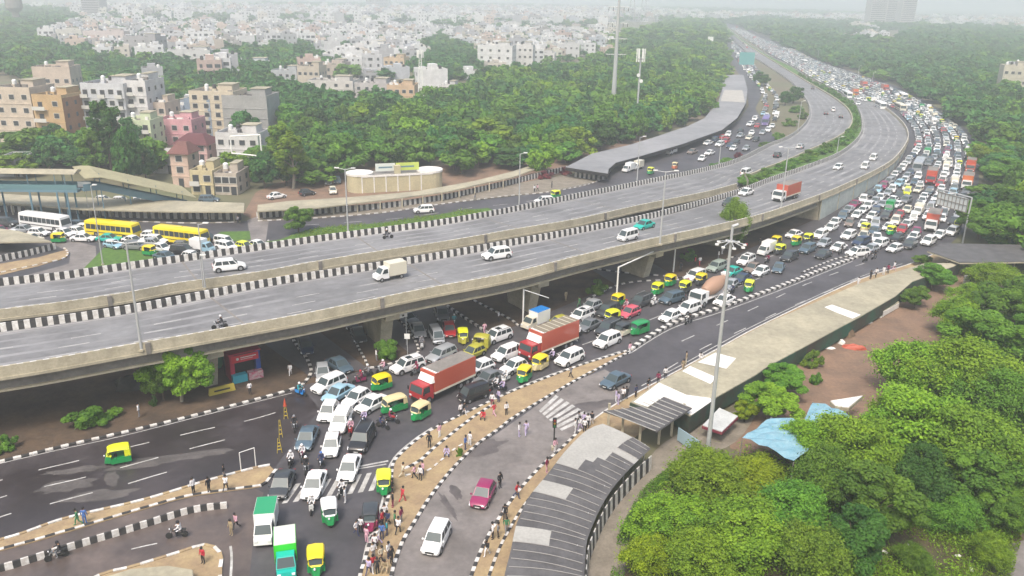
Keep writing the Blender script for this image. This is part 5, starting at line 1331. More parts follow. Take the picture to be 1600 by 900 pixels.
# pylons
def mono(px, py, ytop, label, w=1.1):
    p = at(px,py); h = 40
    for _ in range(12): x, y = proj(Vector((p.x,p.y,h))); h += (y-ytop)/pxm(Vector((p.x,p.y,h)))
    t = thing('power_pylon', label, 'pylon', tuple(p)); b = MB(); b.tube((0,0,0),(0,0,h),w,w*.4,M_steel,12); b.build('pole', t)
    for k, z in enumerate([h-6-i*6.2 for i in range(4)]):
        b = MB(); b.tube((-4.2,0,z+.3),(4.2,0,z+.3),.14,.14,M_steel,5); b.build('cross_arm', t)
        for s_ in (-4,-2.2,2.2,4):
            b = MB(); b.tube((s_,0,z+.2),(s_,0,z-1.2),.10,.10,M_trim,5); b.build('insulator', t)
mono(958,165,-12,'tall single steel power pylon rising above the woods')
def lattice(px, py, ytop, label, w=3.0, ant=False, cat='tower', name='lattice_tower', m=None):
    p = at(px,py); h = 20; m = m or M_steel
    for _ in range(12): x, y = proj(Vector((p.x,p.y,h))); h += (y-ytop)/pxm(Vector((p.x,p.y,h)))
    t = thing(name, label, cat, tuple(p)); b = MB(); n_ = 9
    for k in range(n_):
        z0, z1 = h*k/n_, h*(k+1)/n_; r0, r1 = w*(1-k/n_*.75), w*(1-(k+1)/n_*.75); c0 = [(-r0,-r0),(r0,-r0),(r0,r0),(-r0,r0)]; c1 = [(-r1,-r1),(r1,-r1),(r1,r1),(-r1,r1)]
        for i in range(4):
            b.tube((*c0[i],z0),(*c1[i],z1),.12,.12,m,4,False); b.tube((*c0[i],z0),(*c1[(i+1)%4],z1),.07,.07,m,4,False); b.tube((*c1[i],z1),(*c1[(i+1)%4],z1),.07,.07,m,4,False)
    b.build('lattice', t)
    if ant:
        for k in range(6):
            a = k*math.pi/3; b = MB(); b.box(1.2*math.cos(a)-.2,1.2*math.sin(a)-.2,h-3,1.2*math.cos(a)+.2,1.2*math.sin(a)+.2,h,M_plate); b.build('antenna', t)
    return t
lattice(985,60,-20,'hazy lattice power tower behind the single pole, left',4.5)
lattice(1003,55,-25,'hazy lattice power tower behind the single pole, right',4.5)
lattice(658,165,78,'small lattice mobile mast among trees and houses',1.2,True,'mast','mobile_mast',M_plate)
p = at(994,196); t = thing('mobile_mast', 'slim mobile mast with white panel antennas beside the orange tree', 'mast', tuple(p)); h = 30
for _ in range(12): x, y = proj(Vector((p.x,p.y,h))); h += (y-76)/pxm(Vector((p.x,p.y,h)))
b = MB(); b.tube((0,0,0),(0,0,h-3),.38,.3,M_steel,8); b.build('pole', t)
for k in range(6):
    a = k*math.pi/3; b = MB(); b.box(1.4*math.cos(a)-.16,1.4*math.sin(a)-.13,h-4.5,1.4*math.cos(a)+.16,1.4*math.sin(a)+.13,h,M_plate); b.tube((0,0,h-3.5),(1.6*math.cos(a),1.6*math.sin(a),h-3.5),.1,.1,M_trim,4); b.build('antenna', t)
for a, z in ((0,h-11),(2.5,h-9)):
    b = MB(); b.lathe([(.1,-.2),(.6,0),(.65,.15)],M_plate,10); b.xf(Matrix.Translation((.6*math.cos(a),-.5,z)) @ Matrix.Rotation(math.pi/2,4,'X')); b.build('dish', t)
# sign gantry seen from behind, goalpost gantries, billboard frame
def gantry(label, pA, hA, pB, board=None, cat='gantry', m=M_steel, r=.16, bh=2.2, name='sign_gantry'):
    A = at(*pA); B_ = at(*pB) if pB else None; t = thing(name, label, cat, tuple(A)); h = hA
    b = MB(); b.tube((0,0,0),(0,0,h),r,r*.9,m,8); b.build('post', t)
    D = (B_-A); D.z = 0
    if board is None or board[0] == 2: b = MB(); b.tube((D.x,D.y,0),(D.x,D.y,h),r,r*.9,m,8); b.build('post', t)
    b = MB(); b.tube((0,0,h),(D.x,D.y,h),r*.8,r*.8,m,8); b.build('beam', t)
    if board:
        _, u0, u1, zb, zt, mm = board; d = D.normalized(); L_ = D.length; c = d*(L_*(u0+u1)/2)
        b = MB(); b.obox((c.x,c.y),(d.x,d.y),L_*(u1-u0),.15,zb,zt,mm); b.build('sign_back', t)
        b = MB(); k = 0; nrm = Vector((-d.y,d.x,0)); nrm = nrm if nrm.y < 0 else -nrm
        while k <= 8:
            q = d*(L_*(u0+(u1-u0)*k/8))+nrm*.12; b.obox((q.x,q.y),(d.x,d.y),.12,.1,zb,zt,M_concd); k += 1
        for z in (zb+.1,(zb+zt)/2,zt-.1): q = c+nrm*.14; b.obox((q.x,q.y),(d.x,d.y),L_*(u1-u0),.1,z-.06,z+.06,M_concd)
        b.build('sign_frame', t)
gantry('large overhead road sign seen from behind over the jam on the right',(1504,380),9.0,(1452,363),(1,.08,.95,5.9,8.6,mat('sign_back_grey',(.50,.53,.53),.6)))
gantry('white goalpost height bar in front of the right underpass',(963,470),5.4,(1052,425),None,'height bar',M_plate,.14,name='height_bar')
A = at(817,508); t = thing('barrier_arm','white post with a slanting raised arm by the near pier','barrier',tuple(A)); b = MB(); b.tube((0,0,0),(0,0,5.4),.12,.11,M_plate,8); b.build('post', t); b = MB(); b.tube((0,0,5.3),(3.6,1.5,3.6),.08,.06,M_plate,6); b.build('arm', t)
gantry('low white goalpost bar at the end of the roadside island',(377,737),2.1,(400,729),None,'barrier',M_plate,.05,name='height_bar')
A = at(413,290); t = thing('billboard_frame','empty white billboard frame on a post above the trees','billboard frame',tuple(A))
for a,c in (((0,0,0),(0,0,7.5)),((-7,0,7.6),(0,0,7)),((-7,0,7.6),(-7,0,11.5)),((0,0,7),(0,0,12)),((-7,0,11.5),(0,0,12))):
    b = MB(); b.tube(a,c,.18,.18,M_plate,6); b.build('frame_bar' if c[2] > 7.6 or a[2] > 0 else 'post', t)
def board(px, py, zb, w, h, m, label, rz=0, pole=True, cat='sign'):
    p = at(px,py); t = thing('road_sign', label, cat, (p.x,p.y,0), rz)
    b = MB(); b.tube((0,0,0),(0,0,zb+h),.05,.05,M_steel,6); b.build('post', t)
    b = MB(); b.box(-w/2,-.10,zb,w/2,-.055,zb+h,m); b.build('sign_panel', t)
board(141,345,6.5,2.6,1.4,M_plate,'white board on a post in front of the covered stairs')
board(638,578,2.2,.6,.6,P['yellow'],'small round sign beside the planted pier island') if False else None
board(1164,120,7,9,7,mat('sign_blue_green',(.12,.32,.32),.5),'distant blue green overhead sign board beside the side road')
board(1109,75,3,5,7,M_plate,'distant small pale sign above the trees')
board(637,556,2.4,.7,.7,M_plate,'pale sign on a white post at the edge of the pier island')
# overhead sign on the near pier
A = at(612,545); t = thing('pier_sign','white direction board hanging beside the near pier under the flyover','sign',(A.x,A.y,0),FA)
b = MB(); b.box(-.5,-.2,4.1,2.3,-.12,4.7,M_plate); b.build('sign_panel', t)
for x in (.0,.9,1.7):
    b = MB(); b.box(x-.15,-.215,4.28,x+.15,-.202,4.52,M_trim); b.build('arrow_mark', t)
b = MB(); b.tube((2.2,0,0),(2.2,0,4.7),.07,.07,M_steel,6); b.build('post', t)
# traffic signal
def signal(px, py, h, label):
    p = at(px,py); t = thing('traffic_signal', label, 'traffic light', (p.x,p.y,0))
    b = MB(); b.tube((0,0,0),(0,0,h),.08,.07,M_trim,8); b.box(-.25,-.25,0,.25,.25,.35,M_conc); b.build('pole', t)
    b = MB(); b.box(-.2,-.2,h-1.0,.2,.12,h,M_trim); b.build('signal_head', t)
    for k in range(3):
        b = MB(); b.tube((0,-.2,h-.18-k*.32),(0,-.26,h-.18-k*.32),.11,.11,mat('dead_lamp%d'%k,[(.2,.02,.02),(.25,.15,.02),(.02,.15,.05)][k],.4),8); b.build('lamp', t)
signal(865,702,3.6,'black traffic light beside the curved roof footpath')
signal(318,905,3.0,'slim traffic light on the bottom left island') if False else None
# yellow barricades at the left queue
def barricade(px, py, h, label, red=False, wide=.6):
    p = at(px,py); t = thing('barricade', label, 'barricade', (p.x,p.y,0), .3)
    for s_ in (-1,1): b = MB(); b.tube((s_*wide*.6,0,0),(s_*wide*.15,0,h),.03,.03,mat('worn_yellow',(.50,.38,.04),.7),6); b.build('leg', t)
    for k in range(3): b = MB(); z = .4+k*(h-.6)/3; b.box(-wide*(.55-.12*k),-.03,z,wide*(.55-.12*k),.03,z+.08,mat('worn_yellow',(.50,.38,.04),.7)); b.build('rail', t)
    if red: b = MB(); b.lathe([(.20,h*.8),(.03,h+.5)],mat('cone_orange',(.45,.07,.03),.7),8); b.build('cone', t)
barricade(447,655,2.0,'yellow post barricade topped with an orange red cone', True, .35)
barricade(439,684,2.1,'yellow metal barricade standing in the middle of the row', False, .3)
barricade(437,708,1.7,'yellow metal barricade nearest the roadside island', False, .4)

# ------------------------------------------------------------------ footbridge on the left
M_fbroof = mat('ochre_sheet_roof',(.40,.37,.22),.8,col2=(.34,.31,.19),scale=.2)
def footbridge():
    A0 = at(-60,345); A1 = at(135,347); d = (A1-A0).normalized(); t = thing('covered_footbridge','blue steel footbridge with ochre roof and covered stairs on the left','footbridge',tuple(A0)); hd = 6.8
    L_ = (A1-A0).length; ang = math.atan2(d.y,d.x); t.rotation_euler.z = ang
    b = MB(); b.box(0,-1.6,hd-.5,L_,1.6,hd,M_rail); b.build('deck', t)
    for s_ in (-1.6,1.6):
        b = MB(); b.box(0,s_-.04,hd,L_,s_+.04,hd+1.0,mat('rail_mesh',(.10,.20,.22),.7))
        b.build('railing', t)
    b = MB(); b.hexa([(0,-1.9,hd+3.1),(L_,-1.9,hd+3.1),(L_,1.9,hd+3.1),(0,1.9,hd+3.1)],[(0,-.3,hd+3.7),(L_,-.3,hd+3.7),(L_,.3,hd+3.7),(0,.3,hd+3.7)],M_roofc); b.build('roof', t)
    for x in [3,8,15,22,L_-4]:
        for y in (-1.5,1.5):
            b = MB(); b.tube((x,y,0),(x,y,hd-.5),.18,.18,M_rail,6); b.build('column', t)
            b = MB(); b.tube((x,y,hd),(x,y,hd+3.1),.08,.08,M_rail,6); b.build('roof_post', t)
    # stairs down to the right
    E_ = at(298,322); M_ = t.matrix_world; rel_ = Matrix.Rotation(-ang,4,'Z') @ (E_-A0)
    s0 = Vector((L_,0,hd)); s1 = Vector((rel_.x,rel_.y,0)); 
    def along(u, off, dz):
        p = s0.lerp(s1,u); dd = (s1-s0); dd.z=0; dd.normalize(); nn = Vector((-dd.y,dd.x,0)); z = hd*(1-min(1,max(0,(u-.12)/.88))) ; return Vector((p.x,p.y,z))+nn*off+Vector((0,0,dz))
    K_ = 14
    for nm, off0, off1, z0, z1, m in (('stair_flight',-1.6,1.6,-.35,.0,M_rail),('stair_roof',-3.6,3.6,3.0,3.12,M_fbroof),('stair_railing',-1.66,-1.58,0,1.0,M_rail),('stair_railing',1.58,1.66,0,1.0,M_rail)):
        b = MB()
        for k in range(K_):
            u0,u1 = k/K_,(k+1)/K_
            up = 0 if nm != 'stair_roof' else 1
            q = [along(u0,off0,z0),along(u1,off0,z0),along(u1,off1,z0),along(u0,off1,z0)]; r = [along(u0,off0,z1),along(u1,off0,z1),along(u1,off1,z1),along(u0,off1,z1)]
            b.hexa(q, r, m)
        if nm == 'stair_roof':
            dd = (s1-s0); dd.z = 0; dd.normalize(); b.v = [(x,y,z+.16*((x-s0.x)*-dd.y+(y-s0.y)*dd.x)) for x,y,z in b.v]
        b.build(nm, t)
    for u in (.15,.4,.65,.9):
        for off in (-1.6,1.6):
            b = MB(); p = along(u,off,3.0); b.tube((p.x,p.y,0),(p.x,p.y,p.z),.10,.10,M_rail,6); b.build('column', t)
    b = MB()
    for k in range(40):
        u = .12+.86*k/40; q = along(u,0,.02); 
        p0 = along(u,-1.5,.05); p1 = along(u,1.5,.05); b.tube(p0,p1,.06,.06,M_steel,4,False)
    b.build('step', t)
footbridge()

# cream curved-ended public building with banners
def cream():
    A0 = at(566,302); A1 = at(676,296); d = (A1-A0).normalized(); ang = math.atan2(d.y,d.x); L_ = (A1-A0).length
    t = thing('cream_building','cream low building with rounded ends and a pale banner on its roof','building',tuple(A0),ang)
    mc = mat('cream_plaster',(.56,.50,.32),.9,col2=(.48,.43,.28),scale=.4); b = MB(); hh = 4.2
    b.box(0,0,0,L_,6,hh-.4,mc); b.build('wall', t)
    for cx in (0,L_):
        b = MB(); b.lathe([(3.0,0),(3.0,hh)],mc,20,(cx,3.0)); b.lathe([(2.6,hh),(2.6,hh+.02)],M_roofc,20,(cx,3.0)); b.build('rounded_end', t)
        b = MB(); b.lathe([(3.15,hh-.35),(3.15,hh+.15)],M_roofw,20,(cx,3.0)); b.build('cornice', t)
    b = MB(); b.box(-.1,-.12,hh-.55,L_+.1,.08,hh-.1,M_roofw); b.build('cornice', t)
    b = MB(); b.box(.1,.2,hh-.38,L_-.1,5.9,hh-.3,M_concd); b.build('roof', t)
    for k in range(6):
        b = MB(); x = L_*(k+.02)/6; b.box(x-.12,-.10,0,x+.12,0,hh-.5,M_roofw); b.build('pilaster', t)
    for x0,x1,m in ((L_*.22,L_*.50,mat('white_banner',(.62,.66,.62),.7)),(L_*.51,L_*.84,mat('lime_banner',(.50,.60,.12),.7))):
        b = MB(); b.box(x0,2.5,hh+.2,x1,2.6,hh+2.0,m); b.build('banner', t)
        b = MB(); xm=(x0+x1)/2; b.box(xm-1.6,2.48,hh+.9,xm+1.6,2.49,hh+1.25,M_rail); b.build('banner_lettering', t)
    b = MB(); b.box(L_*.48,1,hh-.3,L_*.56,2.4,hh+1.6,mc); b.build('roof_cabin', t)
cream()
# ------------------------------------------------------------------ trees
def leaf_mat(name, c, v=.35):
    m = bpy.data.materials.new(name); m.use_nodes = True; nt = m.node_tree; b = nt.nodes['Principled BSDF']
    b.inputs['Roughness'].default_value = .65; b.inputs['Specular IOR Level'].default_value = .25
    a = nt.nodes.new('ShaderNodeAttribute'); a.attribute_name = 'tint'
    r = nt.nodes.new('ShaderNodeValToRGB'); e = r.color_ramp.elements
    e[0].color = (c[0]*.66, c[1]*.72, c[2]*.8, 1); e[1].color = (min(1,c[0]*1.5), min(1,c[1]*1.32), c[2]*1.1, 1)
    nt.links.new(a.outputs['Fac'], r.inputs[0])
    oi = nt.nodes.new('ShaderNodeObjectInfo'); h = nt.nodes.new('ShaderNodeHueSaturation')
    mr = nt.nodes.new('ShaderNodeMapRange'); mr.inputs[3].default_value = .80; mr.inputs[4].default_value = 1.22
    nt.links.new(oi.outputs['Random'], mr.inputs[0]); nt.links.new(mr.outputs[0], h.inputs['Value'])
    mr2 = nt.nodes.new('ShaderNodeMapRange'); mr2.inputs[3].default_value = .488; mr2.inputs[4].default_value = .512
    nt.links.new(oi.outputs['Random'], mr2.inputs[0]); nt.links.new(mr2.outputs[0], h.inputs['Hue'])
    nt.links.new(r.outputs[0], h.inputs['Color']); nt.links.new(h.outputs[0], b.inputs['Base Color'])
    tr = nt.nodes.new('ShaderNodeBsdfTranslucent'); nt.links.new(h.outputs[0], tr.inputs[0])
    mx = nt.nodes.new('ShaderNodeMixShader'); mx.inputs[0].default_value = .28
    out = nt.nodes['Material Output']; nt.links.new(b.outputs[0], mx.inputs[1]); nt.links.new(tr.outputs[0], mx.inputs[2]); nt.links.new(mx.outputs[0], out.inputs[0])
    return m
LM = dict(mid=leaf_mat('leaf_green',(.105,.235,.026)), lime=leaf_mat('leaf_lime',(.165,.30,.022)), dark=leaf_mat('leaf_dark',(.045,.125,.02)), olive=leaf_mat('leaf_olive',(.13,.22,.02)),
          far=leaf_mat('leaf_far',(.055,.17,.04)), rust=leaf_mat('leaf_rust',(.30,.12,.03)), plum=leaf_mat('leaf_plum',(.16,.035,.05)), yell=leaf_mat('leaf_yellowgreen',(.20,.30,.012)))
M_bark = mat('bark', (.10,.075,.05), .9, var=.3, scale=3, world=False)
M_barkp = mat('pale_bark', (.26,.23,.18), .9, var=.2, scale=3, world=False)
def crown_mesh(name, seed, R=3.0, Hc=4.0, clumps=40, leaves=260, leaf=.22, flat=.8, spread=1.0, droop=0.0):
    rs = np.random.RandomState(seed)
    C_ = []; tries = 0
    lob = [(rs.uniform(0,2*math.pi), rs.uniform(.65,1.12)) for _ in range(5)]
    while len(C_) < clumps and tries < 9000:
        tries += 1
        u = rs.uniform(-1,1,3); rr = math.sqrt((u**2).sum())
        if rr > 1 or rr < .35: continue
        th = math.atan2(u[1],u[0]); k = .82+.22*math.sin(th*2+seed)+.12*math.sin(th*5+seed*2)
        p = np.array([u[0]*R*k*spread, u[1]*R*k*spread, u[2]*Hc*.5])
        if p[2] < -Hc*.42: continue
        C_.append(p)
    C_ = np.array(C_); cr_ = rs.uniform(.26,.52,len(C_))*R*(.62 if clumps < 100 else .50)
    n = clumps*leaves; idx = np.repeat(np.arange(len(C_)), leaves); n = len(idx)
    d = rs.normal(size=(n,3)); d /= np.linalg.norm(d,axis=1)[:,None]
    rad = cr_[idx]*(rs.uniform(.25,1.0,n)**.45)
    if droop > 0: rad = cr_[idx]*np.abs(rs.normal(size=n))*.72
    pos = C_[idx]+d*rad[:,None]*np.array([1,1,flat]); pos[:,2] -= droop*(np.linalg.norm(pos[:,:2],axis=1)/R)**2*Hc*.3*rs.uniform(0,1,n)
    nm = d*.8+rs.normal(size=(n,3))*.52+np.array([0,0,.7]); nm /= np.linalg.norm(nm,axis=1)[:,None]
    t = np.cross(nm, rs.normal(size=(n,3))); t /= np.linalg.norm(t,axis=1)[:,None]+1e-9; b = np.cross(nm,t)
    s = leaf*rs.uniform(.6,1.4,n)[:,None]
    v = np.stack([pos-t*s, pos-b*s*.55, pos+t*s, pos+b*s*.55], 1).reshape(-1,3)
    me = bpy.data.meshes.new(name); me.vertices.add(len(v)); me.vertices.foreach_set('co', v.astype(np.float32).ravel())
    me.loops.add(n*4); me.loops.foreach_set('vertex_index', np.arange(n*4,dtype=np.int32))
    me.polygons.add(n); me.polygons.foreach_set('loop_start', np.arange(0,n*4,4,dtype=np.int32))
    ct = rs.uniform(0,1,len(C_)); tint = np.clip(ct[idx]*.75+rs.uniform(-.15,.4,n),0,1)
    at_ = me.attributes.new('tint','FLOAT','FACE'); at_.data.foreach_set('value', tint.astype(np.float32))
    me.materials.append(None); me.update(calc_edges=True); me.validate()
    return me
def trunk_mesh(name, seed, h, R, r=.2, m=None):
    rs = random.Random(seed); b = MB(); m = m or M_bark
    top = Vector((rs.uniform(-.3,.3),rs.uniform(-.3,.3),h)); mid = top*.5+Vector((rs.uniform(-.2,.2),rs.uniform(-.2,.2),0))
    b.tube((0,0,-.1),mid,r,r*.8,m,7,False); b.tube(mid,top,r*.8,r*.55,m,7,False)
    for k in range(5):
        a = k*1.26+rs.uniform(-.3,.3); st = mid.lerp(top, rs.uniform(.4,1)); e = st+Vector((math.cos(a)*R*.55,math.sin(a)*R*.55,R*.55*rs.uniform(.6,1.1)))
        b.tube(st,e,r*.42,r*.12,m,5,False)
    return b.mesh(name, 60)
# (crown meshes unit radius R=3, height 4.4; scaled per tree)
NEARC = [crown_mesh('crown_broad%d'%i, 20+i, 3.0, 4.6, 48, 520, .14) for i in range(3)] 
FEATH = [crown_mesh('crown_feathery%d'%i, 40+i, 3.0, 4.2, 120, 380, .10, .7, 1.05, .5) for i in range(3)]
MIDC = [crown_mesh('crown_mid%d'%i, 60+i, 3.0, 4.2, 34, 110, .30) for i in range(4)]
FARC = [crown_mesh('crown_far%d'%i, 80+i, 3.0, 4.0, 26, 34, .55) for i in range(4)]
BUSHC = [crown_mesh('bush%d'%i, 100+i, 3.0, 3.2, 26, 240, .20) for i in range(3)]
TALLC = [crown_mesh('crown_tall%d'%i, 120+i, 2.0, 8.0, 36, 150, .24, 1.3) for i in range(2)]
TRK = [trunk_mesh('trunk%d'%i, i, 3.2, 3.0) for i in range(3)]; TRKP = [trunk_mesh('trunk_pale%d'%i, i+5, 3.2, 3.0, .2, M_barkp) for i in range(2)]
tr = random.Random(3)
def setleaf(o, m):
    o.material_slots[0].link = 'OBJECT'; o.material_slots[0].material = LM[m]
def tree(x, y, R, H, kind, leaf, label, group=None, name='tree', full=True, z0=0.0, bare=1.0):
    """H total height; crown radius R"""
    lib = {'broad':NEARC,'feather':FEATH,'mid':MIDC,'far':FARC,'bush':BUSHC,'tall':TALLC}[kind]; me = tr.choice(lib)
    base = 2.0 if kind == 'tall' else 3.0; ch = {'broad':4.6,'feather':4.2,'mid':4.2,'far':4.0,'bush':3.2,'tall':8.0}[kind]
    if kind == 'bush':
        o = bpy.data.objects.new(name, me); COL.objects.link(o); setleaf(o, leaf); o.location = (x,y,z0+H*.46); o.scale = (R/base,R/base*tr.uniform(.85,1.15),H/ch)
        o.rotation_euler.z = tr.uniform(0,6.28); return tag(o, label, 'bush' if name.endswith('bush') else 'plant', group)
    chh = H*.78
    if not full:
        o = bpy.data.objects.new(name, me); COL.objects.link(o); setleaf(o, leaf); o.location = (x,y,z0+H-chh*.55); o.scale = (R/base,R/base,chh/ch); o.rotation_euler.z = tr.uniform(0,6.28)
        return tag(o, label, 'tree', group)
    t = thing(name, label, 'tree', (x,y,z0), tr.uniform(0,6.28), group)
    k = bpy.data.objects.new('trunk', tr.choice(TRKP if leaf == 'lime' or kind=='feather' else TRK)); COL.objects.link(k); k.parent = t; k.scale = (R/base*.9,R/base*.9,(H-chh*.62)/3.2)
    o = bpy.data.objects.new('crown', me); COL.objects.link(o); o.parent = t; setleaf(o, leaf); o.location = (0,0,H-chh*.5); o.scale = (R/base,R/base*tr.uniform(.9,1.1),chh/ch)
    return t
def tree_px(px, py, rpx, H, kind, leaf, label, **k):
    """px,py is the middle of the crown in the photo, rpx its radius there"""
    zc = H*.58; p = at(px,py,zc); R = rpx/pxm(p)*.90; return tree(p.x,p.y,R,H,kind,leaf,label,**k)
GN = 'trees and thickets of the right foreground'
T = [ # right foreground crowns
(1045,812,70,4.5,'feather','lime','bright lime feathery tree nearest the gravel path, bottom left of the thicket'),
(1105,740,78,4.5,'feather','lime','lime feathery tree right below the tall lamp mast'),
(1010,868,50,3.5,'feather','yell','low yellow green bush tree at the bottom edge by the path'),
(1090,868,70,4.5,'feather','lime','lime feathery tree at the bottom edge, left part of the thicket'),
(1165,830,85,5.0,'feather','lime','wide lime tree in the middle bottom of the thicket'),
(1175,748,72,3.6,'feather','yell','yellow green feathery tree below the blue tarpaulin'),
(1235,800,75,5.5,'feather','mid','green tree in front of the dark gap, below the tarpaulin'),
(1275,870,70,5.5,'feather','olive','olive tree at the bottom edge, middle of the thicket'),
(1340,700,85,7.0,'feather','lime','large lime tree right of the blue tarpaulin'),
(1290,745,60,6.0,'feather','mid','green fine leaved tree between tarpaulin and dark gap'),
(1370,780,75,7.0,'broad','mid','big round green tree in the centre of the thicket'),
(1340,845,65,6.0,'broad','dark','dark green tree below the big round one'),
(1430,660,100,8.0,'feather','lime','large feathery tree filling the middle of the right woods'),
(1440,575,66,7.0,'feather','lime','light green feathery tree beside the bare red earth'),
(1505,575,80,8.0,'feather','lime','tall lime feathery tree near the right edge, upper one'),
(1510,690,90,8.0,'feather','olive','olive green feathery tree in the right woods'),
(1560,520,75,7.0,'broad','mid','green tree at the right edge above the dark hollow'),
(1575,620,70,7.0,'feather','mid','feathery tree at the right edge beside the dark hollow'),
(1590,470,60,7.0,'broad','mid','green tree at the right edge level with the tin shed'),
(1500,495,48,5.5,'feather','lime','lime tree at the top of the right woods beside the brown ground'),
(1540,750,70,6.0,'broad','mid','green tree in the lower right, above the paved corner'),
(1490,800,48,3.6,'feather','mid','slender green tree in the lower right hollow'),
(1440,740,60,6.0,'broad','dark','dark tree in the shaded hollow of the woods'),
(1550,860,38,2.8,'feather','lime','small bright lime bush beside the paved corner'),
(1430,870,32,2.2,'feather','mid','small green sapling at the bottom edge in the litter strewn hollow'),
(1590,800,40,4.0,'broad','mid','green tree at the right edge by the paved corner'),
(1228,592,40,3.6,'broad','mid','green tree behind the beige roof near the bare ground'),
(1203,628,50,4.2,'broad','lime','bright lime tree between the beige roof and the blue tarpaulin'),
(1165,640,22,2.5,'broad','yell','small yellow green tree next to the whitewashed roof'),
(1405,650,50,6.0,'feather','lime','light tree at the lower end of the bare red earth'),
(1268,690,52,5.0,'feather','lime','green tree touching the blue tarpaulin on its right'),
(1460,430,36,4.0,'broad','mid','round green tree behind the beige roof, left of the striped wall'),
(1432,463,26,3.2,'broad','mid','small round green tree beside the larger one behind the beige roof'),
(1520,460,34,4.0,'feather','lime','light green tree behind the short striped wall'),
(1555,430,38,4.5,'feather','lime','light green tree under the tin shed at the right edge'),
(1570,350,70,8.0,'broad','mid','big round tree right of the sign gantry'),
(1535,340,50,7.5,'broad','mid','round tree touching the sign gantry post'),
(1575,270,55,7.5,'broad','mid','bright green tree above the two round ones at the right edge'),
(1545,245,30,7,'broad','lime','light green tree next to the packed bend'),
(1440,405,16,1.8,'broad','mid','small dark bush at the corner of the roof and the road'),
]
for a in T: tree_px(*a, group=GN)
# trees around the flyover
T2 = [

(250,582,32,6.0,'broad','mid','darker green tree merged with the bright one under the parapet'),
(465,340,27,5.0,'broad','mid','round tree on the grass verge left of the lamp post'),
(1148,345,32,9.5,'feather','olive','thin olive tree reaching above the near parapet by the tall mast'),
(604,543,24,2.4,'bush','mid','round green bush in front of the near pier'),
(935,447,18,2.2,'bush','mid','round green bush on the verge beside the underpass'),
(1078,397,16,2.0,'bush','mid','green bush in the shade beside the height bar'),
(138,648,40,2.0,'bush','mid','wide low dark bush on the earth under the flyover'),
(10,690,20,1.5,'bush','mid','green bush at the left edge under the flyover'),
(240,625,8,1.2,'bush','dark','tiny shrub next to the tree under the parapet'),
(1241,147,19,7,'mid','dark','dark round tree between side road and flyover, right one of three'),
(1228,152,14,6,'mid','dark','dark round tree between side road and flyover, left one of three'),
(1190,122,14,7,'mid','dark','dark round tree farther up between the two roads'),
(1120,260,18,2.0,'bush','mid','dense hedge clump by the far road, left part'),
(1140,252,18,2.0,'bush','mid','dense hedge clump by the far road, right part'),
(1235,190,16,2.6,'bush','mid','green shrub clump at the bend beside the far carriageway'),
(1245,170,14,2.6,'bush','mid','green shrub clump under the dark round trees'),
(1218,212,16,2.2,'bush','mid','green shrub clump near the end of the bend verge'),
(1198,226,14,2.0,'bush','mid','lowest shrub clump of the bend verge'),
(1255,180,12,2.4,'bush','mid','shrub clump against the barrier of the bend'),
(853,272,16,1.8,'bush','plum','reddish bougainvillea bush under the grey roof end, left'),
(885,266,14,1.8,'bush','plum','reddish bougainvillea bush under the grey roof end, right'),
(1153,242,9,1.6,'bush','plum','reddish shrub at the end of the hedge'),
(718,706,7,.9,'bush','mid','small plant on the sandy central island'),
(1270,560,20,2.0,'bush','olive','dry olive shrub beside the firewood heap'),
(1275,590,14,1.4,'bush','mid','low shrub on the bare red earth near the hut'),
]
for a in T2: tree_px(*a, **({'name':'roadside_bush'} if a[4]=='bush' else {}))
_p = at(284,627); tree(_p.x,_p.y,3.5,6.7,'broad','lime','bright green tree with pale trunk in front of the near parapet')
# hedge on the planted median
k = 0
for i in range(0, len(MED_A)-1):
    w_ = (MED_A[i]-MED_B[i]).length
    if w_ < 1.5 or MED_A[i].y > 520: continue
    p = MED_A[i].lerp(MED_B[i], .5+.15*math.sin(i)); R = min(w_*.36, 2.4)
    if i % 2 == 0:
        tree(p.x,p.y,R,1.5+.5*math.sin(i*1.3),'bush','mid','green shrub in the median strip '+('beside the red boxed truck' if i < 8 else 'near the street lamp of the median' if i < 22 else 'where the strip is widest' if i < 40 else 'at the narrow bend' if i < 62 else 'far up beyond the bend'), group='shrubs of the median strip', name='median_bush', z0=hz(p.x,p.y)+.2)

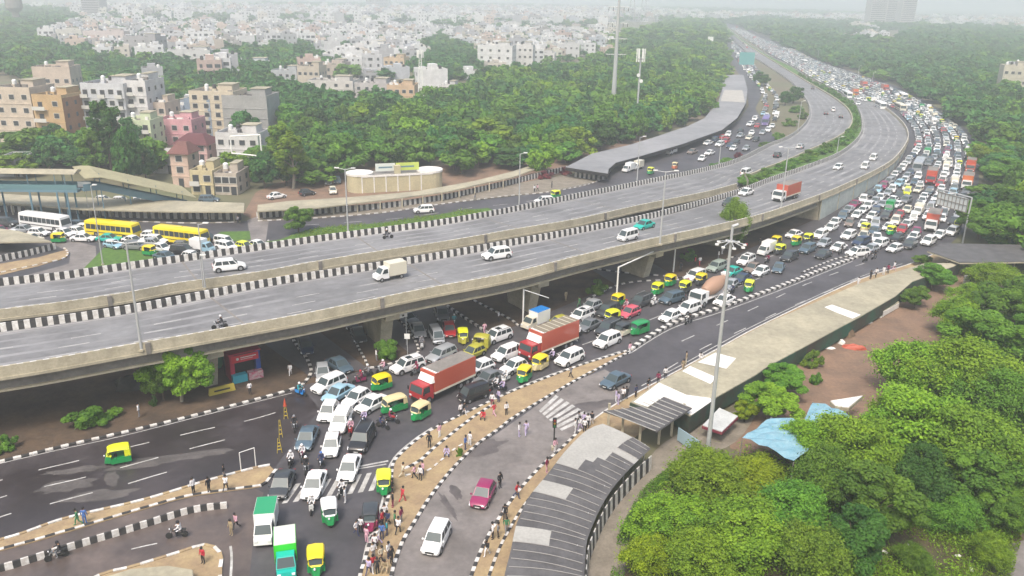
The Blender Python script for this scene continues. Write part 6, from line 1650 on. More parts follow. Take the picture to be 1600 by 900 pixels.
# ------------------------------------------------------------------ the woods and the city behind
def inside(px, py, poly):
    c = False; n = len(poly); j = n-1
    for i in range(n):
        xi, yi = poly[i]; xj, yj = poly[j]
        if (yi > py) != (yj > py) and px < (xj-xi)*(py-yi)/(yj-yi)+xi: c = not c
        j = i
    return c
WOOD = [ # ground areas in the photo covered with trees (base pixel polygons)
 ([(425,235),(440,215),(520,190),(640,175),(700,160),(760,125),(830,118),(900,112),(955,92),(960,62),(1000,58),(1040,40),(1118,36),(1128,60),(1134,100),(1126,130),(1118,165),(1096,186),(1050,205),(985,226),(925,242),(880,262),(800,268),(700,266),(640,270),(560,268),(480,290),(440,282)], .94, 'the large wood', 'mid'),
 ([(0,66),(60,72),(140,88),(200,102),(330,108),(420,118),(436,142),(520,160),(660,176),(640,186),(520,200),(430,235),(425,238),(360,215),(300,180),(236,215),(130,210),(120,150),(0,118)], .68, 'the trees between the houses on the left', 'far'),
 ([(400,82),(500,78),(505,118),(440,130),(330,118),(340,90)], .95, 'the dark clump among the far houses', 'far'),
 ([(660,78),(690,64),(750,84),(745,120),(680,135),(655,130)], .95, 'the tree belt left of the white houses', 'far'),
 ([(0,250),(60,235),(130,232),(240,240),(235,290),(150,268),(0,278)], .9, 'the trees behind the footbridge', 'mid'),
 ([(350,270),(400,255),(500,255),(500,290),(410,300),(360,300)], .85, 'the trees beside the crossing', 'mid'),
 ([(1145,38),(1200,31),(1290,42),(1300,70),(1400,72),(1430,48),(1640,60),(1640,330),(1560,300),(1530,215),(1480,178),(1400,134),(1330,112),(1270,92),(1215,66)], .92, 'the woods right of the jam', 'far'),
 ([(0,15),(110,22),(130,40),(70,58),(0,70)], .8, 'the hazy woods at top left', 'far'),
 ([(300,8),(1050,8),(1300,20),(1640,35),(1640,60),(1400,50),(1290,60),(1180,38),(1040,36),(950,28),(300,28)], .35, 'the hazy trees near the horizon', 'far'),
 ([(1540,300),(1640,300),(1640,440),(1560,420),(1540,360)], .8, 'the trees at the right edge', 'mid'),
]
HOUSES_BLOCK = []     # ground footprints of the hand placed houses, filled below
bl = random.Random(21)
# ---------------- hand placed houses
M_win = mat('window_dark',(.05,.055,.06),.3); M_frame = mat('window_frame',(.55,.54,.50),.7); M_tankw = mat('water_tank_white',(.72,.73,.72),.5); M_tankb = mat('water_tank_black',(.03,.03,.03),.5)
def wallm(c):
    key = 'wall_%02d%02d%02d' % tuple(int(x*99) for x in c); return mat(key, c, .9, var=.10, scale=.35)
def house(p0, p1, ytop, depth_m, floors, col, label, side=None, bays=3, balc=False, tanks=2, flat=True, room=True, roofcol=None, name='house', blank=False, win=(1.5,1.35), hip=False, group='houses of the town on the left'):
    A, B_ = at(*p0), at(*p1); d = (B_-A); L_ = d.length; ang = math.atan2(d.y,d.x); H_ = 8.0
    for _ in range(14): x, y = proj(Vector((A.x,A.y,H_))); H_ += (y-ytop)/pxm(Vector((A.x,A.y,H_)))
    t = thing(name, label, 'house', tuple(A), ang, group); mc = wallm(col); D = depth_m
    c = (A+B_)/2; HOUSES_BLOCK.append((c.x-math.sin(ang)*D/2, c.y+math.cos(ang)*D/2, max(L_,D)*.62))
    b = MB(); b.box(0,0,0,L_,D,H_,mc); fh = H_/floors
    if side: b.box(L_-.01+.012,.02,0,L_+.03,D-.02,H_-.02,wallm(side))
    b.build('wall', t)
    b = MB()
    for f in range(1, floors): b.box(-.12,-.12,f*fh-.12,L_+.14,.0,f*fh+.06,wallm(tuple(min(.8,x*1.15) for x in col)))
    if floors > 1: b.build('floor_band', t)
    if hip:
        b = MB(); rc = wallm(roofcol); o = .6
        b.hexa([(-o,-o,H_),(L_+o,-o,H_),(L_+o,D+o,H_),(-o,D+o,H_)],[(L_*.25,D*.4,H_+2.4),(L_*.75,D*.4,H_+2.4),(L_*.75,D*.6,H_+2.4),(L_*.25,D*.6,H_+2.4)],rc); b.build('roof', t)
    else:
        b = MB(); b.box(.2,.2,H_,L_-.2,D-.2,H_+.05,wallm(roofcol) if roofcol else M_concd); b.build('roof', t)
        b = MB(); w = .2
        for q in ((0,0,L_,w),(0,D-w,L_,D),(0,w,w,D-w),(L_-w,w,L_,D-w)): b.box(q[0]-.01,q[1]-.01,H_-.05,q[2]+.01,q[3]+.01,H_+.9,mc)
        b.build('parapet', t)
        if room:
            b = MB(); b.box(L_*.55,D*.35,H_,L_*.88,D*.85,H_+2.5,mc); b.box(L_*.53,D*.33,H_+2.5,L_*.90,D*.87,H_+2.65,M_roofc); b.build('stair_room', t)
        for k in range(4):
            b = MB(); rr = random.Random(int(p0[0]*7+k)); x = rr.uniform(.5,L_-2); y = rr.uniform(.5,D*.3); b.box(x,y,H_+.05,x+rr.uniform(.5,1.8),y+rr.uniform(.4,1.2),H_+rr.uniform(.4,1.7),rr.choice([M_concd,M_roofw,M_tin,mc])); b.build('roof_box', t)
        for k in range(tanks):
            b = MB(); x = L_*(.2+.18*k); b.lathe([(.62,H_+.9),(.65,H_+2.0),(.3,H_+2.3)], M_tankw if k%2==0 else M_tankb, 10, (x,D*.6)); b.box(x-.6,D*.6-.6,H_+.05,x+.6,D*.6+.6,H_+.9,mc); b.build('water_tank', t)
    if not blank:
        for f in range(floors):
            for k in range(bays):
                x = L_*(k+.5)/bays; z = f*fh+fh*.32; ww, wh = win
                if f == 0 and k == bays-1:
                    b = MB(); b.box(x-.6,-.06,0,x+.6,-.004,2.1,M_win); b.build('door', t); continue
                if balc and k % 2 == 0 and f > 0:
                    b = MB(); b.box(x-L_/bays*.42,-1.2,f*fh-.12,x+L_/bays*.42,-.0,f*fh+.02,M_frame); b.box(x-L_/bays*.42,-1.2,f*fh+.02,x+L_/bays*.42,-1.1,f*fh+.95,M_frame); b.build('balcony', t)
                    b = MB(); b.box(x-.7,-.05,f*fh+.05,x+.7,-.004,f*fh+2.2,M_win); b.build('door', t)
                else:
                    b = MB(); b.box(x-ww/2-.1,-.07,z-.1,x+ww/2+.1,-.005,z+wh+.1,M_frame); b.box(x-ww/2,-.09,z,x+ww/2,-.072,z+wh,M_win); b.build('window', t)
            for k in range(max(1,int(D/4))):
                y = D*(k+.5)/max(1,int(D/4)); z = f*fh+fh*.32
                b = MB(); b.box(L_+.031,y-.5,z,L_+.08,y+.5,z+1.2,M_win); b.build('window', t)
    return t
W_ = (.62,.61,.60)
house((2,222),(60,224),140,12,4,(.55,.47,.38),'cream four storey house at the far left edge with roof rooms',bays=3,tanks=3)
house((62,226),(108,228),152,12,4,(.52,.36,.19),'ochre and orange house left of the tall pale block',side=(.34,.17,.09),bays=2,balc=True,tanks=1)
house((60,170),(118,170),108,12,2,(.55,.46,.38),'cream house with green awning on its roof at far left',bays=4,tanks=1)
house((0,196),(70,197),182,14,1,(.35,.36,.38),'long low shed with grey blue roof at the left edge',roofcol=(.26,.28,.32),tanks=0,room=False,blank=True,name='shed')
house((138,220),(204,222),134,14,5,(.55,.56,.58),'tall pale grey five storey block with slate balcony panels',bays=5,balc=True,tanks=3,side=W_)
house((205,220),(238,221),130,12,5,W_,'white five storey wing right of the pale grey block',bays=2,balc=True,tanks=1)
house((240,218),(264,219),164,9,3,(.55,.46,.38),'narrow beige house between the pale block and the blue house',bays=2,tanks=0)
house((265,200),(290,201),168,9,2,(.36,.40,.46),'small grey blue house behind the pink one',bays=2,tanks=0)
house((293,211),(333,213),158,11,4,(.26,.33,.42),'narrow house with a blank blue grey side wall',blank=True,side=(.55,.46,.38),tanks=0)
house((302,212),(370,214),146,12,5,(.57,.50,.38),'cream house behind the blue grey wall with white tanks',bays=4,tanks=2)
house((352,214),(421,216),153,12,4,(.34,.34,.33),'large bare grey brick building at the edge of the wood',blank=True,tanks=0,side=(.30,.31,.32))
house((249,226),(303,228),190,9,2,(.62,.33,.36),'pink house in front of the blue grey wall',bays=3,tanks=1,side=(.55,.28,.32))
house((192,236),(240,237),192,9,3,(.56,.62,.42),'pale green house below the tall white block',bays=3,balc=True,tanks=1)
house((275,252),(325,254),225,8,2,(.60,.40,.38),'house with a dark red hipped roof beside the covered stairs',bays=3,hip=True,roofcol=(.115,.035,.04))
house((271,292),(298,293),240,6,3,(.56,.42,.34),'slim pinkish tower house with red tiled cap and arched windows',bays=1,hip=True,roofcol=(.17,.075,.065))
house((340,252),(406,254),212,9,2,W_,'white two storey house beside the billboard frame',bays=4,tanks=2)
house((300,304),(335,305),272,8,2,(.55,.47,.28),'yellowish small house in front of the tower house',bays=2,balc=True,tanks=1)
house((337,304),(372,305),276,8,2,(.48,.42,.35),'small beige house right of the yellowish one, near the parked suv',bays=3,tanks=1)
house((228,270),(275,272),246,9,1,(.50,.49,.48),'low house with a pale roof behind the covered stairs',bays=3,tanks=0,room=False,roofcol=(.62,.60,.56))
house((0,276),(36,276),252,8,1,(.50,.50,.50),'small white house with dark roof at the left edge behind the footbridge',bays=2,tanks=0,room=False,roofcol=(.08,.08,.09))
for a in [((425,135),(465,136),112,2,(.42,.44,.46),'grey blue house with wide dark windows at the edge of the wood'),((466,138),(500,139),106,2,(.50,.44,.36),'beige house behind the grey blue one with a white tank'),((482,147),(552,149),128,2,(.55,.53,.50),'pale long house in front of the wood, with small balcony'),((555,156),(606,158),132,2,(.44,.42,.42),'grey flat house at the edge of the wood'),
          ((605,162),(648,163),136,2,(.56,.40,.26),'orange beige house with outside stairs in the wood'),((600,113),(632,114),92,2,(.60,.45,.30),'peach house among white ones left of the tree belt'),((552,92),(606,93),70,2,W_,'white two storey house left of the peach one'),((500,118),(540,119),100,2,(.48,.42,.40),'brownish house behind the grey flat roofs'),
          ((686,142),(710,143),136,1,W_,'tiny white roof inside the wood'),((746,106),(800,108),72,3,(.64,.64,.64),'large white block right of the tree belt'),((800,104),(832,105),72,3,W_,'white house with dark windows beside the large white block'),((832,98),(866,99),84,2,W_,'lower white house right of the large white block'),
          ((870,90),(905,90),70,2,(.60,.60,.60),'white house near the top of the wood slope'),((75,68),(130,68),48,2,(.60,.58,.52),'long cream building above the left woods'),((132,72),(196,73),50,2,(.58,.50,.48),'pinkish long building beside the long cream one'),((196,88),(246,90),58,3,(.34,.33,.34),'dark grey tall building above the left woods'),
          ((265,102),(330,103),80,2,(.55,.55,.55),'pale house above the trees on the left'),((360,112),(420,113),98,2,(.50,.53,.56),'low bluish house above the trees'),((780,48),(812,48),36,2,W_,'white hazy house under the horizon, centre'),((822,58),(850,58),44,2,W_,'white hazy house above the white blocks'),((875,56),(912,56),44,2,W_,'wide white hazy house at the top of the town'),
          ((1560,150),(1600,152),105,3,(.48,.45,.36),'cream building at the right edge above the woods'),((1575,125),(1640,128),100,2,(.45,.46,.50),'grey roofed building at the right edge')]:
    house(a[0],a[1],a[2],12,a[3],a[4],a[5],bays=4,tanks=2)
# hazy tower blocks and the water tower
def towerblock(px0, px1, base, ytop, label, col=(.5,.47,.45)):
    A, B_ = at(px0,base), at(px1,base); H_ = 80
    for _ in range(14): x, y = proj(Vector((A.x,A.y,H_))); H_ += (y-ytop)/pxm(Vector((A.x,A.y,H_)))
    t = thing('tower_block', label, 'tower block', tuple(A)); L_ = (B_-A).length; b = MB(); b.box(0,0,0,L_,25,H_,wallm(col)); b.build('wall', t)
    nf = int(H_/3.2)
    for f in range(min(nf,24)):
        b = MB(); b.box(.8,-.3,f*3.2+1,L_-.8,-.01,f*3.2+2.4,M_win); b.build('window_row', t)
towerblock(1357,1374,42,-6,'hazy apartment tower at top right, left of three'); towerblock(1382,1400,40,-8,'hazy apartment tower at top right, middle of three'); towerblock(1405,1420,42,-4,'hazy apartment tower at top right, right of three')
towerblock(130,160,28,-4,'hazy tall building at the top left',(.4,.38,.38)); towerblock(572,602,18,-6,'hazy tall building at the top centre',(.5,.5,.5))
p = at(28,44); t = thing('water_tower','hazy concrete water tower in the top left corner','water tower',tuple(p)); s_ = 1/pxm(p)
b = MB(); b.tube((0,0,0),(0,0,26*s_),6*s_,5*s_,M_concd,12); b.build('shaft', t); b = MB(); b.lathe([(7*s_,24*s_),(12*s_,30*s_),(12*s_,46*s_),(4*s_,50*s_)],M_concd,16); b.build('tank', t)

# ---------------- the rest of the town: copies of a dozen house meshes
def proto_house(i):
    r = random.Random(i); L_ = r.uniform(7,14); D = r.uniform(7,12); fl = r.choice([1,2,2,2,3,3]); fh = 3.1; H_ = fl*fh; b = MB()
    b.box(-L_/2,-D/2,0,L_/2,D/2,H_,'PAINT'); rc = r.choice([M_concd, M_roofc, M_roofw]); b.box(-L_/2+.2,-D/2+.2,H_,L_/2-.2,D/2-.2,H_+.05,rc)
    for q in ((-L_/2,-D/2,L_/2,-D/2+.2),(-L_/2,D/2-.2,L_/2,D/2),(-L_/2,-D/2+.2,-L_/2+.2,D/2-.2),(L_/2-.2,-D/2+.2,L_/2,D/2-.2)): b.box(q[0]-.01,q[1]-.01,H_-.1,q[2]+.01,q[3]+.01,H_+.9,'PAINT')
    x = r.uniform(-.2,.2)*L_; b.box(x,-D*.1,H_,x+3.5,D*.3,H_+2.6,'PAINT'); b.lathe([(.7,H_+.05),(.75,H_+1.8),(.3,H_+2.1)],M_tankw if i%2 else M_tankb,8,(-L_*.3,D*.2)); b.box(-L_*.1,-D*.3,H_+.05,L_*.1,-D*.15,H_+r.uniform(.5,1.6),M_concd); b.box(L_*.25,D*.1,H_+.05,L_*.42,D*.4,H_+r.uniform(.8,2.2),r.choice([M_tin,M_roofw,'PAINT']))
    nb = max(2,int(L_/3.2))
    for f in range(fl):
        for k in range(nb):
            xx = -L_/2+L_*(k+.5)/nb; w = r.choice([.6,.9,1.2]); z = f*fh+1.0
            b.box(xx-w,-D/2-.05,z,xx+w,-D/2-.003,z+1.4,M_win)
        for k in range(3): yy = -D/2+D*(k+.5)/3; b.box(L_/2+.003,yy-.5,f*fh+1,L_/2+.05,yy+.5,f*fh+2.3,M_win); b.box(-L_/2-.05,yy-.5,f*fh+1,-L_/2-.003,yy+.5,f*fh+2.3,M_win)
        if f and i % 3 == 0: b.box(-L_/2,-D/2-1.1,f*fh-.1,L_/2*.3,-D/2-.06,f*fh+.9,'PAINT')
    me = b.mesh('house_proto%d'%i); return b, me
HP = [proto_house(i) for i in range(14)]
USEDL = set()
def relu(pre, px, py, M_):
    for k in range(5):
        l = pre+' '+relw(px, py, M_, k)
        if len(l.split()) > 16: l = l.replace(' well ',' ').replace(' round ',' ').replace(' flat roofed ',' ')
        if l not in USEDL and len(l.split()) < 17: break
    USEDL.add(l); return l
def relw(px, py, M_, k=0):
    d, x, y, n = sorted((math.hypot((px-x),(py-y)*2.5), x, y, n) for x,y,n in M_)[k]
    far = 'just ' if d < 28 else '' if d < 60 else 'well '
    if abs(px-x) > 2.0*abs(py-y): r = 'left of' if px < x else 'right of'
    elif abs(px-x) < .7*abs(py-y): r = 'in front of' if py > y else 'behind'
    else: r = ('in front and ' if py > y else 'behind and ')+('left of' if px < x else 'right of')
    return f'{far}{r} {n}'
HMARK = [(772,92,'the large white block'),(616,104,'the peach house'),(580,84,'the white two storey house'),(627,152,'the orange beige house'),(445,126,'the grey blue house'),(515,140,'the pale long house'),(220,78,'the dark grey tall block'),(102,60,'the long cream building'),(165,62,'the pinkish long building'),(298,94,'the pale house above the trees'),(390,106,'the low bluish house'),(888,84,'the top of the wood'),(836,52,'the hazy white house'),(893,52,'the wide hazy house'),(796,43,'the smaller hazy house'),(452,97,'the dark tree clump'),(705,98,'the tree belt'),(1345,58,'the hamlet beyond the jam'),(520,109,'the brownish house'),(340,60,'the left hazy rooftops'),(480,55,'the centre hazy rooftops'),(640,55,'the hazy rooftops')]
WMARK = [(994,190,'the slim mobile mast'),(958,150,'the tall power pylon'),(620,270,'the cream building'),(1020,218,'the wide part of the grey roof'),(1110,190,'the bend of the grey roof'),(627,160,'the orange beige house'),(515,148,'the pale long house'),(690,142,'the tiny white roof'),(390,215,'the grey brick building'),(800,255,'the right end of the beige slab'),(740,180,'the middle of the large wood'),(850,190,'the inner hollow of the large wood'),(480,230,'the yellow green tall tree'),(390,240,'the billboard frame'),(180,170,'the pale grey block'),(85,190,'the ochre house'),(310,185,'the blue grey wall'),(300,235,'the red roofed house'),(30,262,'the small dark roofed house'),(160,255,'the footbridge roof'),(1570,350,'the big round tree'),(1545,245,'the light green tree by the bend'),(1590,420,'the tin shed'),(1500,190,'the packed bend of the jam'),(1580,140,'the cream right edge house'),(1345,70,'the hamlet beyond the jam'),(1620,200,'the right edge woods'),(1600,300,'the trees above the big round tree'),(1560,200,'the slope right of the bend'),(1450,150,'the far curve of the jam'),(560,210,'the left edge of the large wood'),(1060,150,'the far slope of the large wood'),(900,120,'the upper edge of the large wood')]
HCOL = [(.70,.70,.70)]*5+[(.60,.60,.61)]*4+[(.42,.42,.44)]*3+[(.60,.55,.48),(.52,.44,.38),(.60,.47,.40),(.48,.50,.54),(.36,.34,.33),(.62,.60,.52),(.50,.38,.34),(.42,.42,.44)]
HN = {(.60,.60,.61):'pale grey',(.70,.70,.70):'whitewashed',(.66,.65,.64):'white',(.60,.55,.48):'cream',(.52,.44,.38):'tan',(.60,.47,.40):'peach',(.48,.50,.54):'blue grey',(.36,.34,.33):'bare brick',(.62,.60,.52):'ivory',(.50,.38,.34):'brown pink',(.42,.42,.44):'grey'}
TOWN = [([(330,145),(420,125),(640,128),(700,150),(745,118),(960,88),(960,24),(130,20),(75,56),(70,72),(190,98),(330,102)], 1.0),
        ([(0,16),(960,16),(1120,26),(1640,36),(1640,52),(1420,42),(1180,34),(960,34),(0,30)], .55), ([(1295,52),(1350,48),(1395,58),(1380,68),(1310,64)], 1.0), ([(120,160),(300,130),(310,175),(240,200)], .3)]
def is_wood(px, py):
    return any(inside(px,py,w[0]) for w in WOOD[:8] if w[1] > .7)
cand = []
gx = 13.5
for iy in range(0, 190):
    Y = 230+iy*gx*(1 if iy < 60 else 1.25)
    for ix in range(-150, 150):
        X = ix*gx+bl.uniform(-3,3); YY = Y+bl.uniform(-3,3)
        if YY > 3200: continue
        px, py = proj(Vector((X,YY,0)))
        if px < -40 or px > 1640 or py < 12: continue
        dens = 0
        for poly, dn in TOWN:
            if inside(px,py,poly): dens = max(dens,dn)
        if dens == 0 or bl.random() > dens*.74: continue
        if is_wood(px,py) : continue
        if any(math.hypot(X-x,YY-y) < r+8 for x,y,r in HOUSES_BLOCK): continue
        cand.append((YY,X,px,py))
cand.sort()
stuff = MB(); nh = 0
REG = [(330,'above the trees on the left'),(520,'behind the grey blue house'),(700,'between the dark clump and the tree belt'),(860,'around the large white block'),(2000,'at the upper edge of the wood')]
for YY, X, px, py in cand:
    i = bl.randrange(14); b, me = HP[i]; c = bl.choice(HCOL); rz = .35+bl.choice([0,0,math.pi/2,math.pi])+bl.uniform(-.08,.08); s = bl.uniform(.85,1.15)*(1 if YY < 1200 else 1.3); sz = s*bl.uniform(.8,1.15)
    if nh < 235:
        nh += 1; o = bpy.data.objects.new('town_house', me); COL.objects.link(o)
        for k, m in enumerate(b.slots):
            if isinstance(m,str): o.material_slots[k].link = 'OBJECT'; o.material_slots[k].material = wallm(c)
        o.location = (X,YY,0); o.rotation_euler.z = rz; o.scale = (s,s,sz)
        tag(o, relu(f"{HN[c]} {'broad' if s > 1.05 else 'small'} flat roofed house", px, py, HMARK), 'house', 'houses of the hazy town')
    else:
        M = Matrix.Translation((X,YY,0)) @ Matrix.Rotation(rz,4,'Z') @ Matrix.Diagonal((s,s,sz,1)); q = MB(); v = np.array(b.v); Mn = np.array(M); v = v@Mn[:3,:3].T+Mn[:3,3]
        q.v = [tuple(x) for x in v.tolist()]; q.f = b.f; q.m = b.m; q.slots = [wallm(c) if isinstance(m,str) else m for m in b.slots]; stuff.merge(q)
tag(stuff.build('distant_town'), 'mass of pale distant houses fading into the haze under the horizon', 'town', kind='stuff')
print('houses', nh, 'cand', len(cand))
# ---------------- trees of the woods
TC = []
step = 6.6
for poly, dn, nm, lf in WOOD:
    gp = [at(x, max(y,9)) for x,y in poly]; ymin = min(p.y for p in gp); ymax = min(3200, max(p.y for p in gp)); xmin = min(p.x for p in gp); xmax = max(p.x for p in gp)
    y = ymin
    while y < ymax:
        st = step if y < 450 else step*1.25 if y < 800 else step*2.2 if y < 1500 else step*4.5
        x = max(xmin,-1900)
        while x < min(xmax,1900):
            X = x+bl.uniform(-st*.4,st*.4); Y = y+bl.uniform(-st*.4,st*.4); px, py = proj(Vector((X,Y,0)))
            if -60 < px < 1660 and inside(px,py,poly) and bl.random() < dn and not any(math.hypot(X-a,Y-b_) < r_*.8 for a,b_,r_ in HOUSES_BLOCK): TC.append((Y,X,px,py,nm,lf,st))
            x += st
        y += st
for YY, X, px, py in cand:       # street trees between the houses
    if bl.random() < .8:
        X2, Y2 = X+8*bl.choice([-1,1]), YY+bl.uniform(-8,8); TC.append((Y2,X2,px,py,'the town','far',8 if YY < 1000 else 14))
TC.sort()
nt_ = 0; far_pts = []
NIND = 300-len(T)-16
LW = {'mid':['mid','mid','mid','mid','lime','dark','far','far','dark'],'far':['far','far','mid','dark','far','far']}
LNAME = {'mid':'green','lime':'light green','dark':'dark green','far':'deep green','olive':'olive green'}
for Y,X,px,py,nm,lf,st in TC:
    lc = bl.choice(LW[lf]); R = st*bl.uniform(.42,1.05); Hh = bl.uniform(4.0,9.5) if st < 12 else bl.uniform(8,13)
    if 1100 < px < 1140 and py > 100: Hh = min(Hh,6)
    if nt_ < NIND:
        nt_ += 1
        third = 'left' if px < 620 else 'middle' if px < 860 else 'right'
        tree(X,Y,R,Hh,'mid',lc,relu(f"{LNAME[lc]} {'tall' if Hh > 7.2 else 'low'} round tree", px, py, WMARK), group='trees of '+nm.replace('the trees','the belt'), full=True)
    else: far_pts.append((X,Y,Hh,R,lc))
# far-off trees as one mass
allv = []; allm = []; allt = []
for k, (X,Y,Hh,R,lc) in enumerate(far_pts):
    me = FARC[k%4]
    if not hasattr(tree,'cache'): tree.cache = {}
    if me.name not in tree.cache:
        a = np.empty(len(me.vertices)*3,np.float32); me.vertices.foreach_get('co',a); tt = np.empty(len(me.polygons),np.float32); me.attributes['tint'].data.foreach_get('value',tt); tree.cache[me.name] = (a.reshape(-1,3),tt)
    a, tt = tree.cache[me.name]; th = k*2.1; c_, s_ = math.cos(th), math.sin(th)
    v = np.stack([(a[:,0]*c_-a[:,1]*s_)*R/3+X,(a[:,0]*s_+a[:,1]*c_)*R/3+Y,a[:,2]*Hh*.8/4+Hh*.55],1)
    if Y > 1000: v = v.reshape(-1,4,3)[::2].reshape(-1,3); tt = tt[::2]
    allv.append(v); allt.append(np.clip(tt*.8+((k*37)%10)/10*.3,0,1)); allm.append(np.full(len(tt),['mid','lime','dark','far','olive'].index(lc),np.int32))
v = np.concatenate(allv).astype(np.float32); tt = np.concatenate(allt); mm = np.concatenate(allm); n = len(tt)
me = bpy.data.meshes.new('far_woods'); me.vertices.add(len(v)); me.vertices.foreach_set('co',v.ravel()); me.loops.add(n*4); me.loops.foreach_set('vertex_index',np.arange(n*4,dtype=np.int32)); me.polygons.add(n); me.polygons.foreach_set('loop_start',np.arange(0,n*4,4,dtype=np.int32))
for k in ('mid','lime','dark','far','olive'): me.materials.append(LM[k])
me.polygons.foreach_set('material_index',mm); A_ = me.attributes.new('tint','FLOAT','FACE'); A_.data.foreach_set('value',tt.astype(np.float32)); me.update(calc_edges=True)
o = bpy.data.objects.new('far_woods', me); COL.objects.link(o); tag(o,'dense mass of distant tree crowns fading into haze','woods',kind='stuff')
print('trees', nt_, 'far', len(far_pts), 'quads', n)
# orange flowering tree at the foot of the mobile mast, tall eucalyptus by the stairs
tree_px(994,185,12,7,'mid','rust','rusty orange tree at the foot of the slim mobile mast')
tree_px(165,205,30,19,'tall','dark','tall dark feathery tree before the pale grey block',full=True)
tree_px(140,235,24,12,'tall','mid','shorter twin trunk tree left of the tall dark one')
tree_px(195,240,26,13,'mid','dark','dark tree behind the kink of the footbridge roof')
tree_px(455,245,34,13,'tall','lime','tall yellow green tree with drooping crown right of the billboard frame')
tree_px(437,225,26,14,'tall','olive','olive tall tree directly behind the billboard frame')
tree_px(540,240,40,11,'mid','mid','broad tree behind the left end of the cream building')
tree_px(400,262,24,6,'mid','mid','leafy tree below the billboard frame')
tree_px(60,225,55,9,'mid','mid','wide flat tree at far left in front of the ochre house')
tree_px(850,248,28,8,'mid','lime','light green tree beside the end of the dark grey roof')
tree_px(720,240,45,9,'mid','mid','wide crowned tree behind the right end of the cream building')
# undergrowth on the right
def scatter(name, label, poly, n, leaf, sz, hmax, seed, cat):
    rs = np.random.RandomState(seed); pts = []
    gp = [at(x,y) for x,y in poly]; x0,x1 = min(p.x for p in gp),max(p.x for p in gp); y0,y1 = min(p.y for p in gp),max(p.y for p in gp)
    P2 = [(p.x,p.y) for p in gp]
    while len(pts) < n:
        x,y = rs.uniform(x0,x1),rs.uniform(y0,y1)
        if inside(x,y,P2) and (math.sin(x*.5)+math.sin(y*.6+x*.2))*.5+rs.uniform(-.6,.9) > 0: pts.append((x,y))
    pts = np.array(pts); pos = np.column_stack([pts, rs.uniform(0,1,n)**1.6*hmax])
    nm = rs.normal(size=(n,3))+np.array([0,0,.8]); nm /= np.linalg.norm(nm,axis=1)[:,None]; t_ = np.cross(nm,rs.normal(size=(n,3))); t_ /= np.linalg.norm(t_,axis=1)[:,None]; b_ = np.cross(nm,t_); s = sz*rs.uniform(.5,1.5,n)[:,None]
    v = np.stack([pos-t_*s,pos-b_*s*.4,pos+t_*s,pos+b_*s*.4],1).reshape(-1,3).astype(np.float32)
    me = bpy.data.meshes.new(name); me.vertices.add(len(v)); me.vertices.foreach_set('co',v.ravel()); me.loops.add(n*4); me.loops.foreach_set('vertex_index',np.arange(n*4,dtype=np.int32)); me.polygons.add(n); me.polygons.foreach_set('loop_start',np.arange(0,n*4,4,dtype=np.int32))
    me.materials.append(LM[leaf]); A_ = me.attributes.new('tint','FLOAT','FACE'); A_.data.foreach_set('value',rs.uniform(0,1,n).astype(np.float32)); me.update(calc_edges=True)
    o = bpy.data.objects.new(name, me); COL.objects.link(o); tag(o,label,cat,kind='stuff')
scatter('undergrowth','tangled green undergrowth below the trees on the right',[(985,1000),(985,860),(1030,765),(1090,720),(1160,700),(1240,730),(1300,690),(1420,620),(1500,470),(1640,440),(1640,800),(1540,880),(1500,1000)],150000,'lime',.11,1.0,1,'undergrowth')
scatter('dry_grass','brownish dry twigs and grass between the trees in the lower right',[(1350,1000),(1380,880),(1400,800),(1480,750),(1600,820),(1560,1000)],16000,'olive',.12,.5,2,'dry grass')
scatter('weeds','low weeds along the gravel path',[(960,980),(985,850),(1020,775),(1060,740),(1050,730),(1000,770),(965,840),(940,980)],9000,'mid',.10,.5,3,'weeds')
scatter('verge_weeds','low greenery on the verge behind the far barrier',[(438,374),(495,356),(600,348),(725,328),(790,335),(560,385),(440,395)],9000,'lime',.16,.5,4,'weeds')
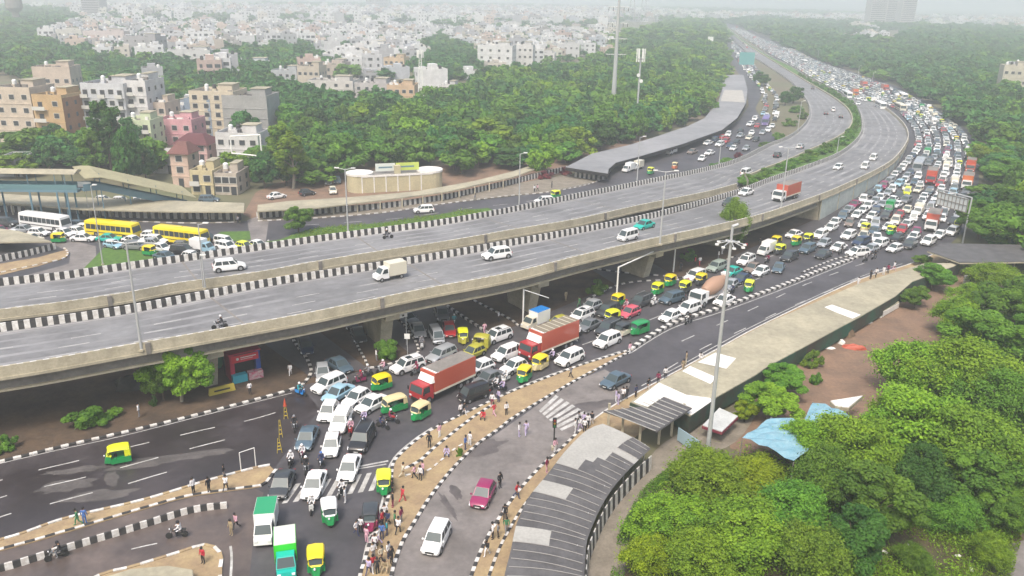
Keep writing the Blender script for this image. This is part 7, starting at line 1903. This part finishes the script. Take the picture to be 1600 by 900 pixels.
# ------------------------------------------------------------------ people
def body_mesh(pose, seed=0):
    """one continuous skinned body, with material slots skin, shirt, trousers"""
    J = {'stand':dict(pel=(0,0,.92),ch=(0,.02,1.30),nk=(0,.03,1.48),hd=(0,.06,1.64),kl=(.10,.03,.50),kr=(-.10,.0,.50),fl=(.12,.0,.06),fr=(-.11,-.02,.06),el=(.27,0,1.14),er=(-.27,.02,1.14),hl=(.27,.12,.88),hr=(-.28,.10,.88)),
         'walk':dict(pel=(0,0,.90),ch=(0,.05,1.29),nk=(0,.08,1.46),hd=(0,.13,1.62),kl=(.10,.20,.52),kr=(-.10,-.04,.50),fl=(.10,.24,.08),fr=(-.10,-.38,.14),el=(.26,-.10,1.14),er=(-.26,.14,1.14),hl=(.25,.02,.90),hr=(-.22,.34,1.00)),
         'sit':dict(pel=(0,-.05,.88),ch=(0,.05,1.24),nk=(0,.10,1.40),hd=(0,.15,1.56),kl=(.22,.36,.76),kr=(-.22,.36,.76),fl=(.22,.26,.32),fr=(-.22,.26,.32),el=(.28,.20,1.10),er=(-.28,.20,1.10),hl=(.30,.48,1.04),hr=(-.30,.48,1.04))}[pose]
    names = ['pel','ch','nk','hd','top','shl','el','hl','fil','shr','er','hr','fir','hipl','kl','fl','tol','hipr','kr','fr','tor']
    P_ = dict(J); V3 = Vector
    P_['top'] = tuple(V3(J['hd'])+V3((0,.01,.12))); P_['shl'] = tuple(V3(J['ch'])+V3((.19,-.01,.12))); P_['shr'] = tuple(V3(J['ch'])+V3((-.19,-.01,.12)))
    P_['hipl'] = tuple(V3(J['pel'])+V3((.10,0,-.06))); P_['hipr'] = tuple(V3(J['pel'])+V3((-.10,0,-.06)))
    P_['tol'] = tuple(V3(J['fl'])+V3((.02,.17,-.02))); P_['tor'] = tuple(V3(J['fr'])+V3((-.02,.17,-.02)))
    P_['fil'] = tuple(V3(J['hl'])+V3((0,.03,-.10))); P_['fir'] = tuple(V3(J['hr'])+V3((0,.03,-.10)))
    Rd = dict(pel=.145,ch=.165,nk=.06,hd=.105,top=.075,shl=.085,shr=.085,el=.052,er=.052,hl=.04,hr=.04,fil=.03,fir=.03,hipl=.11,hipr=.11,kl=.068,kr=.068,fl=.05,fr=.05,tol=.04,tor=.04)
    E_ = [('pel','ch'),('ch','nk'),('nk','hd'),('hd','top'),('ch','shl'),('shl','el'),('el','hl'),('hl','fil'),('ch','shr'),('shr','er'),('er','hr'),('hr','fir'),('pel','hipl'),('hipl','kl'),('kl','fl'),('fl','tol'),('pel','hipr'),('hipr','kr'),('kr','fr'),('fr','tor')]
    me = bpy.data.meshes.new('skel'); me.from_pydata([P_[n] for n in names], [(names.index(a),names.index(b)) for a,b in E_], [])
    o = bpy.data.objects.new('skel', me); COL.objects.link(o); m = o.modifiers.new('s','SKIN'); m.use_smooth_shade = True
    for i, n in enumerate(names):
        sv = me.skin_vertices[0].data[i]; r = Rd[n]; sv.radius = (r, r*.72 if n in ('ch','pel') else r); sv.use_root = (i == 0)
    o.modifiers.new('u','SUBSURF').levels = 1
    dg = bpy.context.evaluated_depsgraph_get(); ev = o.evaluated_get(dg); out = bpy.data.meshes.new_from_object(ev); bpy.data.objects.remove(o)
    out.materials.clear()
    for _ in range(3): out.materials.append(None)
    ce = {}
    for p in out.polygons:
        c = p.center; z = c.z
        hand = min((c-Vector(P_['fil'])).length,(c-Vector(P_['fir'])).length) < .16
        head = z > P_['nk'][2]+.0 and (c-Vector(P_['hd'])).length < .28
        leg = (min((c-Vector(P_['hipl'])).length,(c-Vector(P_['hipr'])).length) < .16 and z < P_['pel'][2]) or z < P_['pel'][2]-.08
        if pose == 'sit': leg = leg and not (abs(c.x) > .24 and z > .95)
        p.material_index = 0 if (hand or head) else 2 if (leg and not (abs(c.x)>.2 and z>.8)) else 1
    return out
def hair_mesh(pose, helmet=False):
    hd = {'stand':(0,.06,1.64),'walk':(0,.13,1.62),'sit':(0,.15,1.56)}[pose]; b = MB(); n = 12; r = .145 if helmet else .122
    prof = [(r*1.0,-.02),(r*1.02,.04),(r*.85,.11),(r*.45,.155),(.01,.165)]
    b.lathe([(a, z+hd[2]) for a,z in prof], PAINT, n, (hd[0],hd[1]-.015)); return b
M_skin = mat('skin',(.26,.15,.09),.6); 
SH = {k: mat('cloth_'+k, c, .85) for k,c in dict(white=(.72,.71,.72),pink=(.62,.36,.44),red=(.48,.03,.05),black=(.02,.02,.025),navy=(.04,.05,.12),maroon=(.22,.02,.07),lilac=(.45,.38,.56),teal=(.04,.30,.34),khaki=(.34,.27,.17),grey=(.22,.22,.24),blue=(.07,.16,.42),green=(.06,.22,.10),cream=(.60,.54,.42),yellow=(.6,.5,.05)).items()}
M_hair = mat('black_hair',(.012,.01,.01),.6)
BODY = {p: body_mesh(p) for p in ('stand','walk','sit')}
HAIR = {(p,h): hair_mesh(p,h).mesh('hair',50) for p in BODY for h in (False,True)}
def person(x, y, z, rz, pose, shirt, trous, label, group=None, helmet=None, s=1.0):
    o = bpy.data.objects.new('person', BODY[pose]); COL.objects.link(o)
    for i, m in enumerate((M_skin, SH[shirt], SH[trous])): o.material_slots[i].link = 'OBJECT'; o.material_slots[i].material = m
    o.location = (x,y,z); o.rotation_euler.z = rz; o.scale = (s,)*3; tag(o, label, 'person', group)
    h = bpy.data.objects.new('helmet' if helmet else 'hair', HAIR[(pose,bool(helmet))]); COL.objects.link(h); h.parent = o
    h.material_slots[0].link = 'OBJECT'; h.material_slots[0].material = SH[helmet] if helmet else M_hair
    return o
pr = random.Random(8)
PEOPLE = [ # x, y of the feet in the photo, shirt, trousers, words
(564,832,'white','black','left side of the crowd round the dark topped auto'),(557,836,'white','navy','leftmost of the crowd round the dark topped auto'),(590,833,'maroon','maroon','behind the auto in the crowd'),(598,823,'red','black','in red at the right of the crowded auto'),(606,822,'navy','black','tall in navy at the kerb by the crowded auto'),(597,842,'blue','navy','in blue next to the crowded auto'),(584,852,'maroon','black','crouching low in front of the crowded auto'),(592,848,'white','lilac','white shirt between two dark dressed people'),
(605,836,'teal','navy','in teal at the kerb edge'),(573,848,'pink','pink','in pink in front of the crowded auto'),(602,812,'white','black','white shirt above the crowd at the kerb'),(586,860,'white','black','white shirt at the kerb below the crowded auto'),(584,872,'white','grey','white shirt further down the kerb'),(596,878,'cream','black','in cream on the island tip'),(607,872,'white','navy','large white shirt on the lower island'),(612,880,'black','black','in black beside the white shirt on the lower island'),(583,893,'red','white','in a red jacket at the bottom of the island'),(590,897,'black','black','in black beside the red jacket'),(602,893,'khaki','khaki','in khaki crouching on the lower island'),(576,898,'lilac','navy','in lilac at the bottom kerb'),
(613,771,'black','black','in black behind the lemon auto at the zebra crossing'),(614,792,'black','maroon','in black walking below the lemon auto'),(629,784,'red','red','alone in a long red dress on the sandy island'),(617,822,'green','black','in green on the island beside the crowd'),(627,816,'maroon','grey','in maroon and grey with the island group'),(622,834,'white','black','white shirt and backpack on the island'),(671,699,'black','black','in black on the upper sandy strip'),(687,683,'pink','white','pale pink beside the kerb of the upper strip'),(698,712,'lilac','navy','sitting between two kerb lines of the island'),(734,696,'white','white','in white on the island near the small plant'),(727,702,'blue','navy','in blue beside the small plant'),(648,748,'pink','black','left of two pink shirts in the middle of the island'),(661,742,'pink','navy','right of two pink shirts in the middle of the island'),(657,750,'white','black','between two pink shirts on the island'),(629,746,'cream','cream','in cream standing at the end of the kerb'),
(303,771,'white','black','left of three people on the roadside island'),(327,769,'black','black','in black in the middle of the roadside island group'),(353,767,'white','black','white shirt, front right on the roadside island'),(350,748,'black','grey','in black, back right on the roadside island'),(133,818,'blue','blue','in bright blue on the roadside island'),(123,820,'green','green','in green beside the one in bright blue'),(318,880,'red','black','in red on the bottom left island'),(362,836,'khaki','khaki','in khaki uniform on the lower left lane'),(370,826,'pink','black','in pink and red beside the khaki uniform'),
(218,651,'white','grey','alone on the verge under the near flyover'),(391,616,'white','black','on the verge right of the yellow block'),(454,586,'white','white','in white near the left underpass corner'),(588,563,'white','grey','on the pier island beside the bush'),(779,502,'white','black','white shirt between the two dark kerbs under the flyover'),(757,522,'pink','pink','in pink on the tip of the dark kerb island'),(803,462,'grey','grey','in the shade under the flyover'),(884,470,'khaki','khaki','in khaki on the verge near the pier'),(905,480,'green','green','in pale green at the verge kerb'),(1063,424,'black','black','in black beside the height bar'),(1086,415,'red','black','in red near the small shaded bush'),(1093,415,'white','red','in white and red near the shaded bush'),(1122,405,'white','grey','in white on the verge behind the sage car'),(1128,397,'white','white','in white further back on the verge'),(1165,391,'red','black','in red by the kerb behind the white suv'),(1187,384,'black','black','in black before the abutment'),
(769,634,'white','maroon','white and maroon on the upper island corner'),(772,650,'red','pink','in red and pink on the upper island'),(791,648,'white','black','in white walking on the upper island'),(720,650,'white','black','in white at the road edge left of the black van'),(725,648,'black','white','in black at the road edge left of the black van'),(755,655,'red','black','sitting in red at the island kerb'),(779,628,'lilac','navy','in lilac behind the scooters'),(892,590,'grey','black','in grey at the upper end of the island'),(984,553,'pink','white','in pink at the tip where the divider begins'),(811,682,'white','lilac','in white crossing the slip road, left of two'),(822,680,'lilac','lilac','in lilac crossing the slip road, right of two'),
(1028,600,'maroon','black','in maroon on the verge of the whitewashed roof'),(1039,592,'white','black','in white with the one in maroon'),(1067,580,'khaki','khaki','in khaki at the edge of the beige roof'),(1072,568,'khaki','cream','in cream at the edge of the beige roof'),(1094,562,'white','white','sitting white figure at the roof edge'),(1012,610,'black','white','in black and white by the stall'),(993,620,'navy','black','in navy at the kerb by the stall'),(962,628,'lilac','white','in lilac, left of the group above the stall roof'),(973,626,'white','black','white cap in the group above the stall roof'),(966,632,'lilac','lilac','in pale lilac, front of the group above the stall roof'),(978,624,'black','black','in black, right of the group above the stall roof'),
(924,664,'black','white','in black, right of the waiting group by the crossing'),(918,668,'white','black','white shirt in the waiting group by the crossing'),(912,666,'lilac','black','in lilac in the waiting group by the crossing'),(907,672,'white','lilac','front white shirt in the waiting group by the crossing'),(899,676,'white','white','all in white, left of the waiting group'),(913,675,'white','black','second white shirt in the waiting group'),(905,664,'grey','black','in grey at the back of the waiting group'),
(867,706,'pink','white','in pale pink near the traffic light'),(854,738,'maroon','pink','in maroon beside the curved roof'),(807,778,'red','navy','in red and white on the kerb path'),(781,762,'black','black','in black beside the maroon car'),(789,812,'black','black','in black on the right kerb path, upper'),(791,832,'green','grey','in green on the right footpath'),(770,842,'white','black','in white and black on the right kerb path'),(778,840,'grey','black','in grey with a companion on the right kerb path'),(761,868,'black','white','in black and white lowest on the right kerb path'),
(1340,447,'white','white','white figure on the outer verge, lowest of the row'),(1360,436,'black','black','in black on the outer verge'),(1368,433,'white','black','in white and black on the outer verge'),(1380,430,'white','white','white figure in the middle of the outer verge row'),(1387,427,'maroon','black','in maroon on the outer verge'),(1396,423,'white','pink','topmost of the outer verge row'),
(540,785,'white','white','walking at the zebra crossing beside the scooter'),(835,300,'white','black','on the far footpath, left of two'),(840,299,'pink','black','on the far footpath, right of two'),(862,294,'black','black','on the far footpath near the bougainvillea'),(742,314,'grey','grey','on the far footpath beyond the verge'),(372,350,'grey','black','on a path behind the right yellow bus'),
]
for i, (px, py, sh, tr_, w) in enumerate(PEOPLE):
    p = at(px, py, .12); pose = 'walk' if i % 3 == 1 else 'stand'
    sit = 'sit' in w.split()[0:1] or 'sitting' in w or 'crouching' in w
    s = .90+.1*pr.random()
    person(p.x,p.y,.12 if not sit else -.28,pr.uniform(0,6.28),'sit' if sit else pose,sh,tr_,'person '+w, s=s)
BIKES = [ # px,py,dx,dy,kind,paint,shirt,helmet,words
(488,783,-.2,.98,'scooter','white','white','white','in front of the white sedan on the zebra crossing'),(533,768,-.5,.8,'bike','black','white','black','on the zebra crossing right of the white sedan'),(472,712,-.2,.9,'bike','maroon','white','white','between the dark grey car and the white hatchback'),(454,722,-.3,.9,'scooter','black','white','white','behind the frontmost dark grey car'),(478,731,-.2,.9,'bike','black','black','white','behind the white sedan, dark jacket'),(502,724,-.3,.9,'bike','navy','navy','blue','squeezed in behind the white sedan'),(460,666,-.1,1,'bike','black','black','grey','next to the tall yellow barricade'),
(546,670,-.3,.9,'scooter','red','pink','white','between the white suv and the black suv'),(598,664,.9,.3,'bike','black','navy','black','left one below the ochre canopy three-wheeler'),(613,655,.9,.2,'bike','red','maroon','white','right one below the ochre canopy three-wheeler'),(572,651,-.4,.8,'scooter','navy','lilac','white','beside the white sedan bonnet'),(470,613,.9,.3,'scooter','blue','teal','white','blue one turning at the left verge'),(554,595,-.9,.2,'scooter','maroon','maroon','red','maroon one left of the yellow auto'),(571,586,-.9,.3,'bike','black','grey','white','left of the tip of the pier island'),(587,580,-.9,.3,'scooter','silver','pink','white','below the pier island kerb'),
(647,579,-.9,.4,'scooter','grey','maroon','maroon','between white suv and box truck'),(774,603,-.9,.4,'bike','black','white','black','behind the black van with lemon roof'),(784,608,-.9,.4,'bike','navy','lilac','white','at the island kerb behind the black van'),(789,592,-.9,.4,'scooter','white','white','white','in front of the white hatchback near the autos'),(659,540,.1,1,'scooter','white','grey','grey','coming out of the middle underpass'),(697,498,.2,1,'bike','grey','teal','white','deep in the middle underpass'),
(862,560,-.9,.4,'bike','black','lilac','white','between the red box truck and the white suv'),(905,521,-.9,.4,'bike','white','white','white','right behind the slatted roof truck'),(1076,502,-.9,.4,'bike','black','black','black','beside the divider kerb near two white cars'),(1143,455,-.9,.4,'bike','navy','navy','white','behind the white sedan at the tall mast'),(1021,474,-.9,.4,'scooter','white','white','white','between two dark suvs'),(1199,408,-.9,.4,'bike','black','maroon','black','behind the small white truck'),(1313,392,-.9,.4,'bike','black','black','black','next to the white sedan in front of the markings'),(1352,406,-.9,.3,'bike','black','grey','white','left one at the divider tip'),(1366,402,-.9,.3,'bike','black','black','black','right one at the divider tip'),
(276,833,-1,.1,'bike','black','white','black','alone on the lower left lane'),(88,866,-1,.3,'bike','grey','black','black','at the bottom left lane next to the striped barrier'),(986,478,-.9,.4,'scooter','pink','pink','red','behind the pinkish red hatchback'),(1083,440,-.9,.4,'scooter','grey','pink','white','among the row of autos')]
for px,py,dx,dy,k,pc,sh,hm,w in BIKES:
    a = at(px,py,.6); rz = rot_of(px,py,.6,dx,dy); o = veh(k, px, py-2, dx, dy, pc, f"{'scooter' if k=='scooter' else 'motorcycle'} {w}", zc=.6)
    x,y,z = o.location; c_, s_ = math.cos(o.rotation_euler.z), math.sin(o.rotation_euler.z)
    person(x-.30*c_, y-.30*s_, z-.03, o.rotation_euler.z-math.pi/2, 'sit', sh, 'black' if sh!='black' else 'grey', f"rider in {sh} on the {'scooter' if k=='scooter' else 'motorcycle'} {w}", helmet=hm)
for px,py,dx,w in ((343,506,-1,'on the near flyover beside the parapet'),(606,367,1,'on the far flyover carriageway by the barrier')):
    o = veh('bike', px, py, dx, -.15*dx, 'black', 'motorcycle '+w, deck=True, zc=.6); x,y,z = o.location; c_, s_ = math.cos(o.rotation_euler.z), math.sin(o.rotation_euler.z)
    person(x-.3*c_,y-.3*s_,z-.03,o.rotation_euler.z-math.pi/2,'sit','black','grey','rider in black '+w,helmet='white')
# ------------------------------------------------------------------ small litter
M_lit = M_roofw
rl = random.Random(4)
for px, py in [(1407,829),(1490,828),(1419,856),(1376,845),(1496,872),(1517,894),(1420,888),(1382,866),(1245,815),(1443,870)]:
    p = at(px,py,.05); b = MB(); b.box(-.22,-.12,0,.22,.12,.08,M_lit); o = b.build('litter'); o.location = (p.x,p.y,.25); o.rotation_euler.z = rl.uniform(0,3); tag(o,'white scrap of litter in the lower right hollow','litter','litter in the hollow')
# ------------------------------------------------------------------ haze
hb = MB(); hb.box(-4500,-60,-1.03,4500,7500,140,M_ground); ho = hb.build('haze'); ho.data.materials.clear()
hm = bpy.data.materials.new('haze_air'); hm.use_nodes = True; nt = hm.node_tree; nt.nodes.clear()
out = nt.nodes.new('ShaderNodeOutputMaterial'); pv = nt.nodes.new('ShaderNodeVolumePrincipled')
pv.inputs['Color'].default_value = (.91,.965,.995,1); pv.inputs['Density'].default_value = HAZE_DENSITY; pv.inputs['Anisotropy'].default_value = .2
nt.links.new(pv.outputs[0], out.inputs['Volume']); ho.data.materials.append(hm)
tag(ho, 'pale grey haze thickening towards the horizon', 'haze', kind='stuff')

for o in list(COL.objects):
    l = o.get('label')
    if l and len(l.split()) > 16:
        w = l.split()
        for d in ('just','well','in','the','a','of'):
            while len(w) > 16 and d in w[6:]: w.reverse(); w.remove(d); w.reverse()
        o['label'] = ' '.join(w[:16])
